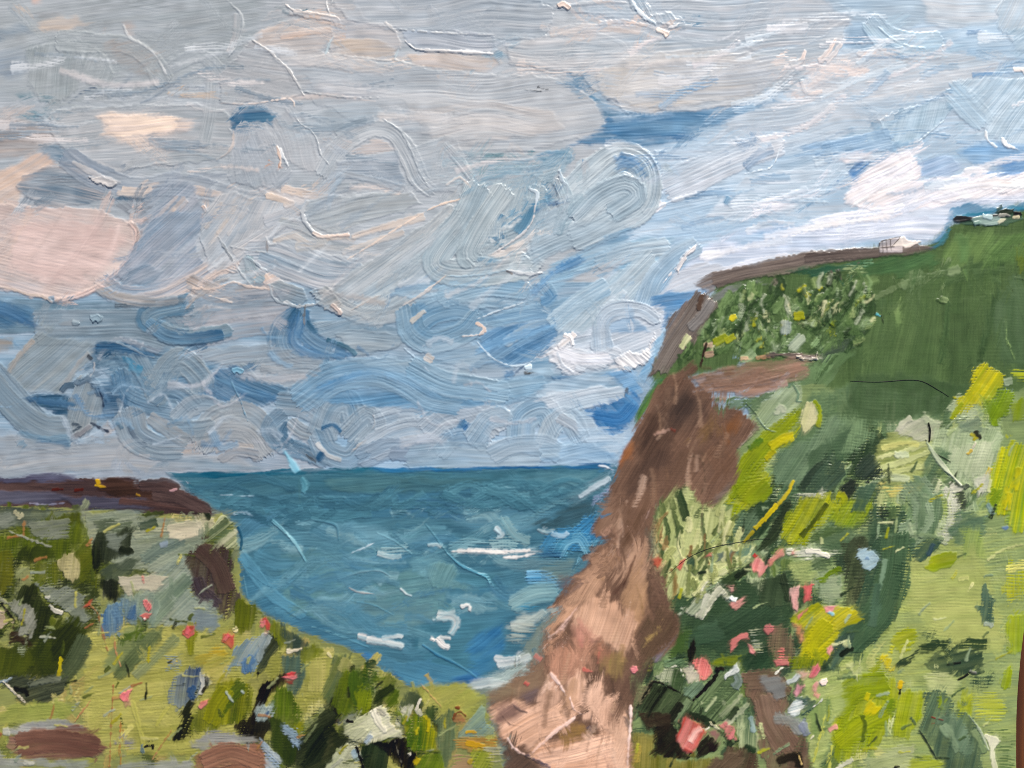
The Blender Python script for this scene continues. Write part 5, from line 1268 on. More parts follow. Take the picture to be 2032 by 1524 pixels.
SLOPE = """
B 5 7F9868 93A972 s3 n3 h.5 : 1290,1010 1330,960 1400,960 1440,900 1500,800 1600,760 1680,780 1900,800 2000,780 2120,740 2120,1600 1240,1600 1240,1340 1300,1240
P 80 6B8A64 5A7A56 s12 h.5 b1.2 d.12 : 1600,780 1700,760 1820,780 1900,800 1880,840 1780,840 1700,860 1640,900 1580,960 1540,960 1540,900 1580,850
P 80 57744E 496840 s12 h.5 b1.2 d.1 : 1700,740 1800,740 1900,760 1960,770 1940,800 1880,820 1800,836 1720,840 1660,830
P 86 6E8E6A 82A078 s12 h.5 d.2 : 1620,830 1700,820 1740,860 1700,900 1640,900
P 5 93A972 A5B468 s14 h.5 b1.1 : 1760,1060 1900,1060 2070,1020 2070,1560 1780,1560 1700,1400 1760,1250
P 5 B1BC74 A2B166 s16 h.5 : 1800,1100 1880,1090 1960,1110 1980,1200 1940,1260 1850,1270 1800,1200
P 5 BCC47A ABB86C s12 h.5 d.25 : 1840,1200 1950,1180 2000,1220 1990,1300 1900,1290 1850,1260
# pale grass by the cliff
P 80 A9B678 BFC890 s6 h.6 b1.2 d.1 : 1320,984 1370,962 1392,1000 1450,1012 1460,1060 1500,1084 1480,1120 1400,1160 1350,1190 1320,1190 1300,1150 1294,1060
P 75 C6CE9A B1BF84 s7 h.7 d.2 : 1340,960 1372,962 1384,990 1360,1000 1330,1004
30 B4C084 C9CE98 s8 h.6 d.2 : 1400,1010 1392,1060 1386,1100
24 9DAE6E B4BE80 s8 h.6 d.2 : 1440,1030 1410,1080 1370,1120
9 D6D9A6 BFC68C h.8 d.15 : 1384,1052 1376,1090
6 D9DCAA BFC68C h.8 d.15 : 1430,1076 1400,1104 1380,1120
6 D3D8A2 B9C286 h.8 d.15 : 1340,1104 1356,1080 1350,1060
14 31492C 3F5A36 h.9 s4 d.1 : 1344,970 1354,1000 1362,1030
5 2A3A24 3A4C30 h.8 s3 : 1338,1020 1344,1042
10 456238 567444 s5 d.15 : 1310,1000 1320,980 1330,966
8 5E7A48 6E8A56 s5 d.2 : 1420,1000 1440,1010 1450,1000
P 70 C09A5C E0D2A2 s4 h.9 r.4 : 1300,1036 1312,1050 1324,1080 1334,1110 1332,1130 1312,1142 1298,1124 1296,1080
P 75 D9D2A4 B8A66C s4 h.8 : 1298,1036 1310,1048 1316,1080 1302,1084
P 80 D6D9BA A9B890 s3 h.8 : 1284,1080 1296,1090 1300,1110 1290,1124 1284,1106
5 26301F 33402A s3 : 1284,1100 1288,1112 1294,1116
P 80 7FA09A 5E7F78 s7 h.6 : 1282,1120 1296,1124 1292,1160 1280,1160
10 8A6A3A A58448 s6 h.7 d.1 : 1334,1130 1340,1160 1334,1200
8 6E4E2C 8A6A40 s5 h.7 : 1320,1140 1316,1170 1316,1176
# grey green leaves under the brown shoulder
P 40 6C8A5E 54744A s5 h.7 b1.3 : 1376,800 1420,786 1470,790 1500,788 1480,810 1440,830 1400,850 1380,870 1390,840
P 50 5C7A44 4A6838 s6 h.7 : 1396,850 1440,806 1450,810 1410,860 1390,880
P 45 8CA384 A9BCA0 s4 h.9 r.5 b1.2 : 1484,800 1530,776 1580,760 1598,784 1584,806 1560,826 1544,850 1524,854 1500,836
P 40 6A8864 56754E s5 h.8 : 1470,790 1536,774 1520,800 1490,824 1480,810
12 C3CCB8 A9B8A0 h.9 s5 d.1 : 1540,820 1548,808 1556,816
4 3A5238 4A6446 h1.8 r0 s2 n1 : 1480,800 1500,822 1514,844 1532,856
6 93AE98 6F8C74 h2.2 r0 s2 n1 : 1504,830 1520,850 1536,856
6 86A68C 6A8A70 h2.4 r0 s2 n1 : 1574,764 1584,782 1580,796 1590,796
# browns at the seam
P 40 7C7464 8F887A s6 h.8 d.15 : 1470,840 1500,836 1510,850 1490,870 1470,880
9 C9BEB4 9A8C80 h1.2 d.15 s3 n3 : 1464,888 1478,872 1490,862
# lime sweep
P 50 879A0A A3AE10 s4 h.8 b1.4 k1.3 r.4 : 1436,1000 1440,966 1470,922 1500,874 1530,850 1560,826 1578,806 1592,806 1592,836 1580,862 1556,884 1530,906 1518,930 1530,958 1526,986 1500,1006 1476,1006 1456,1000
40-30 7C930C 95A60C h.8 b1.5 : 1456,980 1480,930 1520,880 1570,830
P 40 92A30A 7F960A s5 h.8 : 1460,960 1500,940 1524,950 1528,980 1500,1002 1470,996
18-6 8CA00A 9AAA0E h.8 s4 : 1464,1006 1450,1036 1442,1060
16 C9C010 B4B20E h1 d.15 s4 : 1530,886 1556,870 1572,866
12 C4BC10 A8AC10 h1 d.15 s4 : 1520,910 1536,896
12 4E7A20 5E8A24 s6 h.7 : 1488,890 1510,872
P 70 D6D4AC C3C694 s4 h.9 d.1 b1.3 : 1594,806 1612,798 1624,812 1624,838 1608,852 1594,856 1586,840
8 8FA414 A3AE20 h1 s3 : 1614,796 1626,814 1622,846
# mid greys
P 60 67856A 7C9878 s10 h.6 b1.2 : 1540,900 1600,870 1660,820 1680,840 1640,900 1600,960 1540,970 1524,930
P 55 5A785A 4C6A4C s8 h.6 b1.2 d.1 : 1600,900 1660,860 1690,840 1680,880 1640,930 1600,950
P 40 3F5848 4F6A56 s5 h.7 d.1 : 1596,930 1640,916 1672,914 1676,940 1660,972 1620,984 1590,984
16-10 35493A 445A46 s5 h.7 d.1 : 1590,970 1610,936 1630,916
P 40 2C3830 3C483C s5 h.7 : 1662,976 1680,950 1696,950 1700,975 1680,990
P 60 3E5A3C 2F4830 s6 h.7 d.1 : 1500,1000 1540,990 1560,1000 1540,1030 1510,1060 1480,1080 1470,1060 1480,1020
P 60 5C7A60 6E8A6C s8 h.6 : 1470,1020 1500,1010 1510,1040 1480,1070 1450,1090 1440,1070
P 85 7FA08A 6A8E74 s8 h.6 d.15 : 1450,1090 1490,1080 1510,1100 1470,1120
P 3 E2E0D4 B4C0A8 s4 h1.2 d.3 n4 : 1560,982 1600,976 1640,974 1634,986 1590,990 1566,988
P 50 2F3E2A 3E5034 s5 h.7 : 1504,1084 1540,1020 1566,990 1574,1000 1550,1050 1520,1090 1500,1096
P 55 8A9A0A A5AE14 s4 h.8 b1.6 k1.4 r.4 : 1544,1062 1566,1010 1590,988 1640,976 1664,976 1676,984 1672,1004 1640,1034 1612,1060 1594,1082 1564,1080
14-10 B4B418 8FA010 h.9 d.1 : 1660,980 1674,986 1672,1002
10 4A5A14 5E6E14 h.8 d.1 s4 : 1640,1000 1610,1040 1590,1062
8-6 DCC804 C4AE08 h1.6 r.2 s3 n3 : 1574,954 1562,978 1540,1004
10-8 DCC804 B8A808 h1.6 r.2 s3 n3 : 1540,1002 1520,1026 1498,1048
6 D0BC08 A89C10 h1.3 s3 n3 : 1494,1054 1480,1070 1474,1076
P 60 7C9A22 98AA20 s6 h.7 d.05 : 1650,1010 1690,990 1722,990 1728,1010 1718,1034 1690,1050 1660,1046 1644,1030
P 30 5E7A48 4E6A3E s6 h.7 : 1640,1040 1690,1050 1710,1030 1700,1060 1660,1080 1620,1080 1600,1074
P 20 6E8A66 5C7A58 s8 h.6 : 1630,1060 1700,1050 1740,1040 1720,1090 1660,1100 1630,1090
# hatched pale oval
P 10 9AA862 A9B470 s6 h.7 d.1 : 1738,880 1760,860 1800,854 1840,876 1850,900 1846,936 1800,958 1750,962 1738,940
12 CDD69A B1BF86 h.8 d.2 s4 : 1742,930 1790,916 1840,896
10 C6CE90 B4C084 h.8 d.2 s4 : 1746,946 1800,930 1844,922
10 D3D9A2 B9C48A h.8 d.2 s4 : 1740,908 1790,896 1836,880
12 D6D98E C6C87A h.7 d.25 s5 : 1750,890 1790,880 1820,882
14 BFCFA8 D3DCC0 h.8 d.15 s4 : 1776,902 1800,902
16 C9D6B4 B4C49A h.8 d.15 s5 : 1770,946 1800,950
P 0 D9D284 C6BC60 s8 h.6 d.25 : 1736,964 1800,960 1840,950 1836,972 1780,984 1740,980
P 30 C6CAB8 B1BAA0 s5 h.9 n4 d.05 : 1776,850 1800,830 1812,836 1840,826 1868,838 1862,868 1830,874 1800,868
P 0 B8C4A8 A9B89A s6 h.8 : 1826,826 1832,814 1850,826 1866,838 1850,846
10 D0D2C4 B9BEA8 h1 s4 : 1780,852 1796,836 1806,830
P 50 33443A 42564A s3 h.9 r.3 : 1694,934 1710,906 1726,896 1738,906 1742,926 1764,952 1720,956 1702,946
P 60 5C7C66 4C6C56 s6 h.6 : 1700,960 1736,958 1730,980 1716,1020 1690,1010
P 70 9DB58C B4C6A4 s7 h.6 b1.2 d.1 : 1850,846 1900,850 1960,850 1990,860 1984,900 1970,940 1950,972 1900,960 1870,930 1846,890
P 75 ABBD9A BFCBAE s8 h.6 : 1890,880 1960,876 1976,900 1960,940 1920,950 1890,920
P 55 567455 6A8866 s8 h.6 : 1836,900 1870,880 1890,900 1870,940 1846,980 1820,990
P 20 8A9C88 78907A s6 h.8 b1.3 : 1900,830 1940,816 1950,840 1940,864 1900,850
P 45 B9C9A8 A3B894 s4 h.9 : 1878,812 1886,792 1904,784 1930,800 1944,818 1930,832 1900,838
6-9 D9E2CC A9BCA0 h2.6 r0 s2 n1 : 1838,878 1860,912 1888,944 1906,962
3 1E2A1C 2E3A2A h.8 s2 n1 : 1836,874 1850,896 1874,910 1884,916
4 15170F 22261C h1 s2 n1 b0 : 1841,840 1844,856 1842,876
P 20 C9CDBE DADACC s4 h1.1 : 1880,950 1900,960 1920,964 1900,978 1884,976
8 4E5A4C 6A7868 h1.2 s3 : 1896,960 1914,966 1920,962
10 C9C020 8F9010 s4 h1 n4 : 1926,862 1936,866 1932,872
8 2A2E1E 3E4430 s4 h.8 : 1934,856 1944,870
5 E8E4D4 C9C8B4 h1.3 s2 : 1934,878 1928,890
5 D9B820 C9A820 h1.1 s2 : 1920,900 1926,894
# bright strokes at the right rim
P 60 D2CA08 A9B20E s4 h.9 b1.5 k1.3 n4 : 1930,730 1950,720 1968,728 1990,738 1998,748 1986,770 1962,800 1936,806 1908,826 1888,832 1898,810 1888,786 1910,784 1926,764
10 A0AE10 8CA010 h.8 s4 : 1908,800 1896,816 1888,830
P 70 6F9210 86A414 s4 h.8 r.4 : 1950,806 1970,776 1996,766 2008,784 2002,820 1984,848 1966,850 1952,830
P 0 94AE1A B1BE24 s5 h.7 d.4 : 2000,730 2060,718 2060,760 2004,756
12 8AA086 A3B69C h.9 s4 : 1994,758 2006,756
P 80 8A9E10 74900E s5 h.7 : 2006,800 2060,780 2060,830 2010,834
P 75 8FAE10 B9C010 s4 h.8 b1.5 k1.3 : 1966,930 1984,886 2010,872 2060,880 2060,1054 2006,1056 1994,1020 1966,1016 1956,1000
14 D8C80C B9B40C h1 s5 d.1 : 2002,980 1998,1010
12 C9C40C A9B40C h1 s5 d.15 : 2020,930 2016,970
P 40 6E9214 86A418 s5 h.7 : 1958,1000 1972,960 1984,970 1980,1010 1964,1014
8 DCC828 C4B020 h1 s3 : 1956,944 1964,930
8 E2E2D2 C6CCB4 h1 s4 d.1 : 1944,960 1958,944
P 80 CDD0C4 B4BFA8 s6 h.8 : 1930,950 1964,930 1960,970 1940,990
10 7C9C9A 94AEA8 s6 : 1960,1000 1970,1020
6 5A7FB4 6F90C0 h.9 s4 : 1990,1048 1998,1046
# grey loop strokes
60-50 93AA90 7C9878 h.7 b1.5 r.4 : 1812,966 1836,1000 1832,1040 1800,1062
P 85 5E7C5C 7C9876 s5 h.7 d.1 : 1824,984 1866,978 1870,1010 1850,1070 1820,1070 1816,1030
26-22 CBD0C2 A9B89E h1.0 b1.6 r.4 : 1880,972 1894,1010 1888,1044 1866,1072
20 86A080 9DB498 h.8 b1.4 : 1840,1000 1846,1030 1826,1062
P 60 3A4438 4A564A s4 h.8 n4 : 1892,980 1914,974 1920,1000 1916,1020 1902,1010
5 93AE8C B1C4A8 h1.4 r0 s3 : 1742,1036 1742,1060 1736,1070
8 9DB48C 86A078 h1 s4 d.1 : 1740,1066 1790,1062 1830,1060 1870,1070
P 20 6E8C70 5A7A60 s8 h.6 : 1900,1010 1950,1020 1960,1060 1920,1090 1890,1080 1880,1050
P 80 8AA458 9DB264 s8 h.5 d.2 : 1900,1050 1950,1050 1960,1110 1910,1110
# the dark stem
P 70 3E4A34 4E5A40 s6 h.7 b1.3 : 1664,1080 1710,1060 1730,1090 1720,1140 1710,1200 1674,1200 1676,1140
P 70 4A6A50 3E5C46 s5 h.7 b1.3 : 1730,1060 1800,1066 1830,1070 1800,1090 1796,1120 1790,1200 1770,1240 1740,1270 1700,1300 1660,1300 1660,1250 1690,1220 1710,1160 1720,1110
70-60 456648 587A58 h.7 b1.5 : 1780,1070 1770,1150 1740,1220 1690,1270
30-20 3A5A3E 4A6A4C h.7 d.35 s4 : 1784,1120 1782,1160 1778,1190
12-7 86A68C 6E9074 h.7 d.1 s5 : 1756,1110 1750,1140 1744,1170
16 5E8068 4E7058 h.7 s6 : 1740,1160 1734,1200 1730,1240
P 45 50705A 3E5E50 s4 h.8 r.3 : 1800,1086 1820,1074 1866,1072 1860,1090 1830,1112 1812,1108
10 33506A 4A6A78 s5 h.7 : 1850,1080 1840,1100
P 20 B4CDD8 9CBCD0 s3 h1.1 n4 r.4 : 1698,1088 1714,1090 1732,1096 1746,1108 1738,1118 1726,1130 1714,1130 1708,1114 1698,1106
6 6A98C8 8AB0D8 s3 : 1718,1106 1722,1108
4 34301C 4A4428 s3 h.8 : 1700,1080 1706,1086
P 10 E6E6DE B9C4B0 s4 h1.2 d.35 n4 : 1560,1092 1600,1088 1650,1090 1668,1098 1650,1106 1620,1112 1580,1106
10 EDEBE4 D0D2C8 h1.5 d.2 s3 n4 : 1600,1092 1626,1096 1644,1104
P 10 8FA66A A9B878 s7 h.6 : 1560,1110 1610,1112 1620,1140 1600,1160 1560,1150
P 10 93A98A A9B896 s6 h.6 d.1 : 1620,1150 1670,1140 1674,1190 1640,1200 1624,1180
P 30 55704A 667E58 s6 h.6 d.1 : 1610,1106 1650,1110 1640,1134 1616,1132
P 25 7F9A14 6A8A18 s4 h.8 n4 : 1616,1148 1640,1134 1664,1124 1676,1126 1674,1138 1640,1150 1620,1154
P 15 9AAA0E 86A014 s4 h.8 n4 d.05 : 1836,1120 1850,1106 1878,1094 1898,1096 1898,1112 1884,1128 1860,1132 1840,1130
P 85 4A6A5A 5C7C68 s4 h.8 : 1948,1160 1958,1156 1966,1172 1970,1210 1974,1232 1962,1244 1948,1238 1944,1216 1930,1204 1946,1200
12 C3CFC4 9FB4A8 h1 s5 : 1954,1236 1966,1240
6 DADCA0 C6CA88 h.9 s3 : 1920,1172 1930,1158
8 CED48E BCC47A h.8 d.2 s4 : 1902,1150 1920,1146
4 CDD49A B9C284 h.8 s3 : 1960,1110 1990,1090 2030,1080
P 88 9AAC14 B4BC30 s4 h.7 d.38 : 1988,1130 2010,1100 2060,1080 2060,1190 2000,1206 1986,1180
P 88 8FA814 A5B620 s4 h.7 d.15 : 1994,1250 2004,1226 2060,1210 2060,1290 2016,1296 1996,1290
20 CDCF60 E0E090 h.7 d.4 s4 : 2000,1130 2030,1120
# dark hatch
P 86 4A6440 5C7650 s4 h.6 d.35 : 1816,1250 1860,1240 1866,1268 1830,1276 1814,1266
P 0 3C5636 2F482E s4 h.7 d.32 : 1820,1276 1880,1268 1956,1264 1960,1290 1900,1290 1824,1296
P 20 456048 37503A s5 h.7 d.12 : 1850,1300 1900,1288 1950,1290 1950,1336 1900,1344 1860,1340 1834,1320
P 86 3E5840 4E6A50 s5 h.6 d.4 : 1900,1336 1970,1330 1976,1370 1930,1376
P 80 4A6650 5C7860 s3 h.8 : 1878,1260 1886,1256 1894,1280 1884,1292
P 30 3A5438 2C4430 s4 h.7 : 1784,1308 1800,1302 1822,1292 1800,1316 1784,1330 1774,1322
5 121410 23261F h1.6 s2 n1 b0 : 1900,1348 1912,1342 1920,1336
6 C9CDD0 1C1E1A h1.8 s2 n1 : 1924,1332 1934,1334
5 1A1E18 2C3228 h1.2 s2 n1 : 1880,1318 1904,1314
# lime clumps
P 20 92A40C AEB61E s4 h.8 b1.2 : 1760,1264 1780,1252 1810,1246 1824,1262 1812,1280 1786,1290 1764,1284
8 C6C82E A8B220 h.9 s4 : 1770,1282 1766,1294
6 D2DA9A BCC880 h.9 s3 : 1800,1272 1790,1292 1786,1304
P 60 D8C808 C0B410 s4 h1.1 n4 : 1744,1300 1760,1296 1766,1314 1776,1328 1764,1330 1752,1318
P 40 839C14 97A81C s5 h.7 d.3 : 1716,1330 1740,1300 1760,1320 1776,1340 1730,1348
P 20 D0D8A0 B4C284 s6 h.7 : 1676,1314 1710,1306 1716,1330 1690,1336
P 75 8CA00A A3B010 s5 h.8 b1.3 r.3 : 1646,1420 1656,1390 1680,1366 1720,1352 1776,1348 1786,1372 1780,1400 1766,1424 1776,1440 1750,1470 1720,1490 1690,1508 1656,1510 1644,1460
60 7F980A 96A80E h.8 b1.4 : 1660,1400 1700,1366 1750,1360
50 869C0A A0AE14 h.8 b1.4 : 1670,1470 1710,1440 1750,1420
P 50 DCCA06 C9C00C s6 h1 d.1 : 1712,1402 1724,1386 1742,1396 1746,1410 1726,1414 1714,1420
10 D8CC10 BCBC10 h1 s5 : 1718,1388 1722,1376
P 40 6A8A14 7C9810 s5 h.8 : 1752,1390 1782,1388 1776,1420 1764,1416
8 556B1A 6A7F1C h.7 s4 d.1 : 1710,1420 1716,1440 1710,1470
P 80 92A810 A8B624 s5 h.7 d.1 : 1784,1372 1830,1366 1832,1420 1816,1440 1800,1466 1770,1460 1774,1430
P 80 D6DEB0 BCCA90 s3 h.8 : 1764,1430 1772,1424 1770,1456 1764,1460
5 4E6A50 5E7A60 h1 s3 : 1808,1424 1814,1436
4 2A2E1C 3C4228 h1 s2 : 1786,1362 1784,1376
8 D6B80C C4A810 h1.1 s3 : 1788,1352 1784,1364
P 5 A8B62A C0C850 s4 h.7 d.3 : 1920,1380 1970,1368 1994,1390 1998,1416 1980,1436 1930,1430
P 80 94A81A A9B62C s5 h.7 d.15 : 1896,1390 1924,1374 1930,1430 1900,1420
P 80 8AA414 9DB21C s3 h.9 r.3 : 1982,1350 1990,1332 2004,1324 2008,1340 2000,1362 1988,1366
P 0 7F9A50 4E7048 s4 h.6 d.4 : 1950,1440 2014,1436 2014,1480 1960,1480
P 0 5E7C4C 7F9A60 s4 h.6 d.4 : 1970,1470 2014,1464 2014,1550 1970,1550
P 5 C0CA92 A9B87C s8 h.6 : 1830,1340 1880,1330 1900,1350 1890,1380 1840,1374
P 70 466250 6A8666 s3 h1.1 r.5 b1.2 : 1832,1376 1856,1366 1880,1372 1898,1390 1892,1408 1926,1420 1948,1456 1964,1492 1946,1500 1952,1550 1876,1550 1850,1490 1822,1448 1834,1416
P 65 7F9A80 5C7A60 s7 h.8 b1.4 : 1850,1420 1890,1416 1920,1440 1930,1490 1910,1500 1880,1470
16-8 93AC8C 7C9878 h.9 s5 d.1 : 1870,1440 1890,1470 1896,1490
12 9DB484 7C9868 h.9 s5 d.1 : 1930,1450 1944,1474 1950,1490
4 C0D0B8 8AA68C h2.2 r0 s2 n1 : 1922,1420 1942,1446 1960,1486
4 2A3A30 3A4C40 h2 r0 s2 n1 : 1824,1450 1838,1472 1858,1506
P 80 7C9420 8FA628 s4 h.9 : 1858,1380 1870,1376 1870,1404 1858,1404
P 70 E2E4D0 CDD2B4 s3 h1.5 r.5 n2 : 1952,1456 1972,1460 1983,1470 1972,1484 1976,1530 1966,1540 1964,1490
3 8A2A20 A03A30 h1.2 s2 n1 b0 : 1848,1422 1854,1424
3 7A2A24 903830 h1.2 s2 n1 b0 : 1862,1426 1870,1428
P 10 93A62C A9B640 s6 h.7 : 1790,1510 1840,1496 1870,1520 1860,1550 1800,1550
P 15 A3B184 B4BF90 s6 h.6 : 1700,1510 1780,1480 1820,1480 1800,1530 1720,1550
10 E6E6DA C3C8B4 h1.4 s3 d.15 n4 : 1660,1524 1680,1512 1690,1506
6 1A1C16 2A2C22 h1 s2 : 1774,1522 1784,1520
"""
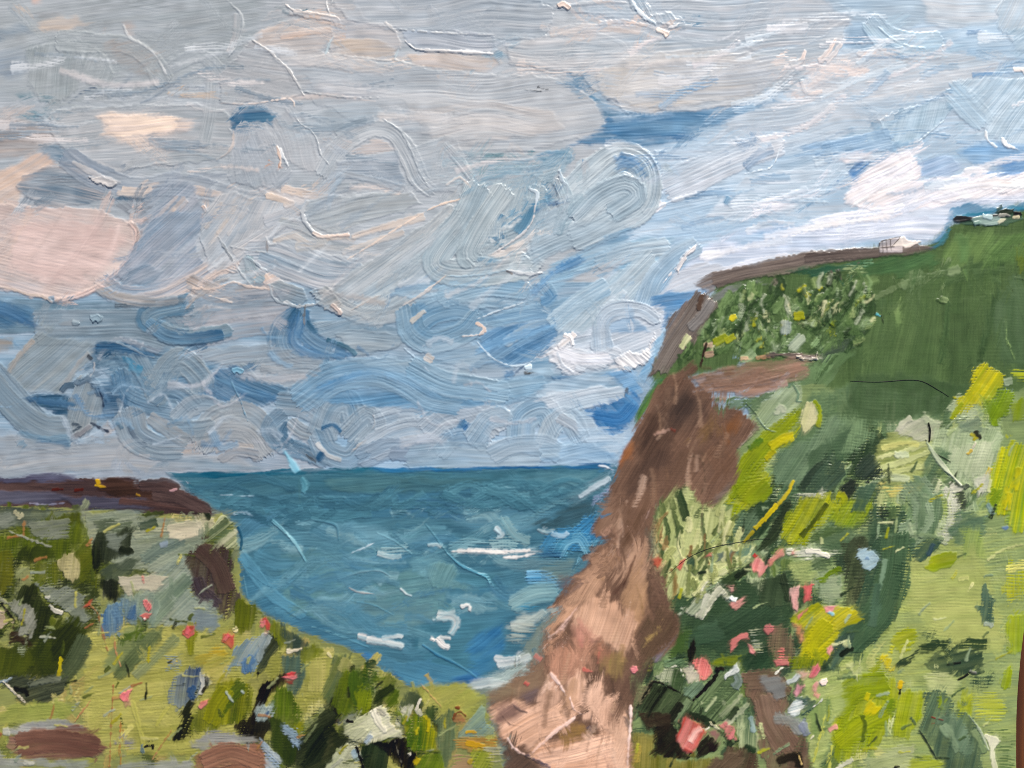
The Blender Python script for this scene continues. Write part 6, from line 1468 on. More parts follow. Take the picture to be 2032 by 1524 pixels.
SLOPE2 = """
# flowering dark thicket
P 50 4A6848 3C583C s6 h.6 b1.2 : 1330,1190 1400,1160 1450,1150 1500,1150 1570,1130 1580,1200 1560,1250 1500,1300 1450,1316 1370,1316 1340,1300 1330,1250
P 30 36523A 456248 s8 h.6 : 1400,1230 1470,1200 1540,1190 1560,1230 1500,1280 1430,1300 1380,1280
P 20 54745A 44644A s8 h.6 : 1370,1250 1420,1230 1440,1260 1400,1280 1366,1290
P 35 B9C68A D0D6A0 s6 h.8 b1.5 d.15 : 1350,1170 1400,1130 1450,1110 1490,1106 1460,1130 1410,1160 1360,1186
8 8FA868 A5B87A h.8 s4 d.1 : 1370,1170 1420,1138 1470,1116
10 DADEB4 C3CC94 h.9 s4 d.1 : 1400,1150 1440,1130
22-10 2E4228 3E5634 h.8 d.15 s4 b1.6 : 1440,1156 1470,1134 1490,1120
12 22301E 32442A h.8 d.15 s4 : 1460,1146 1486,1128
P 40 3A5640 4C6A50 s5 h.7 : 1360,1100 1390,1104 1386,1130 1364,1130
P 30 6A7A78 58706A s7 h.6 d.1 : 1420,1100 1460,1090 1450,1110 1420,1122
P 80 B9C6A4 9DB088 s6 h.7 d.15 : 1480,1140 1520,1150 1510,1170 1486,1166
P 85 4E6446 3E5238 s5 h.8 b1.7 : 1508,1150 1560,1130 1570,1150 1566,1200 1530,1204 1500,1190
14 33452E 46583C h.9 b1.5 s4 : 1552,1140 1560,1170 1566,1190
P 45 B4BAA4 D6D8C8 s4 h1.1 b1.6 k1.5 r.4 : 1386,1184 1392,1160 1404,1150 1424,1158 1440,1170 1446,1186 1422,1180 1414,1200 1398,1228 1376,1222 1352,1216 1372,1198
26-18 5E7458 9AA890 h1.1 b1.8 k1.4 : 1410,1160 1392,1190 1370,1214
12 D9DACF B4BCA8 h1.1 d.1 s4 : 1404,1180 1396,1204 1390,1222
9 E8E6DE D0D0C4 h1.5 s3 n4 : 1386,1180 1394,1164 1400,1154
5 E6EAE0 B4C4B0 h1.3 s3 n3 : 1346,1220 1354,1216
P 85 5C7A3A 4A6A30 s6 h.7 : 1330,1260 1370,1250 1364,1290 1330,1310 1322,1290
P 88 1A1810 2A2818 s4 h.7 : 1366,1290 1374,1264 1380,1270 1380,1320 1364,1320
P 10 84941C 74881E s6 h.7 d.05 : 1410,1310 1450,1300 1480,1306 1470,1324 1420,1326
P 60 3A5A3E 2C4A32 s6 h.7 : 1490,1290 1520,1276 1536,1310 1530,1330 1480,1326 1470,1304
P 5 95A3A0 A9B08C s6 h.6 d.3 : 1482,1246 1500,1240 1516,1270 1510,1300 1490,1290
P 85 7A6A58 8A7A60 s5 h.7 b1.4 d.2 : 1516,1250 1550,1238 1566,1250 1580,1290 1574,1310 1534,1310 1520,1280
P 30 9CA60A C6BE08 s5 h.8 b1.2 d.05 : 1560,1228 1600,1200 1620,1196 1646,1206 1690,1206 1714,1228 1690,1240 1664,1250 1660,1290 1640,1312 1592,1314 1582,1286 1600,1256
30 B9B808 A2A80C h.8 b1.4 : 1610,1290 1620,1260 1640,1240
P 80 7C8E14 94A018 s5 h.7 : 1560,1300 1600,1300 1640,1310 1630,1330 1570,1330
P 60 425C50 52705E s6 h.7 : 1660,1260 1690,1256 1690,1290 1660,1320 1650,1340 1648,1300
12 D3DCA8 B4C48A h.9 s4 d.1 : 1674,1276 1684,1274
9 23301F 33442E s4 d.2 : 1668,1300 1680,1290 1690,1286
P 10 9DB26A B1C07C s8 h.6 : 1590,1330 1660,1330 1680,1400 1650,1440 1640,1500 1620,1550 1600,1480 1590,1400
P 85 8FA864 7C985A s8 h.5 b1.2 : 1600,1390 1650,1380 1650,1440 1620,1480 1606,1440
4 C9CE60 B4BE50 h.9 s3 d.1 : 1636,1420 1624,1470 1614,1510
5 D0D26A B4BE50 h.9 s3 d.2 : 1650,1480 1644,1530
4 E2E2C8 C9CCAA h1.1 s2 : 1608,1466 1612,1460
# leaves at the foot
P 85 7C7C30 98904A s6 h.6 b1.3 d.1 : 1256,1450 1300,1456 1304,1490 1350,1510 1420,1500 1420,1550 1250,1550
14 A8923A C0A850 h.7 d.25 s5 : 1266,1480 1260,1510
P 85 5A4838 6C5A48 s6 h.7 : 1420,1500 1450,1480 1500,1490 1520,1550 1380,1550
P 40 6A5846 7C6A56 s5 h.8 b1.4 : 1410,1510 1470,1486 1470,1550 1400,1550
P 60 2C3422 4E6040 s4 h.9 b1.6 k1.5 r.4 : 1262,1402 1284,1366 1300,1350 1330,1362 1380,1384 1372,1410 1340,1440 1320,1436 1290,1420
14-8 7C8C64 566A46 h.9 d.1 s4 : 1330,1380 1310,1410
16-8 54704E 7F9670 h.9 d.1 s4 : 1366,1390 1340,1430
14 1E2016 2E3222 h.8 s4 : 1350,1396 1328,1432
P 60 8A8466 746C50 s5 h.8 n4 : 1250,1390 1270,1362 1300,1350 1284,1376 1264,1400
P 20 3A2E22 4E4030 s5 h.8 : 1262,1410 1330,1420 1326,1450 1280,1440
6 1A1410 2A221A h1.2 r0 s2 : 1264,1402 1284,1370 1300,1352 1330,1364 1352,1376
P 70 A9B298 5C7050 s4 h1.1 b1.6 k1.6 r.5 : 1298,1342 1312,1326 1330,1320 1348,1324 1358,1350 1354,1372 1336,1366 1316,1354
5 EDECE6 C9CCBE h1.8 r0 s2 : 1328,1326 1338,1320 1350,1326 1356,1342
P 60 D9D2C4 C3C0AC s4 h1.1 r.4 : 1352,1322 1376,1322 1386,1340 1384,1352 1362,1352
P 20 44643E 7C9C78 s5 h.8 b1.4 : 1312,1308 1340,1308 1364,1314 1362,1324 1330,1320 1316,1320
P 50 556E56 7F9C84 s4 h.9 n4 d.1 : 1354,1360 1390,1352 1400,1370 1370,1390 1356,1378
P 50 3A5234 728A60 s3 h1.2 b1.7 k1.6 r.5 : 1368,1412 1384,1384 1410,1352 1440,1330 1466,1328 1474,1344 1464,1380 1480,1402 1440,1430 1416,1438 1384,1430
26-20 5C7650 3A4E30 h1 b1.8 k1.5 : 1390,1420 1430,1380 1456,1344
14-8 A9B494 6E8460 h1 d.1 s4 : 1430,1420 1456,1396 1470,1380
12-8 BFC8AC 94A484 h1 d.1 s4 : 1440,1436 1466,1414 1484,1398
9-5 7F9470 A9B890 h1 d.15 s4 : 1400,1410 1420,1384
12 22301E 304028 h.9 s4 : 1368,1418 1390,1424 1416,1436
12 2E3E26 405236 h.9 s4 d.1 : 1446,1424 1462,1404
9-5 16100C 241C16 h1.6 r.3 s2 : 1424,1330 1416,1346 1396,1368 1376,1388
12-8 1A1410 2C241C h1.4 s3 : 1422,1328 1434,1326
P 60 E9ECEE B9C6CC s3 h1.8 r.5 n2 : 1436,1340 1452,1326 1460,1314 1468,1330 1456,1340 1440,1350
16 9FB0B8 7C908C h1.2 b1.5 s4 : 1460,1336 1466,1350 1458,1362
5 F0F0EC C9CFCC h1.6 r0 s2 : 1394,1444 1404,1446 1408,1438
4 EDEBDC C9C8A8 h1.6 r0 s2 : 1410,1434 1420,1442 1428,1446
10 2C4028 40563A h1 s3 : 1394,1440 1410,1432
P 80 7B6252 8A7060 s4 h1.0 b1.5 : 1466,1336 1500,1332 1530,1336 1556,1350 1564,1372 1566,1400 1560,1420 1590,1440 1602,1470 1614,1550 1530,1550 1508,1490 1496,1420 1490,1392 1472,1370
40 86705F 75604F h1 b1.7 : 1490,1350 1530,1350 1550,1376
50 7F6656 8E7566 h.9 b1.6 : 1520,1390 1530,1430 1560,1480
P 10 93989A 7F8284 s8 h.9 b1.6 : 1506,1340 1540,1336 1560,1352 1564,1380 1540,1390 1512,1360
20 8A8E8C 9AA4A8 h.9 s7 d.1 : 1540,1426 1570,1430 1590,1450
P 20 A9C3D2 DCE2E4 s4 h1.1 b1.6 k1.4 : 1564,1408 1572,1388 1590,1380 1598,1396 1580,1416 1570,1420
P 30 3A5850 55766A s4 h.9 r.4 : 1576,1384 1600,1378 1614,1386 1614,1402 1596,1424 1584,1416 1600,1396
5 F0F0EC D0D4D0 h1.5 r0 s2 : 1612,1402 1622,1396 1628,1390
16 96A0B8 7C88A4 h.9 s5 : 1592,1436 1600,1456
P 40 37503E 4A664E s4 h.9 : 1546,1340 1556,1326 1564,1328 1562,1342 1552,1346
7 E6E8E0 C3C8BC h1.4 r0 s2 : 1538,1336 1552,1324
12 DDE2E6 A9B8C0 h1.1 d.2 s4 n4 : 1562,1354 1576,1348 1584,1340
P 85 5E7C5C A9B890 s5 h.9 b1.6 k1.6 d.1 : 1460,1426 1492,1412 1500,1470 1500,1490 1470,1480 1462,1460
10 7FA0A8 9CB8C0 h.9 s5 : 1490,1424 1496,1450
12 2A4026 3C5A38 h.8 s5 d.2 : 1480,1480 1496,1490
20 2A2418 3A3222 h.8 s5 : 1544,1510 1580,1500 1586,1520
4 D9C080 C4A868 h1.4 r0 s2 : 1582,1494 1588,1506 1590,1516
P 40 211B13 33291E s3 h.9 n3 : 1300,1440 1330,1438 1346,1456 1348,1480 1380,1492 1388,1470 1404,1458 1424,1470 1420,1490 1390,1504 1320,1506 1298,1490
P 50 241A18 3A2A28 s3 h.9 : 1404,1476 1416,1462 1424,1476 1420,1494
P 50 2A3A24 3C4E32 s4 h.9 : 1424,1446 1436,1450 1460,1480 1440,1476
"""
TINT[:] = (0.94, 0.89, 0.80)
MIX.update(b=0.7, k=0.8, s=1.0)
SL0, SLOPE = SLOPE.strip().split("\n", 1)
paint('slope', SL0, "d.1 p.1 k.5")
scatter('slope', "1540,800 1980,790 1980,1080 1500,1080", 260, (10, 30), (20, 80), (20, 100), ['6B8A64-7C9A70', '8FA884-A9BC98', '55754E-64845A', 'A3B878-B4C284', '7C9A5C-93AC6C'], "s5 h.6 d.22 n5 p.3", 41, own=False)
scatter('slope', "1760,1080 2020,1060 2020,1530 1640,1530 1660,1300", 220, (10, 34), (20, 80), (-12, 100), ['A5B468-B4C07A', '93A860-A2B46A', 'B6C076-C6CA84', '8A9E58-9AAC62'], "s6 h.5 d.24 n5 p.3", 42, own=False)
scatter('slope', "1320,1100 1620,1080 1660,1520 1260,1520 1260,1350", 240, (8, 26), (16, 60), (20, 110), ['3A5640-456248', '4A6848-5A7A56', '2A3E2A-36503A', '6E8A5E-8AA474', '5E7A3C-748C48'], "s5 h.6 d.2 n5 p.3", 43, own=False)
scatter('slope', "1560,800 2010,780 2000,1100 1900,1500 1660,1500 1620,1100", 100, (22, 54), (16, 46), (60, 110), ['5A7850-68865C', '93AA84-A8BA96', '47623F-557048', 'A9B87A-BAC68C', '3A5236-466040', 'C3CCA4-D2D8B6', '86A050-98AE5C'], "s4 h.6 d.34 n5 p.3", 47, own=False, curve=0.12)
scatter('slope', "1320,1180 1600,1120 1620,1330 1330,1330", 50, (14, 34), (14, 44), (40, 110), ['2A402C-36503A', '4A6848-5A7A56', '7C9470-90A684', '3E5A3C-4A6848'], "s4 h.6 d.32 n5 p.3", 48, own=False, curve=0.15)
scatter('slope', "1530,880 1700,840 1740,900 1700,1010 1480,1080 1460,1040", 46, (16, 40), (30, 80), (40, 90), ['3A5236-466042', '2E4630-3A5438', '486848-567656'], "s5 h.6 d.26 e1.6 n5 p.3", 61, own=False, curve=0.12)
scatter('slope', "1330,1190 1600,1120 1660,1240 1620,1330 1330,1330", 46, (14, 34), (20, 60), (40, 110), ['26392A-324836', '2E4A30-3C5A3E', '3C5A40-4A6A4C'], "s5 h.6 d.26 e1.6 n5 p.3", 62, own=False, curve=0.12)
scatter('slope', "1640,1000 1780,1000 1790,1080 1700,1260 1640,1200", 24, (16, 36), (30, 70), (60, 110), ['2E4232-3C523E', '3E5A44-4C6A50'], "s5 h.6 d.26 e1.6 n5 p.3", 63, own=False, curve=0.12)
paint('slope', SLOPE, "d.17 e1.7 p.3 k.8 n4 f.3")
smears("1560,800 2020,760 2020,1520 1640,1520 1540,1000", 50, (8, 24), (24, 80), (40, 120), (8, 22), 331)
paint('slope', SLOPE2, "d.16 e1.6 p.3 k.95 n4 f.3")
scatter('slope', "1300,1010 1400,970 1480,1040 1500,1100 1380,1180 1300,1160", 70, (4, 14), (18, 60), (50, 110), ['7C8A52-8C985E', 'BCC48C-CDD09E', '5E7040-6C7E4C', '8A6E44-9A7E52', '4A6038-5A7044', 'A3AE6E-B4BC7E'], "s4 h.7 d.22 n3 p.3", 46, curve=0.12)
smears("1310,1100 1620,1080 1640,1520 1260,1520 1260,1350", 30, (6, 18), (18, 50), (30, 120), (6, 16), 332)
scatter('slope', "1320,980 1560,960 2010,780 2000,1520 1260,1520 1260,1350", 80, (3, 7), (10, 34), (-10, 110), ['D0D8A8-BCC890', 'A9BC8C-94AC78', '2C3E2A-3A4E34', '4E6A44-5E7A50', 'B4B83A-A0AA28', '86A07C-9CB090'], "s4 h.7 d.25 n3 p.3", 44, own=False, curve=0.06)
finish()

CLIFF = """
B 60 6E5442 80644E s3 n4 h.7 b1.2 : 1352,736 1330,748 1308,764 1288,796 1264,840 1250,872 1240,900 1226,924 1218,960 1204,990 1208,1010 1190,1020 1172,1046 1176,1062 1192,1070 1180,1094 1160,1122 1140,1152 1110,1182 1090,1212 1076,1244 1074,1270 1070,1300 1056,1322 1020,1342 1000,1364 966,1382 962,1404 972,1434 986,1472 1008,1492 1000,1560 1258,1560 1252,1400 1250,1350 1272,1330 1310,1306 1336,1284 1350,1250 1334,1210 1322,1160 1292,1120 1284,1090 1298,1050 1302,1010 1322,988 1342,968 1376,970 1390,1000 1412,1006 1432,990 1452,968 1462,936 1464,892 1482,868 1500,846 1470,818 1424,800 1420,790
P 8 9C7A62 AE8C76 s4 h1.0 b1.5 r.4 n4 : 1362,740 1400,738 1440,728 1480,722 1540,712 1606,714 1612,724 1600,746 1580,758 1540,772 1500,786 1476,790 1456,782 1424,784 1400,780
30-24 A9866E 94725A h1 b1.6 : 1420,764 1480,756 1540,744 1596,728
16 BFA090 A88670 h1 b1.5 d.1 : 1460,782 1510,776 1560,760
P 5 7C6048 92745C s5 h.9 b1.4 : 1400,744 1460,734 1520,726 1510,744 1440,756 1400,764
P 40 8A6C56 745844 s4 h1 r.4 : 1352,736 1364,718 1378,716 1388,730 1380,744 1340,760 1330,752
14 6B4F3A 8A6A50 h.8 s5 d.1 : 1392,730 1410,732
P 50 4A3C34 5E4C40 s16 h.6 a.9 : 1310,790 1360,770 1400,780 1404,820 1380,850 1330,860 1300,840
P 60 5A4436 6E5442 s10 h.7 b1.3 : 1276,830 1300,800 1330,840 1350,880 1310,910 1270,900 1254,880
P 55 8A6E58 7A5E4A s10 h.7 b1.4 : 1300,800 1330,770 1340,800 1330,840 1310,850
16 A38A74 86694F s8 h.7 d.1 : 1302,806 1316,830 1324,846
P 50 7A5E3A 8C6C46 s9 h.7 : 1390,850 1420,820 1436,830 1410,870 1390,890
P 60 A06C40 8A5C38 s8 h.8 d.1 : 1424,860 1436,836 1464,820 1472,836 1460,860 1440,880
P 50 7C5C44 8E6C54 s8 h.8 b1.3 : 1400,880 1440,870 1460,890 1458,930 1440,960 1410,930 1390,910
14 4C3A2E 604A3A s7 h.7 : 1404,888 1430,876
P 60 A0643A B47C50 s6 h.8 n4 : 1228,918 1236,890 1252,876 1266,880 1260,900 1244,920 1230,934
10 5C4030 7A5A44 s6 h.8 d.15 : 1256,900 1270,886
P 60 5C4638 6C5444 s10 h.7 b1.2 : 1250,930 1290,890 1330,880 1340,920 1300,960 1260,980 1236,970
P 55 856852 745844 s9 h.7 b1.4 : 1320,920 1360,880 1400,890 1390,930 1350,960 1320,980 1300,970
8-5 5A5036 4A4430 s4 h.8 d.05 : 1376,904 1392,912 1398,936 1398,964 1390,980
6 665A3E 584E36 s4 h.8 d.1 : 1384,894 1402,906 1408,924
14-8 8A6E58 9C7E66 s5 h.8 d.05 : 1400,960 1394,1000 1392,1060
P 30 6E5C50 8A7868 s4 h1 n4 d.1 : 1416,990 1436,960 1450,950 1450,970 1430,994 1410,1006
6 E6C3AC C9A088 h1.4 r0 s3 : 1298,862 1312,857 1326,854
5 A8402C 8A3A2A s3 : 1332,852 1338,854
P 60 9A7C64 8A6C54 s9 h.8 b1.3 : 1206,1000 1230,980 1240,1010 1236,1050 1200,1070 1176,1056 1190,1024
P 60 72563F 846650 s10 h.7 b1.3 : 1240,990 1290,960 1300,1000 1290,1050 1260,1090 1230,1090 1230,1040
20-14 B8937A A58068 h.9 b1.5 s5 : 1196,1060 1216,1050 1222,1090 1200,1130
P 55 AE8A6C BC9878 s8 h.8 b1.4 : 1160,1140 1190,1090 1216,1070 1222,1100 1210,1150 1180,1190 1140,1210 1110,1200
22-14 A37C4A 8F6C42 h.8 s7 : 1222,1080 1212,1120 1196,1150
P 60 A58468 B89678 s8 h.8 b1.4 : 1220,1120 1250,1080 1280,1100 1290,1140 1270,1180 1240,1150
7-4 DCC0B4 B89A8A h1.3 s4 d.1 : 1290,1010 1276,1040 1258,1074 1246,1104
P 50 5A4030 6E5040 s5 h.8 n4 : 1206,1174 1220,1156 1236,1134 1236,1160 1224,1180 1208,1182
P 30 7C5C50 664A40 s6 h.9 n4 d.1 : 1112,1140 1140,1136 1140,1156 1126,1176 1110,1166
10 9C8276 6E5A50 h1 s4 d.2 n4 : 1120,1186 1150,1160 1166,1150
4 4E3022 5E3C2C h.8 s2 n1 r0 : 1260,1104 1248,1136 1236,1164
P 75 AC8A66 9C7A58 s8 h.8 b1.4 : 1240,1140 1270,1130 1290,1180 1280,1240 1260,1250 1240,1200
10 7A6038 8C7046 h.7 s6 d.1 : 1262,1160 1272,1190 1276,1220
P 60 4E3C2E 5E4C3C s8 h.8 b1.2 d.05 : 1282,1080 1296,1050 1300,1090 1290,1130 1300,1180 1310,1210 1296,1220 1280,1170
P 60 54422F 66543C s7 h.8 b1.3 : 1276,1230 1310,1200 1340,1220 1350,1250 1336,1284 1300,1306 1272,1330 1260,1310 1266,1270
14 8A7444 A38A54 h.8 s4 d.3 n4 : 1284,1270 1300,1258 1312,1250
20-10 6E686E 8A848A h.9 s6 d.15 : 1300,1310 1320,1290 1334,1270
P 70 433528 56463A s6 h.8 : 1250,1340 1280,1316 1300,1310 1290,1340 1266,1380 1256,1420 1248,1400
P 80 BA9474 C9A688 s5 h.9 b1.5 r.4 : 1150,1200 1180,1180 1230,1190 1262,1210 1266,1240 1250,1290 1220,1290 1180,1270 1150,1250 1130,1230
P 50 B58E6C C49E7E s4 h1 r.5 n4 : 1078,1246 1096,1220 1120,1200 1150,1196 1140,1220 1110,1250 1086,1264
5 E0C4B4 BC9C88 h1.5 r0 s3 : 1086,1264 1104,1254 1124,1232 1144,1206
14-6 D9B8A6 C0A08A h1 s4 d.15 : 1106,1260 1130,1232
P 80 B07E66 BC8A74 s10 h.8 : 1130,1240 1160,1230 1180,1260 1170,1290 1140,1290
P 80 A87C60 B88C70 s9 h.8 b1.3 : 1074,1290 1100,1260 1140,1270 1170,1290 1180,1330 1150,1350 1110,1340 1080,1320
16 B86A58 C47C6C s8 h.8 d.15 : 1150,1270 1156,1284
12 BC7060 C88474 s8 h.8 d.1 : 1078,1290 1086,1300
P 85 A8785C 9A7050 s7 h.8 : 1170,1280 1200,1280 1220,1300 1210,1340 1190,1320 1176,1300
10-7 B4584C C46C5C s5 h.9 : 1190,1278 1188,1300 1186,1316
P 85 8F7A48 7E6C42 s7 h.8 b1.4 : 1200,1300 1230,1290 1244,1310 1240,1350 1210,1350 1190,1330
20 A88C5C 96784C h.8 s6 : 1236,1280 1234,1320
P 10 8C765C 7A664E s9 h.8 b1.2 : 1020,1340 1060,1316 1080,1330 1080,1370 1040,1390 1000,1390 980,1376
P 20 6C5C5A 7E6E6A s9 h.8 : 1030,1380 1060,1360 1076,1366 1070,1390 1040,1400
P 5 7F7058 92805F s7 h.8 : 960,1376 1010,1352 1030,1370 1000,1390 964,1398
P 75 BE9A7E CEAA8C s6 h.9 b1.3 : 1060,1390 1090,1350 1110,1340 1130,1370 1110,1400 1080,1420 1060,1410
7-5 E9D9CC CBB09E h1.8 r0 s2 : 1094,1336 1106,1352 1118,1370
P 40 C4A48A D6B89E s4 h1.2 n4 r.4 : 1078,1366 1090,1340 1100,1330 1108,1344 1098,1370 1080,1376
P 80 C8A284 D6B294 s5 h1 b1.4 r.5 : 1126,1360 1140,1334 1152,1332 1166,1362 1176,1352 1190,1354 1206,1376 1222,1410 1206,1440 1190,1450 1150,1420 1130,1400
30 BF9A7A AE8A68 h1 b1.6 : 1110,1420 1130,1390 1140,1350
5-3 E6CDBE C4A28C h1.8 r0 s2 : 1132,1386 1138,1406 1150,1414
3 3A2A20 6A5444 h1 s2 : 1140,1420 1156,1414 1168,1410
P 20 C39C7C D3AE90 s5 h1 b1.4 r.4 : 970,1400 1010,1390 1060,1400 1110,1410 1140,1420 1110,1450 1070,1470 1050,1490 1020,1480 990,1460 974,1430
P 30 8A6E5E 765C50 s8 h.9 b1.4 : 976,1400 1010,1386 1040,1400 1030,1430 1000,1440 980,1430
4 5A443A 6E564A h1.6 r0 s2 : 998,1422 1012,1436 1032,1440
4 6A544A 7E685C h1.6 r0 s2 : 1020,1398 1032,1408 1044,1412
P 15 C9A486 B89070 s5 h1 b1.6 r.4 : 1050,1490 1080,1466 1110,1470 1180,1460 1210,1430 1236,1410 1250,1440 1256,1560 1080,1560
60 C4A084 D3B092 h1 b1.8 : 1080,1510 1140,1500 1210,1480
40 BE9676 CCA688 h1 b1.7 : 1100,1530 1170,1520 1230,1510
P 80 B9977A C8A78A s5 h1 r.5 : 1206,1440 1222,1412 1238,1406 1246,1430 1250,1500 1246,1550 1220,1550 1216,1490
P 15 9C7C3C 8A6C34 s6 h.8 d.05 : 1096,1462 1130,1438 1160,1440 1176,1456 1150,1466 1110,1474
14 565260 484450 h.9 s4 : 1168,1442 1174,1454
5-8 E9D3C4 C6A48C h1.8 r0 s2 d.1 : 1056,1494 1076,1474 1096,1456 1120,1438 1140,1424
5 E6CFC0 C0A08A h1.8 r0 s2 : 1008,1464 1018,1482 1040,1496
6 4A4450 5E5660 h1.4 s2 : 1042,1497 1064,1508 1090,1522
P 30 4E4034 5E4E40 s5 h.9 b1.2 : 1000,1484 1020,1486 1050,1500 1080,1524 1070,1560 994,1560
10 54485A 685C66 h.9 s4 : 1216,1500 1208,1516 1204,1530
5 DCC4B4 B89C88 h1.8 r0 s2 : 1252,1400 1250,1450 1246,1500 1244,1540
5 6A5A4E 7E6E60 h1.2 s2 : 1240,1420 1248,1440
12 5C4C3E 3C3026 h.9 s4 : 1214,1346 1220,1380 1228,1396
"""
TINT[:] = (1.08, 1.05, 1.07)
MIX.update(b=0.7, k=0.6, s=2.2)
paint('cliff', CLIFF, "d.09 p.45 k.8 n4")
smears("1350,740 1460,840 1440,960 1300,980 1290,1080 1330,1240 1250,1340 1250,1530 1000,1530 980,1400 1080,1260 1200,1040 1260,860", 34, (14, 40), (40, 110), (50, 100), (12, 34), 341)
smears("1400,745 1600,718 1590,745 1480,780 1410,775", 14, (8, 20), (40, 100), (2, 16), (12, 36), 342)
scatter('cliff', "1340,760 1440,840 1420,960 1290,980 1270,1080 1310,1240 1240,1340 1240,1520 1010,1500 990,1400 1090,1250 1210,1040 1270,860", 50, (8, 22), (24, 80), (50, 100), ['A88A70-94745A', '5A4436-6A5240', 'C4A284-B08C6C', '8A6A4E-7A5C44', 'D6B8A0-C0A086'], "s9 h.6 d.25 n4 p.4 a.55", 45, own=False, curve=0.1)
finish()

smears("1004,1350 1070,1240 1160,1120 1200,1030 1216,940 1240,960 1220,1060 1130,1220 1060,1350", 30, (10, 26), (30, 80), (10, 70), (10, 30), 343)
smears("1290,1000 1320,1160 1340,1250 1280,1330 1250,1330 1300,1200 1270,1060", 14, (12, 26), (40, 90), (60, 110), (10, 26), 344)

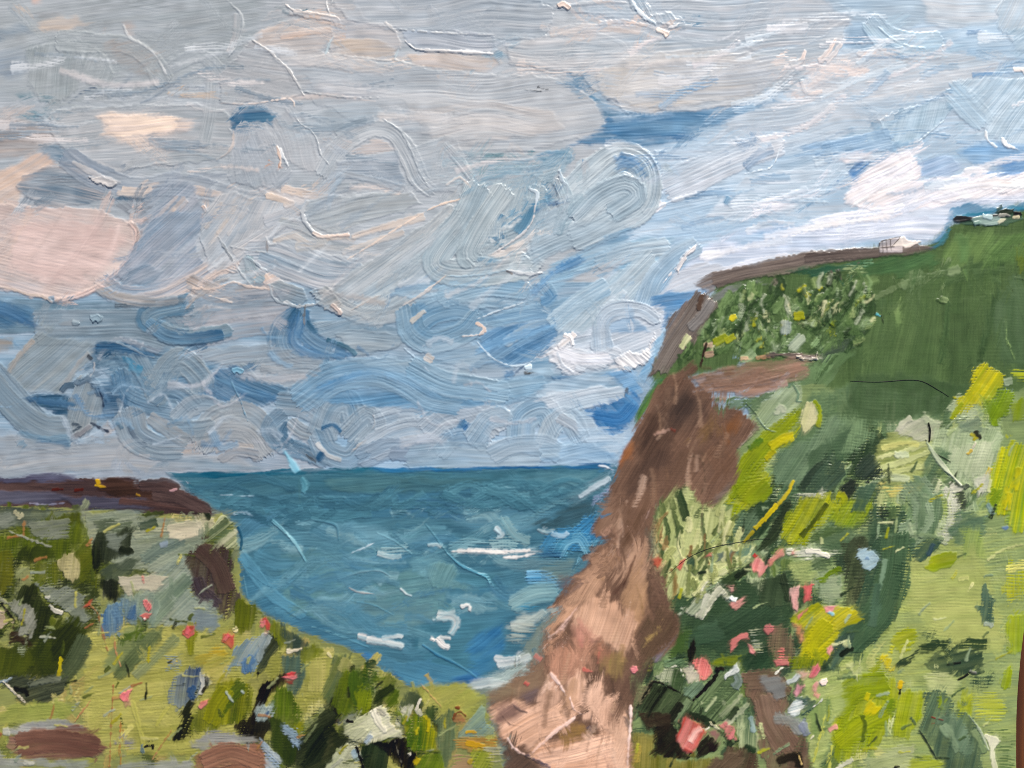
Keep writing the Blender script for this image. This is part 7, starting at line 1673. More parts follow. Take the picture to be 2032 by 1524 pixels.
MEAD = """
B 10 8C9A6A A3A85C s3 n3 h.5 : -40,1004 130,1010 300,1020 420,1026 440,1020 466,1044 474,1100 478,1180 520,1216 600,1256 700,1290 780,1344 820,1366 900,1362 966,1380 964,1410 990,1480 1004,1560 -40,1560
P 5 A3A652 B8B868 s10 h.5 d.1 : 170,1250 300,1240 420,1230 520,1270 560,1300 640,1290 700,1300 660,1380 560,1460 400,1500 200,1500 160,1400
P 10 8F9E6A 7C8E60 s9 h.5 : 250,1240 320,1250 300,1300 240,1340 200,1330
# upper band
P 5 55635A 6E7C70 s6 h.7 d.15 : -30,1006 60,1010 160,1012 170,1030 60,1044 -30,1050
P 10 8A9A8C 9FAB9C s6 h.7 b1.3 d.1 : 160,1016 260,1014 340,1030 400,1036 420,1060 380,1110 320,1130 240,1130 180,1080
P 15 6E7E68 5E6E58 s7 h.7 d.2 : 180,1030 260,1030 280,1060 200,1070
P 85 566A14 6A7A18 s5 h.7 b1.2 : 20,1060 90,1036 160,1016 172,1034 176,1060 190,1100 180,1150 150,1150 140,1110 80,1120 60,1100 -30,1120 -30,1070
P 80 65751A 545F14 s6 h.7 d.05 : 86,1028 130,1018 160,1020 170,1040 140,1036 90,1040
P 70 4A5A14 3A4810 s6 h.7 d.1 : 30,1090 100,1080 110,1110 60,1120 34,1110
P 40 70781C 5E6C18 s6 h.7 : 130,1110 180,1070 190,1100 180,1150 156,1160 160,1130
P 10 8C968A 7A8478 s4 h.9 r.4 b1.3 : 58,1040 84,1034 136,1034 134,1070 100,1076 84,1074 62,1058
P 20 7F8C86 8E9890 s6 h.8 : -30,1020 20,1016 30,1030 20,1050 -30,1048
9 D3D2B4 A9A884 h1 d.2 s3 n4 : 30,1016 40,1024 46,1022
5 B8BCB4 8E9688 h1.4 r0 s2 : 20,1054 60,1070 100,1084
P 85 222A18 333E24 s4 h.8 d.1 n4 : 190,1060 206,1054 216,1060 212,1100 200,1130 186,1128 184,1096
P 85 2E3826 44503A s5 h.8 d.25 n4 : 200,1076 240,1046 266,1046 262,1096 232,1106 210,1120
P 5 7A8880 8C9890 s6 h.7 d.15 : 210,1060 240,1056 236,1090 214,1090
12 2A3422 3C4632 s4 d.2 n4 : 240,1090 254,1094 262,1090
P 40 5A6A58 4A5A48 s6 h.7 d.1 : 196,1130 250,1110 280,1110 260,1140 210,1160
30 6E8480 84988E h.8 b1.5 s6 : 290,1110 320,1090 360,1070
24 8C9E90 A0AEA0 h.8 b1.5 s5 : 300,1130 340,1110 380,1090
9 9DB0C8 7F98B0 s5 h.8 : 320,1080 332,1078
P 10 D9D3C0 C3C0AC s4 h1.0 d.12 n4 b1.3 : 328,1056 334,1038 370,1036 400,1028 424,1030 426,1052 400,1062 370,1070 340,1064
18 B4BAA4 9CA894 h.9 d.25 : 270,1060 300,1050 326,1050
16 55685A 44583F s5 d.15 h.8 : 280,1044 310,1036
P 40 748868 B9C2A0 s4 h1 b1.7 k1.5 r.4 : 396,1072 416,1048 440,1022 452,1026 458,1040 470,1044 476,1090 450,1096 430,1080
14-10 D0D2B8 A3B090 h1 d.1 : 436,1080 456,1064 472,1052
10 5C7050 6E8262 h.9 s4 : 410,1064 436,1044 450,1030
12 232A1C 33402C h.9 s3 : 402,1024 416,1024
6 165C88 2A6C94 h.7 s3 n2 : 472,1046 480,1066 478,1090
P 80 51403C 5F5558 s3 h1.0 b1.5 r.3 n4 : 360,1114 376,1102 390,1078 410,1080 440,1078 460,1100 464,1140 472,1174 480,1196 470,1214 444,1222 424,1206 414,1190 386,1180 376,1164 378,1140 374,1128 360,1124
30 4E4048 605868 h1 b1.5 : 390,1150 400,1176 430,1200
30 584440 66524C h1 b1.5 : 400,1090 430,1120 450,1170
P 45 8CA09A A0AEA4 s7 h.7 b1.5 : 270,1150 320,1120 370,1110 380,1150 384,1180 420,1200 440,1230 400,1250 340,1240 300,1240 280,1200
40-30 6E8878 849A88 h.8 b1.6 s7 : 290,1230 330,1190 370,1150
P 20 8A9CA8 7C909C s8 h.7 : 380,1200 420,1210 440,1230 420,1260 380,1250
P 5 D0CCBE BDBAAA s4 h1 d.12 n4 : 236,1146 306,1138 332,1146 324,1166 260,1176 240,1166
5 D88080 C07070 s3 : 284,1142 286,1156
P 85 9CA298 848C80 s4 h.9 n4 : 202,1154 220,1150 226,1180 208,1180
P 85 1E2418 2E3624 s5 h.7 d.2 : 198,1150 234,1150 240,1180 230,1196 210,1196 204,1180
P 86 B1AC7E C3BC94 s4 h.8 d.05 : 112,1108 130,1100 152,1094 162,1120 150,1156 136,1152 120,1130
P 86 9AA272 8A9466 s7 h.6 d.15 : 30,1130 60,1120 80,1150 60,1170 30,1180 40,1150
P 80 74781A 646C16 s5 h.7 : -30,1090 20,1096 30,1120 26,1160 10,1180 -30,1184
P 85 5C6C1C 707A24 s5 h.7 d.2 : 60,1120 110,1114 130,1150 100,1160 64,1156
P 88 46541A 5C681C s5 h.7 d.35 : 160,1130 200,1120 196,1170 166,1170
P 35 9AA59C 7C887E s4 h1 b1.4 r.4 : 68,1152 80,1158 100,1166 150,1164 174,1182 170,1196 176,1226 168,1240 140,1218 112,1200 90,1176
P 70 2A3418 3C4820 s5 h.8 d.1 : 30,1190 44,1166 74,1160 84,1190 110,1214 96,1240 70,1280 54,1270 60,1220
6-9 E2E2DC B4B8B0 h1.8 r.3 s2 : 100,1200 110,1210 124,1216
7 C9CDC8 A0A69E h1.6 s2 : 92,1184 98,1186
P 65 8E948C A3A8A0 s4 h1 b1.4 r.4 : -20,1186 20,1190 56,1196 70,1210 74,1230 60,1262 40,1262 34,1220 10,1196
7-4 121210 24241E h1.4 s3 : 4,1198 16,1214 34,1236
P 40 D9C6B8 BCA898 s3 h1.1 n4 : -20,1204 8,1214 16,1226 4,1246 -20,1240
P 10 3A2A1E 4A3828 s5 h.8 : 20,1250 60,1272 56,1284 24,1274
P 60 4A5816 38460F s6 h.7 b1.2 : 60,1290 100,1240 130,1226 156,1222 172,1256 164,1296 130,1340 60,1346 -30,1350 -30,1280 40,1286
P 75 5E6A1C 4A5816 s7 h.7 d.05 : -30,1290 50,1286 70,1310 50,1340 -30,1344
P 60 2E3A12 3E4A1C s7 h.7 d.1 : 100,1250 150,1230 170,1260 150,1300 110,1310
P 85 93A088 7F8C74 s4 h.8 : 36,1284 56,1284 46,1306
40 4E5E40 5E6E50 h.8 d.15 s6 : 170,1270 150,1310 120,1350
8 D6C808 B8AC10 h1 s3 : 122,1306 118,1340
P 15 30382A 545E4A s4 h1 b1.7 k1.4 r.4 : 6,1350 24,1340 44,1340 60,1346 100,1342 140,1344 130,1364 110,1384 96,1394 64,1392 50,1396 20,1370
12 939C8C 6E786A h1 b1.5 s4 : 60,1358 90,1350 120,1346
6-9 D6D2C4 A8A698 h1.5 r0 s2 : 8,1352 30,1374 50,1392
9 181A10 2A2C1E h.9 s4 : 30,1366 50,1370 56,1380
7 93A9C0 B4C3CF h1.2 s3 : -6,1350 6,1352 24,1346
P 5 C0BE74 A8AA5C s8 h.6 d.2 : -30,1400 24,1404 20,1424 -30,1430
P 8 8FA04E A3AE5C s8 h.5 d.1 : 20,1400 120,1390 160,1400 130,1430 60,1440 -30,1440
# blue notes
P 85 4A78AC 6C92B4 s5 h.8 n4 b1.4 : 200,1220 212,1206 230,1194 244,1190 246,1226 236,1262 208,1264 204,1240
P 85 6C8CA4 86A0AC s6 h.7 d.1 : 244,1190 276,1184 282,1220 270,1240 246,1240
18 3F6CA4 5A84B4 s5 h.7 : 262,1226 270,1206
P 80 7F9890 93A89C s6 h.7 d.15 : 250,1180 300,1174 320,1200 300,1240 280,1240 270,1200
10 4A6230 5C741E s5 h.7 : 288,1224 286,1250
P 30 647A20 54702C s5 h.7 n4 : 236,1256 280,1250 296,1254 284,1270 250,1272 238,1266
30-20 5C7048 70825A h.7 b1.4 s6 d.1 : 310,1260 270,1300 234,1340
26 7C8E6A 94A27C h.7 b1.3 s8 : 350,1266 310,1304 270,1340
3 A8704A B88458 h.8 s2 d.1 : 176,1196 196,1220 206,1260 214,1290
3 A8704A B88458 h.8 s2 d.1 : 186,1236 170,1246
3 B07C50 C09468 h.8 s2 d.1 : 228,1264 230,1290 240,1320
3 A87448 B88858 h.8 s2 d.1 : 226,1360 222,1420 218,1520
3 B08050 C09868 h.8 s2 d.15 : 180,1390 150,1430
3 B8843C C49A5C h.8 s2 d.15 : 240,1430 240,1520
3 B08A54 C0A070 h.8 s2 d.15 : 340,1450 300,1510
9 C4C470 AEB058 h.7 d.2 s4 : 262,1390 276,1440 286,1480
7 BEBE64 A4A850 h.7 d.2 s4 : 310,1440 330,1410 346,1390
10 D0CC80 B8B868 h.7 d.2 s5 : 240,1470 262,1440
P 85 7C8410 8E9418 s4 h.8 : 374,1232 390,1232 390,1276 384,1300 370,1298
P 10 C4AA30 A8A040 s7 h.7 d.15 : 388,1300 440,1280 450,1300 430,1320 396,1320
8 D2B820 C0A830 h.9 s4 : 338,1310 346,1316
P 10 7F9AB0 93A9B4 s6 h.7 d.3 : 326,1300 350,1296 352,1334 330,1336
P 78 8295A4 4A628A s4 h1 b1.6 k1.4 r.4 : 334,1370 342,1350 366,1334 384,1320 398,1320 408,1336 414,1354 408,1368 396,1384 370,1400 334,1398
9 E0E0DC A9B4B8 h1.3 s3 d.1 : 400,1334 404,1356 398,1376
9-5 14120E 24201A h1.4 s3 : 410,1342 412,1356 402,1374
14 35609C 4E78A8 s5 h.8 : 384,1384 378,1372 386,1364
P 70 9CB0BC 6F94B8 s4 h1 b1.5 k1.3 r.4 : 452,1310 460,1288 490,1268 520,1256 536,1254 530,1280 520,1300 506,1334 490,1338 484,1320 470,1318 450,1340 444,1330
P 60 2A3424 4A5844 s3 h1 b1.5 r.4 : 528,1258 546,1262 552,1278 544,1300 522,1330 512,1340 514,1316 520,1296
18-12 B4C4CC 8CA0A8 h1.1 b1.5 s4 : 530,1262 522,1280 514,1310
18 4A7AB4 6C94C0 s5 h.8 : 492,1330 490,1316 500,1306
4 15150F 22221A h1 s2 : 512,1334 512,1346
P 10 C3BC6A A8A850 s7 h.6 d.15 : 420,1300 460,1300 450,1340 470,1350 430,1360 400,1340
P 10 A8A862 8E9254 s7 h.6 d.15 : 490,1345 530,1330 540,1350 520,1380 500,1370
# lime leaves
P 85 55630E 6A7612 s5 h.8 b1.2 : 464,1200 478,1190 500,1196 512,1220 504,1250 480,1256 464,1236
P 80 66740F 788410 s5 h.8 b1.2 : 510,1200 530,1220 560,1240 576,1260 570,1280 556,1286 540,1262 528,1240
P 80 4E6050 3E5650 s7 h.7 d.1 : 560,1240 600,1262 620,1280 600,1300 570,1290
P 85 4F6A62 5C7A70 s7 h.7 d.15 : 560,1300 600,1296 610,1340 590,1380 570,1370
P 80 6E7C1A 84902C s6 h.7 d.1 : 596,1290 620,1276 640,1290 630,1310 600,1314
P 86 C0BC74 A9AC5E s6 h.6 d.2 : 606,1310 640,1300 664,1296 650,1340 640,1372 616,1368
P 86 BCBC78 D0CE90 s6 h.6 d.2 : 606,1400 636,1384 644,1396 620,1424 604,1440
P 65 6E8058 58703F s5 h.7 b1.5 d.05 : 664,1300 700,1296 696,1320 676,1360 650,1400 634,1380 648,1350
20 B4B476 9CA060 h.7 d.2 s5 : 690,1310 680,1330
5 DDD8B8 C0BC8A h1 s3 : 652,1296 658,1304
8-5 EDE6D4 D0C8B0 h1.5 s3 : 570,1292 584,1290 598,1286
9 E2DCB0 C9C08A h1.5 s3 : 464,1250 470,1248
P 85 5C6C12 8A900F s5 h.8 b1.3 r.4 : 378,1424 400,1400 420,1384 436,1356 464,1346 490,1356 504,1386 502,1412 480,1430 450,1440 420,1452 394,1456 378,1446
30-24 46601A 5C7414 h.8 b1.4 : 430,1420 452,1390 480,1360
30 7C860E 949810 h.8 b1.4 : 420,1430 430,1400 450,1370
5 C3D3D8 9AB0B4 h1.1 s3 n3 : 450,1372 456,1382 462,1390
5 C3D3D8 9AB0B4 h1.1 s3 n3 : 482,1372 484,1374
P 65 1E2210 30361E s4 h.8 d.3 : 344,1468 360,1430 372,1396 394,1384 386,1410 376,1450 366,1464
P 80 1C160E 2A2216 s4 h.9 n4 d.05 : 514,1364 540,1344 566,1336 572,1346 548,1366 530,1390 516,1420 508,1440 496,1430 508,1400
P 70 1E1A12 302A1E s4 h.8 d.3 : 470,1440 500,1420 530,1440 526,1470 500,1476 476,1466
P 80 24241A 363628 s5 h.8 d.25 : 505,1430 540,1420 540,1444 510,1450
P 86 4E6A14 647E18 s5 h.8 b1.3 r.4 : 532,1400 548,1372 562,1362 576,1374 596,1404 606,1440 602,1462 588,1462 560,1440 540,1430
P 80 44581C 364A18 s6 h.8 : 528,1420 566,1430 590,1470 590,1510 570,1520 540,1480
P 85 9A9C10 868E10 s5 h.8 : 580,1440 600,1420 606,1450 600,1460
P 60 93A9B0 A9BCC0 s4 h1 b1.5 r.4 : 506,1430 514,1402 526,1392 544,1402 546,1416 536,1434 514,1436
7 4A6A94 6284A8 s4 h.8 : 528,1420 534,1410
P -40 A3BCD6 7C9CC4 s4 h1 b1.6 : 562,1442 576,1432 590,1446 600,1466 594,1482 576,1472
P -45 9CB6D4 C3D0DE s4 h1 b1.6 n4 : 512,1452 524,1470 536,1490 556,1504 552,1530 530,1540 516,1490
P 30 26301A 3E4A2E s5 h.8 b1.3 : 588,1530 594,1470 620,1430 644,1402 664,1406 680,1418 676,1432 660,1440 670,1458 700,1470 690,1500 650,1530 620,1550
P 50 1E2A14 33422A s5 h.8 d.2 : 600,1520 620,1460 640,1440 650,1470 640,1510
9 181410 2A241C h1.2 s3 : 664,1406 678,1418 672,1432
5 6A7A54 86946C h1.2 s3 : 606,1470 624,1444 630,1436
P 20 6E7C70 86908A s8 h.7 : 676,1420 700,1412 720,1420 700,1440 680,1440
P 85 5A7010 6C8014 s5 h.8 b1.3 : 660,1400 668,1350 690,1330 706,1330 720,1350 730,1400 700,1420 672,1416
P 85 3E5E1C 4E6E1A s5 h.8 b1.3 : 690,1360 700,1330 726,1326 740,1316 748,1330 744,1370 730,1400 704,1400
P 85 70860E 849410 s5 h.8 b1.3 : 706,1400 712,1360 730,1350 740,1380 730,1420 712,1420
P 60 56700F 66800F s5 h.8 d.1 n4 : 748,1340 770,1336 786,1352 790,1380 784,1406 764,1406 756,1380
P 40 2A3A14 3C4E1E s4 h.8 d.1 n4 : 742,1396 750,1374 776,1352 784,1364 768,1384 750,1394
16 3A5230 4C663E s5 h.8 d.2 : 730,1320 742,1314
P 70 5C6C4E 4A5C40 s6 h.7 d.1 : 790,1400 810,1374 836,1376 840,1400 810,1410
P 20 BABC64 A3AC56 s8 h.6 d.12 : 820,1366 860,1352 920,1356 960,1380 950,1400 920,1430 880,1420 840,1400
4 B08C58 C4A46C h.8 s2 : 838,1360 856,1380 874,1400
4 A0A060 B8B878 h.8 s2 d.1 : 850,1390 840,1410
P 30 E2E4D4 C0C8A8 s4 h1.5 b1 r.6 : 678,1450 690,1436 716,1420 740,1404 760,1404 770,1416 774,1436 790,1450 806,1462 772,1466 740,1476 708,1476 696,1464
P 40 A9B494 C6CCB4 s6 h1 b1.5 : 684,1452 710,1440 736,1446 730,1470 704,1472
16-12 F0F0E6 D6D8C8 h1.3 s4 : 742,1410 750,1430 764,1450
14 BABAB0 A8A89C s4 h.9 n4 d.2 : 752,1410 762,1416
12 8FA8C8 A9BCCF h1 s5 d.1 : 726,1472 736,1460
7-4 1A120A 2A2014 h1.4 s2 : 690,1430 700,1432
P 55 C9D0B8 AEBA98 s5 h1.1 b1.5 r.3 : 646,1530 660,1500 684,1474 700,1474 712,1490 720,1550 650,1550
14 B4C9D8 93AFC4 h1 s5 : 704,1490 712,1510
5-7 16100A 261E14 h1.6 r.3 s2 : 708,1482 714,1500 722,1524
P 80 22341C 364A2E s4 h.9 b1.3 d.1 : 716,1480 760,1474 772,1500 770,1550 722,1550
P 70 140F08 241C12 s3 h1.2 n2 r.4 : 736,1474 770,1470 804,1462 814,1482 834,1504 824,1520 800,1530 780,1510 764,1490
4 6A6A60 8A8A80 h1.4 r0 s2 : 784,1470 792,1500 800,1520
4 D0D0C8 E2E2DA h1.2 s2 : 810,1494 814,1496
P 85 5E7E10 9CA010 s4 h1 b1.6 k1.4 r.4 : 788,1416 800,1414 814,1430 824,1404 832,1420 846,1418 858,1430 868,1460 870,1484 850,1496 826,1494 806,1480 812,1460
P 60 4E7214 62860F s4 h.9 : 788,1416 806,1418 814,1440 800,1436
P 60 4A6E14 5E820F s4 h.9 : 804,1456 820,1440 828,1460 810,1490
10-6 D0C010 A8A810 h1.1 s3 : 844,1420 852,1432 848,1450
6 C9BE20 A8A818 h1.1 s3 : 826,1456 830,1444
P 60 DADCD0 B9C0A8 s4 h1 n4 d.1 : 800,1410 806,1400 816,1402 812,1414
5 E9E6DE C9C6BC h1.5 s2 : 826,1406 830,1396 834,1388
8 D9DACE B4B8A4 h1.2 s3 : 830,1408 836,1418
P 85 3C5228 506838 s5 h.7 d.2 : 842,1410 860,1396 870,1410 872,1440 860,1436
P 86 5A7050 6E8462 s6 h.7 d.1 : 870,1420 890,1408 902,1420 906,1460 894,1510 876,1530 868,1480
P 80 62801A 7C941E s5 h.8 d.1 : 820,1510 850,1494 880,1490 884,1530 830,1540
10 D6C010 C0AC18 h1 s4 : 824,1514 830,1506
P 40 7FA0A4 93AE9A s4 h.8 : 910,1448 930,1426 956,1396 966,1404 964,1420 976,1446 980,1460 950,1462 912,1464
P 5 C49A48 A88A50 s5 h.8 d.2 n4 : 900,1464 940,1460 986,1466 984,1484 930,1490 900,1484
12 DCB020 C09818 h1.1 d.15 s3 : 926,1474 946,1478 960,1482
6 D6B028 B89028 h1 s3 : 926,1453 944,1452
P 5 B88A60 A87850 s5 h.8 d.1 n4 : 902,1424 912,1414 924,1424 920,1436 906,1436
5 8A5230 9C6438 h1.1 s2 : 901,1424 904,1416 914,1412 924,1420
5 7A2014 902A1C h1.3 s2 : 905,1402 911,1404
P 5 BCA080 A08868 s6 h.7 d.25 : 896,1494 940,1490 950,1510 930,1530 896,1540
P 60 7C9028 A0AC3C s5 h.8 d.2 n4 : 936,1490 960,1490 980,1520 970,1540 940,1530
P 5 B9BAA0 9CA088 s6 h.7 d.3 : 956,1480 990,1478 1000,1510 976,1516
8 D9C020 B8A020 h1 s3 : 930,1514 936,1508
# brown smears and lilac
P 5 9AA0A8 AEB2B4 s7 h.6 d.1 : 14,1450 60,1430 150,1432 170,1446 100,1450 30,1464
P 2 855E54 A07C70 s7 h.8 b1.6 d.05 : 20,1460 60,1446 120,1440 156,1442 190,1460 212,1482 196,1498 130,1506 50,1502 16,1488
40 8E675A 7A564C h.8 b1.7 d.1 : 40,1476 110,1470 190,1482
P 2 A5ABA8 98A2A0 s8 h.6 : -30,1500 60,1504 140,1508 190,1504 170,1530 60,1524 -30,1540
9 C9CCC8 AEB4B0 h1.1 d.2 s4 : 50,1514 66,1514
10 C46440 B07450 s6 : -10,1456 2,1460
12 C9CDC9 A9B0A8 s5 d.15 : 8,1452 18,1450
P 5 9A9CA4 8A8E9A s8 h.6 d.15 : 224,1466 270,1468 268,1484 226,1480
8 6F8890 8AA0A4 h1 s3 : 282,1478 284,1492
4 1C1C14 2A2A20 h1 s2 : 288,1482 296,1478 304,1478 304,1484
P 3 9A9FA2 AAAEB0 s7 h.6 d.1 : 376,1466 430,1450 500,1460 516,1474 460,1474 400,1490 380,1484
P 3 A87C68 9A6E5C s5 h.8 b1.6 : 392,1500 420,1478 440,1472 480,1476 510,1476 526,1500 530,1550 380,1550
40 B08672 9C7262 h.9 b1.7 : 410,1510 460,1494 510,1510
P 3 9AA3A4 A9B0AE s8 h.6 : 240,1510 320,1508 386,1508 384,1550 230,1550
"""
TINT[:] = (0.86, 0.80, 0.69)
MIX.update(b=0.7, k=0.8, s=1.0)
ME0, MEAD = MEAD.strip().split("\n", 1)
paint('mead', ME0, "d.1 p.1 k.5")
scatter('mead', "-20,1020 420,1030 460,1100 460,1220 300,1240 -20,1350", 200, (10, 30), (18, 64), (20, 110), ['5E6E1A-6E7C24', '7C8A70-939E86', '3A4820-4A5A28', '8F9A5A-A3A864', '4E5C30-5E6C3C'], "s5 h.6 d.22 n5 p.3", 51, own=False)
scatter('mead', "180,1240 480,1220 700,1310 900,1370 960,1400 980,1520 -20,1520 -20,1400", 240, (8, 28), (18, 70), (10, 110), ['A8AA50-B8B868', '98A050-A8AC5C', 'B8B46A-C8C080', '8A9648-9AA252', 'A89C5C-B8A868'], "s5 h.55 d.24 n5 p.3", 52, own=False)
scatter('mead', "380,1340 700,1330 860,1400 880,1520 420,1520", 120, (8, 24), (18, 60), (40, 120), ['3E4A22-4E5C2C', '55661C-667820', '26301C-364024', '6E7C50-808C60'], "s5 h.6 d.25 n5 p.3", 53, own=False)
scatter('mead', "-20,1040 430,1050 470,1230 620,1300 600,1500 -20,1500", 110, (20, 50), (16, 44), (50, 110), ['4E5C2C-5C6A36', '8E9A72-9EA882', '333E20-40502A', 'A8A860-B8B670', 'BEB878-CCC48A', '6E7C38-7E8A44'], "s4 h.6 d.34 n5 p.3", 56, own=False, curve=0.12)
scatter('mead', "360,1330 720,1320 860,1400 860,1520 560,1520", 50, (16, 36), (20, 60), (50, 110), ['1E2414-2A3220', '2E3A1C-3C4A26', '55661C-667820', '8A9668-9AA478'], "s4 h.6 d.3 n5 p.3", 57, own=False, curve=0.12)
scatter('mead', "-20,1060 200,1060 180,1330 -20,1330", 40, (16, 40), (24, 70), (40, 110), ['2C3818-3A4820', '46541A-545F22', '333E20-3E4A28'], "s5 h.6 d.26 e1.6 n5 p.3", 64, own=False, curve=0.12)
paint('mead', MEAD, "d.16 e1.5 p.3 k.95 n4 f.3")
smears("-20,1030 440,1040 470,1220 760,1360 960,1400 980,1520 -20,1520", 60, (7, 22), (20, 66), (30, 120), (8, 20), 351)
scatter('mead', "-20,1030 440,1040 470,1220 760,1360 960,1400 980,1520 -20,1520", 90, (3, 7), (10, 34), (-10, 110), ['C8C880-B8B868', '8FA070-A3AE80', '262E18-343E22', '4E5E20-5E6E28', 'B4B030-A0A028', '9AA89C-AEB6A8', 'B88A58-A87848'], "s4 h.7 d.25 n3 p.3", 54, own=False, curve=0.06)
finish()

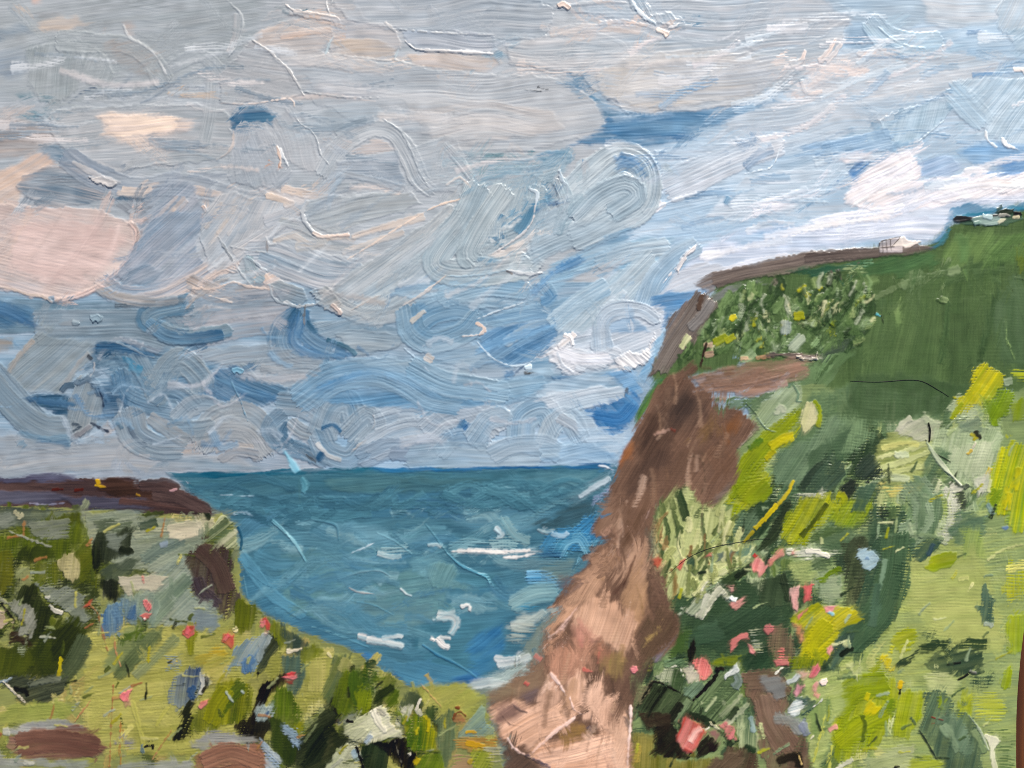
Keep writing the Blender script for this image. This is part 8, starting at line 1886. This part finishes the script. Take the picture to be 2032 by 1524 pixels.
FLOW = """
P 60 D8585C E27A78 s2 h1.6 r.5 n2 : 286,1190 294,1188 299,1196 303,1208 296,1214 288,1208
P 20 C65450 D87068 s2 h1.2 n2 : 281,1222 292,1216 303,1216 297,1228 288,1230
5 F0C8BC E89088 h2 s2 n1 : 288,1226 289,1228
P 30 B84A34 C8583C s3 h1.1 n3 : 170,1202 175,1192 183,1192 180,1204
P 40 C8383C DC585C s2 h1.5 r.5 n2 : 361,1252 368,1242 378,1240 386,1242 384,1256 374,1264 364,1260
P 60 E06A6E D8585C s2 h1.8 r.4 n2 : 368,1256 373,1240 379,1250 376,1260
P 70 B82C30 D04448 s2 h1.5 r.5 n2 : 446,1258 452,1256 460,1262 464,1260 462,1274 462,1286 454,1282 448,1276 441,1272
P 40 E07074 D85C60 s2 h1.8 n2 : 443,1270 449,1256 454,1262 450,1274
P 75 C23034 D03C40 s2 h1.4 n2 : 520,1228 530,1223 534,1234 536,1250 528,1250 522,1240
P 60 E4747A DC6066 s2 h1.8 r.4 n2 : 515,1242 517,1230 526,1232 529,1242 522,1248
P 10 C42C30 D84044 s2 h1.5 n2 : 572,1336 580,1330 590,1332 586,1342 576,1344
P 10 E87E7E DC686A s2 h1.8 r.4 n2 : 560,1343 574,1338 590,1338 584,1346 568,1346
P 20 8A2A26 A03A34 s4 h.9 : 568,1350 582,1346 580,1356 570,1356
P 60 E0606A E87880 s2 h1.8 r.5 n2 : 236,1378 242,1370 250,1372 262,1366 269,1361 260,1378 256,1390 246,1392 238,1386
P 60 A87858 B88A68 s4 h1 : 246,1394 260,1386 262,1402 252,1404
P 40 E0686C E88084 s2 h1.8 r.5 n2 : 395,1402 398,1392 408,1390 416,1387 413,1396 404,1406 397,1408
P 80 D05A40 C04A38 s4 h1 n2 : 1296,1110 1304,1104 1312,1108 1310,1124 1304,1130 1297,1122
P 60 C84C44 D8645C s3 h1 n3 : 1342,1124 1350,1114 1360,1110 1356,1124 1350,1134 1344,1130
P 20 DC6C6A D05C58 s3 h1.2 n2 : 1402,1102 1408,1096 1414,1096 1412,1104 1405,1104
P 70 DE7672 E48A84 s3 h1.2 n3 d.05 : 1492,1118 1496,1108 1506,1104 1512,1112 1514,1124 1524,1122 1516,1136 1508,1146 1500,1138 1494,1126
P 50 E08A80 D87068 s4 h1 n3 d.1 : 1524,1110 1540,1094 1556,1090 1552,1102 1536,1112 1526,1122
9 D8403C C83834 h1.2 s2 : 1496,1100 1500,1104
P 20 D8605C E07870 s4 h1 d.1 : 1568,1092 1577,1090 1574,1098 1568,1100
P 85 D85858 E06A66 s3 h1 n3 : 1590,1162 1600,1160 1612,1158 1613,1178 1606,1192 1598,1197 1594,1180
P 85 E8B0A8 DC968E s3 h1.1 n3 d.05 : 1571,1168 1584,1163 1583,1200 1581,1212 1572,1206
P 20 C88A80 B87C74 s4 h1 n3 : 1440,1164 1456,1160 1458,1172 1448,1178
P 30 D87C76 E09088 s3 h1.2 n3 : 1446,1202 1452,1192 1466,1188 1474,1182 1472,1196 1460,1206 1450,1206
P 10 F0ECE6 DCD2CC s2 h2 r.5 n2 : 1445,1184 1450,1180 1458,1185 1464,1186 1462,1194 1452,1192
P 30 DC7C76 D06C68 s3 h1.2 n3 d.05 : 1448,1284 1452,1268 1464,1258 1484,1258 1488,1268 1470,1272 1462,1282 1450,1290
P -50 E07A76 E88C88 s2 h1.4 n2 : 1483,1276 1490,1280 1499,1292 1494,1296 1486,1292
P 0 E0787A D86C6C s2 h1.8 r.5 n2 : 1514,1248 1518,1239 1528,1237 1535,1242 1532,1254 1522,1258
P 0 DC726E E48680 s3 h1.2 n3 d.15 : 1534,1312 1550,1302 1566,1304 1564,1318 1550,1320 1538,1322
P 10 D86860 E07C74 s4 h1 n3 d.3 : 1542,1290 1556,1286 1560,1304 1544,1306
P 75 DE6A64 E88078 s3 h1.2 n3 : 1376,1312 1386,1306 1400,1304 1406,1318 1414,1334 1404,1344 1388,1352 1382,1336
P 0 E07074 E88488 s2 h1.8 r.5 n2 : 1249,1328 1254,1320 1262,1320 1266,1328 1260,1336 1252,1334
P 60 DC5C66 E47680 s2 h1.4 n2 : 1605,1342 1612,1324 1622,1317 1627,1328 1622,1342 1612,1346
P 20 F2DCD4 E8BCB4 s2 h2.2 r.6 n2 : 1624,1354 1628,1346 1638,1345 1643,1352 1638,1360 1628,1361
P 50 E29090 DC8080 s3 h1 n3 : 1614,1360 1622,1350 1626,1360 1620,1372 1612,1370
P 80 E0909C D8808C s4 h1.1 n3 : 1574,1376 1582,1362 1592,1356 1592,1372 1586,1382 1576,1384
P 30 DCA898 D09888 s5 h.9 d.2 : 1578,1330 1596,1324 1604,1334 1590,1348
8 D88878 E09A8C h1 s4 : 1616,1376 1624,1380
P 20 D8787A E08C8C s3 h1 n3 : 1634,1206 1644,1200 1656,1200 1652,1214 1638,1216
6 A8CDD8 8AB8C8 h1.2 s3 : 1646,1216 1652,1218
P 60 DC7A74 D06A66 s3 h1.1 n3 : 1578,1222 1588,1216 1602,1206 1594,1222 1584,1230
P 75 D08A60 C47A54 s5 h.9 d.1 : 1572,1234 1590,1240 1600,1270 1590,1276 1580,1256
P 60 DC8078 E49088 s3 h1.1 n2 : 1640,1286 1650,1282 1654,1288 1646,1300 1640,1296
8 E08078 E8908A h1.1 s3 : 1644,1448 1652,1444 1660,1440
P 70 E0847C D0564C s4 h1.2 b1.6 n3 r.4 : 1340,1454 1350,1440 1356,1422 1374,1426 1390,1440 1400,1452 1388,1470 1380,1490 1370,1494 1352,1482 1342,1468
12 F0B0A4 E48C80 h1.1 s4 d.1 : 1370,1470 1380,1452 1390,1446
8-5 A83C34 B84C40 s4 h1 : 1358,1486 1372,1492
P 60 C86A68 D87A78 s3 h1.1 n3 : 1424,1438 1440,1434 1452,1446 1458,1464 1446,1464 1434,1450
P 60 A87068 8A5E58 s5 h.9 : 1400,1450 1420,1446 1434,1462 1424,1474 1406,1460
10 C88068 B87460 h.9 s5 d.15 : 1184,1284 1196,1290
8 D88478 C87468 h1 s4 : 1062,1300 1074,1308
6 C05048 D06058 h1.1 s3 : 1042,1354 1048,1358
8-4 D06A5C DC7A6C h1.1 s3 : 1158,1328 1172,1332
"""
TINT[:] = (1.0, 1.16, 1.14)
MIX.update(b=0.5, k=0.8, s=1.8)
paint('flower', FLOW, "d.16 p.25 f.2", name="flower_dab")
finish()
TINT[:] = (1.0, 1.0, 1.0)
# ------------------------------------------------------------------ from the worked sheet to objects
def settle():                      # specks of bare ground between strokes belong to the stroke beside them
    for _ in range(120):
        z = OWN == 0
        if not z.any(): break
        for sh, ax in ((1, 1), (-1, 1), (1, 0), (-1, 0)):
            r = np.roll(OWN, sh, ax); m = z & (r != 0); OWN[m] = r[m]; z = OWN == 0
settle()

def components(G):
    """4-connected pieces of equal owner: every cell gets the index of its piece's first cell"""
    ny, nx = G.shape
    lab = np.arange(ny * nx, dtype=np.int32).reshape(ny, nx)
    sv = G[1:] == G[:-1]; sh = G[:, 1:] == G[:, :-1]; big = ny * nx
    for _ in range(400):
        old = lab.copy()
        m = np.where(sv, np.minimum(lab[1:], lab[:-1]), big)
        lab[1:] = np.minimum(lab[1:], m); lab[:-1] = np.minimum(lab[:-1], m)
        m = np.where(sh, np.minimum(lab[:, 1:], lab[:, :-1]), big)
        lab[:, 1:] = np.minimum(lab[:, 1:], m); lab[:, :-1] = np.minimum(lab[:, :-1], m)
        lab = lab.ravel()[lab]; lab = lab.ravel()[lab]
        if (old == lab).all(): break
    return lab

def tidy():
    """slivers of buried strokes join the stroke beside them; every separate visible piece of a stroke is its own piece;
    past the largest 295 of a part the rest is one mass"""
    global OWN
    flow = np.array([p == 'flower' for p, _, _ in ITEMS])
    for rnd in range(2):
        lab = components(OWN)
        n = np.bincount(lab.ravel(), minlength=OWN.size)
        OWN[(n[lab] < np.where(flow[OWN], 12, 60))] = 0
        settle()
    G = OWN[:-1, :-1].copy()
    lab = components(G)
    n = np.bincount(lab.ravel(), minlength=G.size)
    roots = np.flatnonzero(n)
    own = G.ravel()[roots]
    per = {}
    for r, o in zip(roots, own): per.setdefault(ITEMS[o][0], []).append((int(n[r]), int(r), int(o)))
    new = np.zeros(G.size, np.int32)
    for part, lst in per.items():
        lst.sort(reverse=True); k = 0; rest = None; coat = False
        for c, r, o in lst:
            if o == PARTS.get(part) and not coat:
                new[r] = o; coat = True; continue
            k += 1
            if k <= 295:
                new[r] = item(part, KIND[part])
            else:
                if rest is None:
                    rest = item(part, KIND[part]); ITEMS[rest] = (part, 'small_strokes', rest)
                new[r] = rest
    return new[lab]
FACE_OWNER = tidy()

def build_sheet():
    root = bpy.data.objects.new("landscape_painting", None)
    root.location = (0, 0, SHEET_Z)
    link(root)
    tag(root, "thickly painted seascape on canvas paper: cloudy sky, sea bay, sandy cliff and flowering green hillside", "painting")
    PX = (GX - 1016.0) * MM
    PY = (762.0 - GY) * MM
    warp = 0.0012 * np.clip((GX - 1850.0) / 200.0, 0, 1) ** 2 * np.clip((GY - 1100.0) / 450.0, 0, 1)     # the lower corner lifts a little
    Hs = HT + WEAVE * WV * (0.03 + 0.32 * vn(GX / 110.0, GY / 80.0, 91))
    PZ = Hs * MM + warp
    V = np.stack([PX, PY, PZ], -1).reshape(-1, 3).astype(np.float32)
    C = np.ones((NX * NY, 4), np.float32)
    C[:, :3] = np.clip(pigment(CO.reshape(-1, 3)) * ALBEDO, 0.004, 0.9)
    FO = FACE_OWNER.reshape(-1)
    idx = np.arange(NX * NY, dtype=np.int32).reshape(NY, NX)
    F = np.stack([idx[1:, :-1], idx[1:, 1:], idx[:-1, 1:], idx[:-1, :-1]], -1).reshape(-1, 4)
    # normals of the whole relief, so that shading runs on across neighbouring strokes
    gz_y, gz_x = np.gradient(Hs)
    N = np.stack([-gz_x / STEP, gz_y / STEP, np.ones_like(gz_x)], -1)
    N /= np.linalg.norm(N, axis=-1, keepdims=True)
    N = N.reshape(-1, 3).astype(np.float32)
    order = np.argsort(FO, kind='stable')
    so = FO[order]
    cuts = np.flatnonzero(np.diff(so)) + 1
    groups = np.split(order, cuts)
    made = {}
    def mesh_from(fi, name):
        q = F[fi].reshape(-1)
        u, inv = np.unique(q, return_inverse=True)
        me = bpy.data.meshes.new(name)
        nf = len(fi)
        me.vertices.add(len(u)); me.loops.add(nf * 4); me.polygons.add(nf)
        me.vertices.foreach_set("co", V[u].reshape(-1))
        me.loops.foreach_set("vertex_index", inv.astype(np.int32))
        me.polygons.foreach_set("loop_start", np.arange(0, nf * 4, 4, dtype=np.int32))
        me.polygons.foreach_set("loop_total", np.full(nf, 4, np.int32))
        me.polygons.foreach_set("use_smooth", np.ones(nf, bool))
        me.update(calc_edges=True)
        a = me.attributes.new("paint", 'FLOAT_COLOR', 'POINT')
        a.data.foreach_set("color", C[u].reshape(-1))
        me.normals_split_custom_set_from_vertices(N[u])
        me.materials.append(PAINT)
        return me
    by = {int(FO[g[0]]): g for g in groups}
    for part in PART_NAMES:
        pid = PARTS.get(part, -1)
        nm, lab = PART_NAMES[part]
        if pid in by:
            o = bpy.data.objects.new(nm, mesh_from(by[pid], nm))
        else:
            o = bpy.data.objects.new(nm, None)
        link(o, root)
        tag(o, lab)
        made[part] = o
    nst = 0
    for pid, g in by.items():
        part, nm, o_ = ITEMS[pid]
        if nm is None: continue
        o = link(bpy.data.objects.new(nm, mesh_from(g, nm)), made[part]); nst += 1
        if nm == 'small_strokes': tag(o, kind='stuff')
    # the sheet itself, a solid under the paint
    n = 60
    ys = np.linspace(Y0, Y1, n)
    loop = [(X0 + 1.5, y) for y in ys] + [(float(x_edge(y)) - 1.5, y) for y in ys[::-1]]
    vs, fs = [], []
    m = len(loop)
    def zc(x, y): return 0.0012 * min(max((x - 1850.0) / 200.0, 0), 1) ** 2 * min(max((y - 1100.0) / 450.0, 0), 1)
    rows = 41
    us = np.linspace(0, 1, rows)
    bm = bmesh.new()
    top, bot = [], []
    for y in ys:
        xe = float(x_edge(y)) - 0.6
        tr, br_ = [], []
        for u in us:
            x = X0 + 0.6 + (xe - X0 - 0.6) * u
            p = ((x - 1016) * MM, (762 - y) * MM)
            tr.append(bm.verts.new((*p, zc(x, y) - 0.00022))); br_.append(bm.verts.new((*p, zc(x, y) - 0.0009)))
        top.append(tr); bot.append(br_)
    for j in range(n - 1):
        for i in range(rows - 1):
            bm.faces.new((top[j + 1][i], top[j + 1][i + 1], top[j][i + 1], top[j][i]))
            bm.faces.new((bot[j][i], bot[j][i + 1], bot[j + 1][i + 1], bot[j + 1][i]))
        bm.faces.new((top[j][0], bot[j][0], bot[j + 1][0], top[j + 1][0]))
        bm.faces.new((top[j + 1][-1], bot[j + 1][-1], bot[j][-1], top[j][-1]))
    for i in range(rows - 1):
        bm.faces.new((top[0][i + 1], bot[0][i + 1], bot[0][i], top[0][i]))
        bm.faces.new((top[-1][i], bot[-1][i], bot[-1][i + 1], top[-1][i + 1]))
    me = bpy.data.meshes.new("canvas_sheet"); bm.to_mesh(me); bm.free()
    me.materials.append(CANVAS)
    link(bpy.data.objects.new("canvas_sheet", me), root)
    print("strokes as objects:", nst, "faces:", len(F))
    return root

def height_at(x, y):
    i = int(round((x - X0) / STEP)); j = int(round((y - Y0) / STEP))
    return float(HT[max(0, min(NY - 1, j)), max(0, min(NX - 1, i))])

def hair(name, pts, rad, label):
    P = catmull(pts, 14)
    bm = bmesh.new(); rings = []
    n = len(P)
    for k, p in enumerate(P):
        a = P[max(0, k - 1)]; b = P[min(n - 1, k + 1)]
        t = (b - a) / max(1e-6, np.hypot(*(b - a)))
        z = max(height_at(*P[max(0, min(n - 1, k + q))]) for q in (-1, 0, 1)) + rad * 0.8
        r = rad * (0.35 + 0.65 * math.sin(math.pi * (0.12 + 0.8 * k / (n - 1))))
        ring = []
        for s in range(6):
            an = s * math.pi / 3
            ring.append(bm.verts.new(((p[0] - t[1] * r * math.cos(an) - 1016) * MM, (762 - p[1] - t[0] * r * math.cos(an)) * MM, (z + r * math.sin(an)) * MM + SHEET_Z)))
        rings.append(ring)
    for a, b in zip(rings, rings[1:]):
        for s in range(6):
            bm.faces.new((a[s], a[(s + 1) % 6], b[(s + 1) % 6], b[s]))
    bm.faces.new(rings[0][::-1]); bm.faces.new(rings[-1])
    bmesh.ops.recalc_face_normals(bm, faces=bm.faces[:])
    me = bpy.data.meshes.new(name); bm.to_mesh(me); bm.free()
    me.materials.append(HAIR)
    tag(link(bpy.data.objects.new(name, me)), label, "bristle", "stray bristles lying on the paint")

ALBEDO = 0.92
PAINTING = build_sheet()
hair("stray_bristle", [(1687, 756), (1740, 758), (1800, 754), (1830, 757), (1858, 772), (1882, 787)], 0.6, "long thin black bristle stuck across the plain dark green upper hillside")
hair("stray_bristle", [(1327, 1137), (1360, 1110), (1400, 1090), (1450, 1078), (1505, 1069), (1528, 1069)], 0.5, "thin black bristle curving over the pale grass beside the yellow streak")
